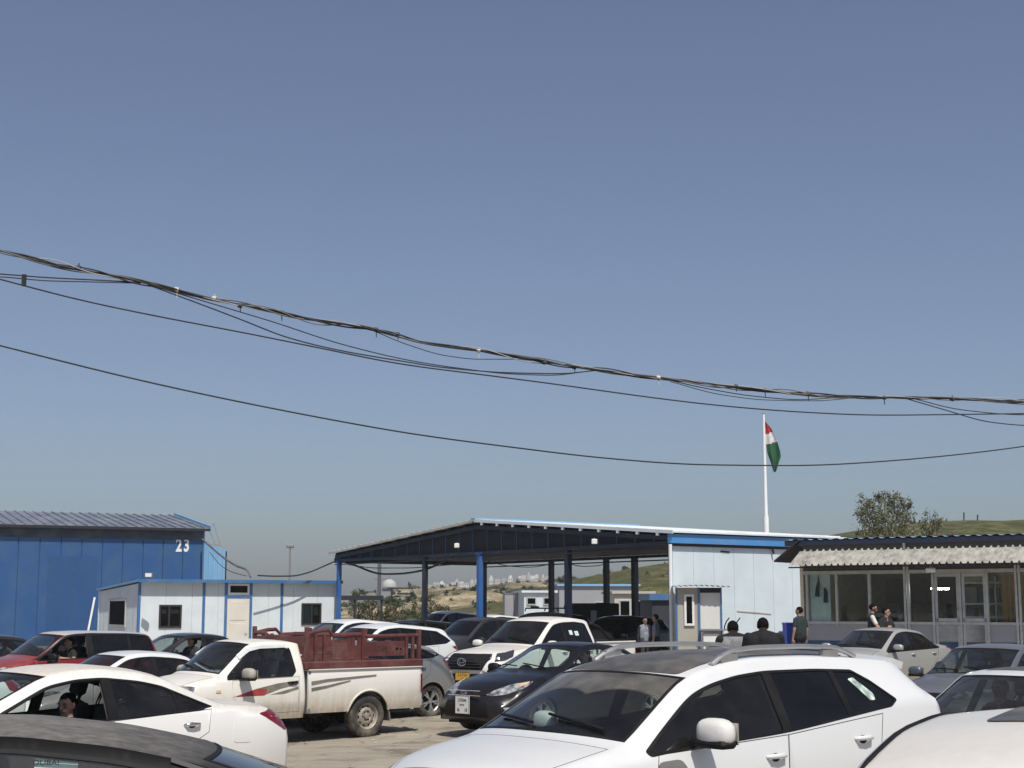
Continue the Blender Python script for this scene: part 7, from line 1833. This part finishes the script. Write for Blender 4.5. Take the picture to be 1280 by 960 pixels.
# ------------------------------------------------------------------ people
SKIN = simple('skin', (.36, .21, .145), .55, var=.08); HAIRM = simple('black hair', (.009, .0075, .007), .95, spec=.08, var=.4, scale=60, bump=.6)
def capsule(m, p, q, r0, r1, n=14):
    p = Vector(p); q = Vector(q); d = q - p; L = d.length
    if L < 1e-5: m.ell(p, (r0,) * 3, n, 10); return
    k = 5; pts = []; rs = []
    t = d / L
    for i in range(k + 1):
        a = PI / 2 * (1 - i / k); pts.append(p - t * (r0 * math.sin(a))); rs.append(max(.001, r0 * math.cos(a)))
    for i in range(k + 1):
        a = PI / 2 * i / k; pts.append(q + t * (r1 * math.sin(a))); rs.append(max(.001, r1 * math.cos(a)))
    m.tube(pts, rs, n)
def person(label, X, Y, z, rz, H=1.75, shirt=(.02, .02, .022), sleeve=None, pants=(.02, .02, .03), pose='stand', group=None, back_panel=None, girth=1.0, hair=True, beard=False, vox=.011, short=True, head_yaw=0.0, hunch=0.0, shoes=(.02, .018, .016), pitch=0.0, skin=None, vest=None, hairc=None):
    k = H / 1.75; g = girth
    root = thing('person', label, 'person', (X, Y, z), rz, group)
    prim = []   # (kind, a, b, ra, rb, label)
    def C(a, b, ra, rb, lab): prim.append((Vector(a) * k, Vector(b) * k, ra * k, rb * k, lab))
    seated = pose.startswith('seat')
    sh = 1.43; hip = .94
    bo = Vector((0, 0, -.48 if seated else 0))
    def B(x, y, zz_): return Vector((x, y, zz_)) + bo
    # torso
    for sg in (1, -1):
        C(B(0, sg * .085 * g, 1.32), B(.0, sg * .075 * g, 1.05), .105 * g, .105 * g, 'shirt'); C(B(-.01, sg * .15, 1.415), B(0, sg * .09, 1.36), .062, .10, 'shirt')
        C(B(0, sg * .07 * g, 1.05), B(0, sg * .085, .93), .108 * g, .115 * g, 'pants' if not seated else 'shirt')
        C(B(0, 0, 1.475), B(-.005, sg * .14, 1.43), .058, .062, 'shirt')
    C(B(.025, 0, 1.15), B(.01, 0, 1.0), .11 * g, .12 * g, 'shirt'); C(B(-.035 * g, 0, 1.37), B(-.03 * g, 0, 1.0), .085 * g, .10 * g, 'shirt'); C(B(-.03, .05, 1.40), B(-.03, -.05, 1.40), .075, .075, 'shirt')
    C(B(-.005 + hunch * .2, 0, 1.42), B(.01 + hunch * .7, 0, 1.56 - hunch), .060, .055, 'skin'); C(B(-.035, 0, 1.43), B(-.02, 0, 1.475), .06, .05, 'shirt')
    # head
    hc = B(.018 + .03 * math.sin(pitch) + hunch * .8, 0, 1.63 - hunch)
    Rh = Matrix.Rotation(head_yaw, 3, 'Z') @ Matrix.Rotation(pitch, 3, 'Y')
    def Hd(x, y, zz_): return hc + Rh @ Vector((x, y, zz_))
    C(Hd(-.024, 0, .030), Hd(.016, 0, .026), .080, .077, 'skin'); C(Hd(.012, 0, -.03), Hd(.030, 0, -.065), .070, .052, 'jaw'); C(Hd(.055, 0, -.085), Hd(.052, 0, -.09), .028, .028, 'jaw')
    C(Hd(.085, 0, .005), Hd(.105, 0, -.022), .011, .016, 'skin'); C(Hd(.082, .025, .022), Hd(.082, -.025, .022), .016, .016, 'skin'); C(Hd(.084, .022, -.052), Hd(.084, -.022, -.052), .011, .011, 'lip')
    for sg in (1, -1): C(Hd(-.005, sg * .078, .018), Hd(-.012, sg * .080, -.025), .015, .011, 'skin'); 
    # arms
    def arm(sg, el, wr, fd, curl=.5):
        s0 = B(-.01, sg * (.185 * (1 + (g - 1) * .5)), 1.405)
        C(s0, s0 + (el - s0) * .62, .058 * g, .054 * g, 'sleeve'); C(s0 + (el - s0) * .5, el, .046, .041, 'skin' if short else 'sleeve'); C(el, wr, .041, .029, 'skin' if short else 'sleeve')
        fd = fd.normalized(); side = fd.cross(Vector((0, 1, 0)) * 1.0)
        side = side.normalized() if side.length > .1 else Vector((0, 0, 1))
        nrm = fd.cross(side)
        C(wr, wr + fd * .03, .027, .032, 'skin'); 
        for i, (o, L) in enumerate(((-.030, .075), (-.010, .085), (.010, .080), (.029, .064))):
            b0 = wr + fd * .045 + side * o * .8; b1 = wr + fd * .088 + side * o; C(b0, b1, .016, .012, 'skin')
            tip = b1 + (fd * math.cos(curl) + nrm * math.sin(curl) * sg) * L * .55; C(b1, tip, .011, .010, 'skin'); C(tip, tip + (fd * math.cos(2 * curl) + nrm * math.sin(2 * curl) * sg) * L * .45, .010, .008, 'skin')
        b0 = wr + fd * .03 - side * .03; C(b0, b0 + (fd * .6 - side * .7) * .05, .014, .012, 'skin'); C(b0 + (fd * .6 - side * .7) * .05, b0 + (fd * .9 - side * .6) * .085, .011, .009, 'skin')
    for sg in (1, -1):
        if pose == 'behind' : arm(sg, B(-.14, sg * .25, 1.14), B(-.16, sg * .09, .90), Vector((-.2, -sg * .5, -.6)))
        elif pose == 'fold': arm(sg, B(.05, sg * .27, 1.15), B(.22, sg * .05, 1.10), Vector((.2, -sg * .9, .1)))
        elif pose == 'reach': arm(sg, B(.10, sg * .27, 1.16), B(.34, sg * .14, 1.16), Vector((1, -sg * .2, .05)))
        elif pose == 'seat_out' and sg > 0: arm(sg, B(.12, .42, 1.28), B(.33, .40, 1.32), Vector((.9, -.2, .0)))
        elif seated: arm(sg, B(.10, sg * .25, 1.16), B(.34, sg * .18, 1.18), Vector((1, 0, .1)), .9)
        else: arm(sg, B(-.02, sg * .245 * (1 + (g - 1) * .6), 1.14), B(.04, sg * .25 * (1 + (g - 1) * .6), .89), Vector((.1, 0, -1)))
    for sg in (1, -1):
        if seated:
            h0 = B(0, sg * .09, .93); kn = h0 + Vector((.42, sg * .05, .03)); an = kn + Vector((.06, 0, -.42))
        else:
            h0 = Vector((0, sg * .09, .93)); kn = Vector((.015, sg * .10, .50)); an = Vector((-.015, sg * .105, .09))
        C(h0, kn, .088 * (g * .5 + .5), .060, 'pants'); C(kn, an, .060, .046, 'pants'); C(an + Vector((-.03, 0, -.045)), an + Vector((.14, 0, -.06)), .036, .032, 'shoes')
    m = MB()
    for (a, b, ra, rb, lab) in prim: capsule(m, a, b, ra, rb)
    o = m.build('body', [], None)
    md = o.modifiers.new('r', 'REMESH'); md.mode = 'VOXEL'; md.voxel_size = vox
    ms = o.modifiers.new('s', 'SMOOTH'); ms.factor = .5; ms.iterations = 3
    dg = bpy.context.evaluated_depsgraph_get(); me = bpy.data.meshes.new_from_object(o.evaluated_get(dg)); old = o.data
    bpy.data.objects.remove(o); bpy.data.meshes.remove(old); me.name = 'body'
    cols = dict(skin=skin or SKIN, shirt=simple('shirt cloth', shirt, .9, var=.12), sleeve=simple('sleeve cloth', sleeve or shirt, .9, var=.12), pants=simple('trouser cloth', pants, .9), shoes=simple('shoe leather', shoes, .6), hair=hairc or HAIRM, lip=simple('lips', (.28, .12, .09), .5), jaw=SKIN, extra=simple('shirt back cloth', back_panel or shirt, .9, var=.15, scale=40))
    if beard: cols['jaw'] = simple('short beard', (.05, .035, .025), .8)
    names = list(cols); me.materials.clear()
    for n_ in names: me.materials.append(cols[n_])
    n = len(me.polygons); cen = np.zeros(n * 3); me.polygons.foreach_get('center', cen); cen = cen.reshape(-1, 3)
    nor = np.zeros(n * 3); me.polygons.foreach_get('normal', nor); nor = nor.reshape(-1, 3)
    best = np.full(n, 1e9); idx = np.zeros(n, int)
    for (a, b, ra, rb, lab) in prim:
        a = np.array(a); b = np.array(b); d = b - a; L2 = max(1e-9, d.dot(d)); t = np.clip(((cen - a) @ d) / L2, 0, 1)
        ds = np.linalg.norm(cen - (a + t[:, None] * d), axis=1) - (ra + (rb - ra) * t)
        k_ = ds < best; best[k_] = ds[k_]; idx[k_] = names.index(lab)
    if back_panel is not None:
        c = cen / k; kk = (idx == names.index('shirt')) & (np.abs(c[:, 1]) < .15 * g + .02 - .25 * np.clip(c[:, 2] + (-bo.z) - 1.33, 0, 1)) & (c[:, 2] < 1.455 + bo.z)
        idx[(idx == names.index('shirt'))] = names.index('sleeve'); idx[kk] = names.index('extra')
    # hair region painted as its own child below; eyes as dark faces
    hcn = np.array(hc * k); loc = (cen - hcn) @ np.array(Rh) / k
    me.polygons.foreach_set('material_index', idx.astype(np.int32)); me.polygons.foreach_set('use_smooth', np.ones(n, bool)); me.update()
    body = link('body', me, root)
    for sg in (1, -1):
        e = MB(); p_ = Vector(Hd(.083, sg * .032, .006)) * k; e.ell(p_, (.008 * k, .014 * k, .007 * k), 10, 8); e.build('eye', M_['under'], root, True)
        e = MB(); pp = [Vector(Hd(.092, sg * .014, .026)) * k, Vector(Hd(.094, sg * .034, .032)) * k, Vector(Hd(.083, sg * .055, .026)) * k]; e.tube(pp, .006 * k, 6); e.build('eyebrow', HAIRM, root, True)
    if hair:
        h = MB(); V = []; n1, n2 = 26, 16
        rs = np.random.default_rng(int(abs(X * 37 + Y * 11)) + 1)
        for j in range(n2 + 1):
            th = (j / n2) * 2.25
            for i in range(n1):
                ph = 2 * PI * i / n1; front = math.cos(ph)
                lim = 1.22 if front > .5 else (1.62 if front > -.1 else 2.2)
                t2 = min(th, lim); rr = .0885 + .007 * rs.random() + .013 * max(0, 1 - (t2 / lim) ** 2)
                V.append(Vector(Hd(-.010 + rr * 1.05 * math.sin(t2) * math.cos(ph) , rr * .86 * math.sin(t2) * math.sin(ph), .018 + rr * 1.04 * math.cos(t2))) * k)
        h.add(V, [(j * n1 + i, j * n1 + (i + 1) % n1, (j + 1) * n1 + (i + 1) % n1, (j + 1) * n1 + i) for j in range(n2) for i in range(n1)])
        h.build('hair', hairc or HAIRM, root, True, 180)
    return root

def aim(px, D, toward_px, toward_D):
    a = at(px, 760, D); b = at(toward_px, 760, toward_D); return math.atan2(b.y - a.y, b.x - a.x)
# two men with their backs to the lens
p = at(917.5, 800, 24.2); person('man seen from behind in grey raglan shirt with black sleeves by the white wall', p.x, 24.2, .06, PI / 2 + .05, 1.86, (.20, .20, .205), (.006, .006, .007), (.02, .02, .03), 'fold', 'men standing by the white wall', (.22, .22, .225), 1.22, hunch=.07, pitch=.3)
p = at(954.5, 800, 23.8); person('man seen from behind in plain black shirt standing beside the grey raglan shirt', p.x, 23.8, .10, PI / 2 - .08, 1.86, (.006, .006, .007), None, (.02, .02, .03), 'fold', 'men standing by the white wall', None, 1.38, hunch=.06, pitch=.25)
# man by the bins
p = at(1000.5, 800, 42.3); person('man in dark green tee and black trousers standing by the blue bins', p.x, 42.3, .30, PI * .72, 1.78, (.018, .032, .032), None, (.010, .010, .012), 'stand', None, None, 1.1, head_yaw=.3)
# two by the shop front
p = at(1091, 790, 39.6); person('bearded person in white sleeved top and dark vest reaching beside the shop', p.x, 39.6, .40, -.15, 1.76, (.03, .03, .032), (.62, .60, .56), (.12, .11, .10), 'reach', None, None, 1.0, beard=True, pitch=.25)
p = at(1108, 790, 39.5); person('person in black jacket looking aside by the shop windows', p.x, 39.5, .36, -.95, 1.70, (.012, .012, .013), None, (.02, .02, .022), 'fold', None, None, 1.1, short=False, head_yaw=.5)
# two in the shade of the shelter
p = at(806.5, 790, 52.2); person('man in open dark jacket over pale shirt shaded under the shelter', p.x, 52.2, 0, -PI / 2 + .2, 1.74, (.24, .26, .30), (.02, .02, .025), (.05, .05, .055), 'stand', None, None, 1.05, short=False)
p = at(820, 790, 52.0); person('man in grey blue shirt shown in profile under the shelter', p.x, 52.0, 0, PI * .9, 1.84, (.18, .20, .25), None, (.02, .02, .022), 'stand', None, None, 1.05)
# people sitting in cars
def in_car(root, lx, ly, lz, label, rz=0, **k):
    c, s_ = math.cos(root.rotation_euler.z), math.sin(root.rotation_euler.z)
    x = root.location.x + c * lx - s_ * ly; y = root.location.y + s_ * lx + c * ly
    return person(label, x, y, root.location.z + lz, root.rotation_euler.z + rz, **k)
in_car(sunny, .06, .40, -.01, 'young man with short black hair looking out of the white saloon window', .10, H=1.70, shirt=(.012, .012, .013), pose='seated', vox=.008, head_yaw=.35, pitch=.10, pants=(.02, .02, .02))
in_car(redc, .0, .38, .22, 'driver of the red crossover resting an arm in the open window', 0, H=1.72, shirt=(.015, .015, .016), pose='seat_out')
in_car(navy, -.05, .38, .12, 'passenger with raised hand inside the black saloon by the cabin', .3, H=1.72, shirt=(.03, .03, .035), pose='seated')
in_car(pick, 1.70, .37, .36, 'dim driver inside the muddy pickup cab', 0, H=1.72, shirt=(.05, .05, .055), pose='seated')
in_car(mond, -.2, .37, .12, 'driver of the black saloon facing the camera', 0, H=1.72, shirt=(.03, .03, .03), pose='seated')
in_car(white3, -.1, -.37, .12, 'passenger in red striped top inside the white saloon behind the crossover', 0, H=1.68, shirt=(.10, .05, .05), pose='seated')

# sticker inside the near black car's window
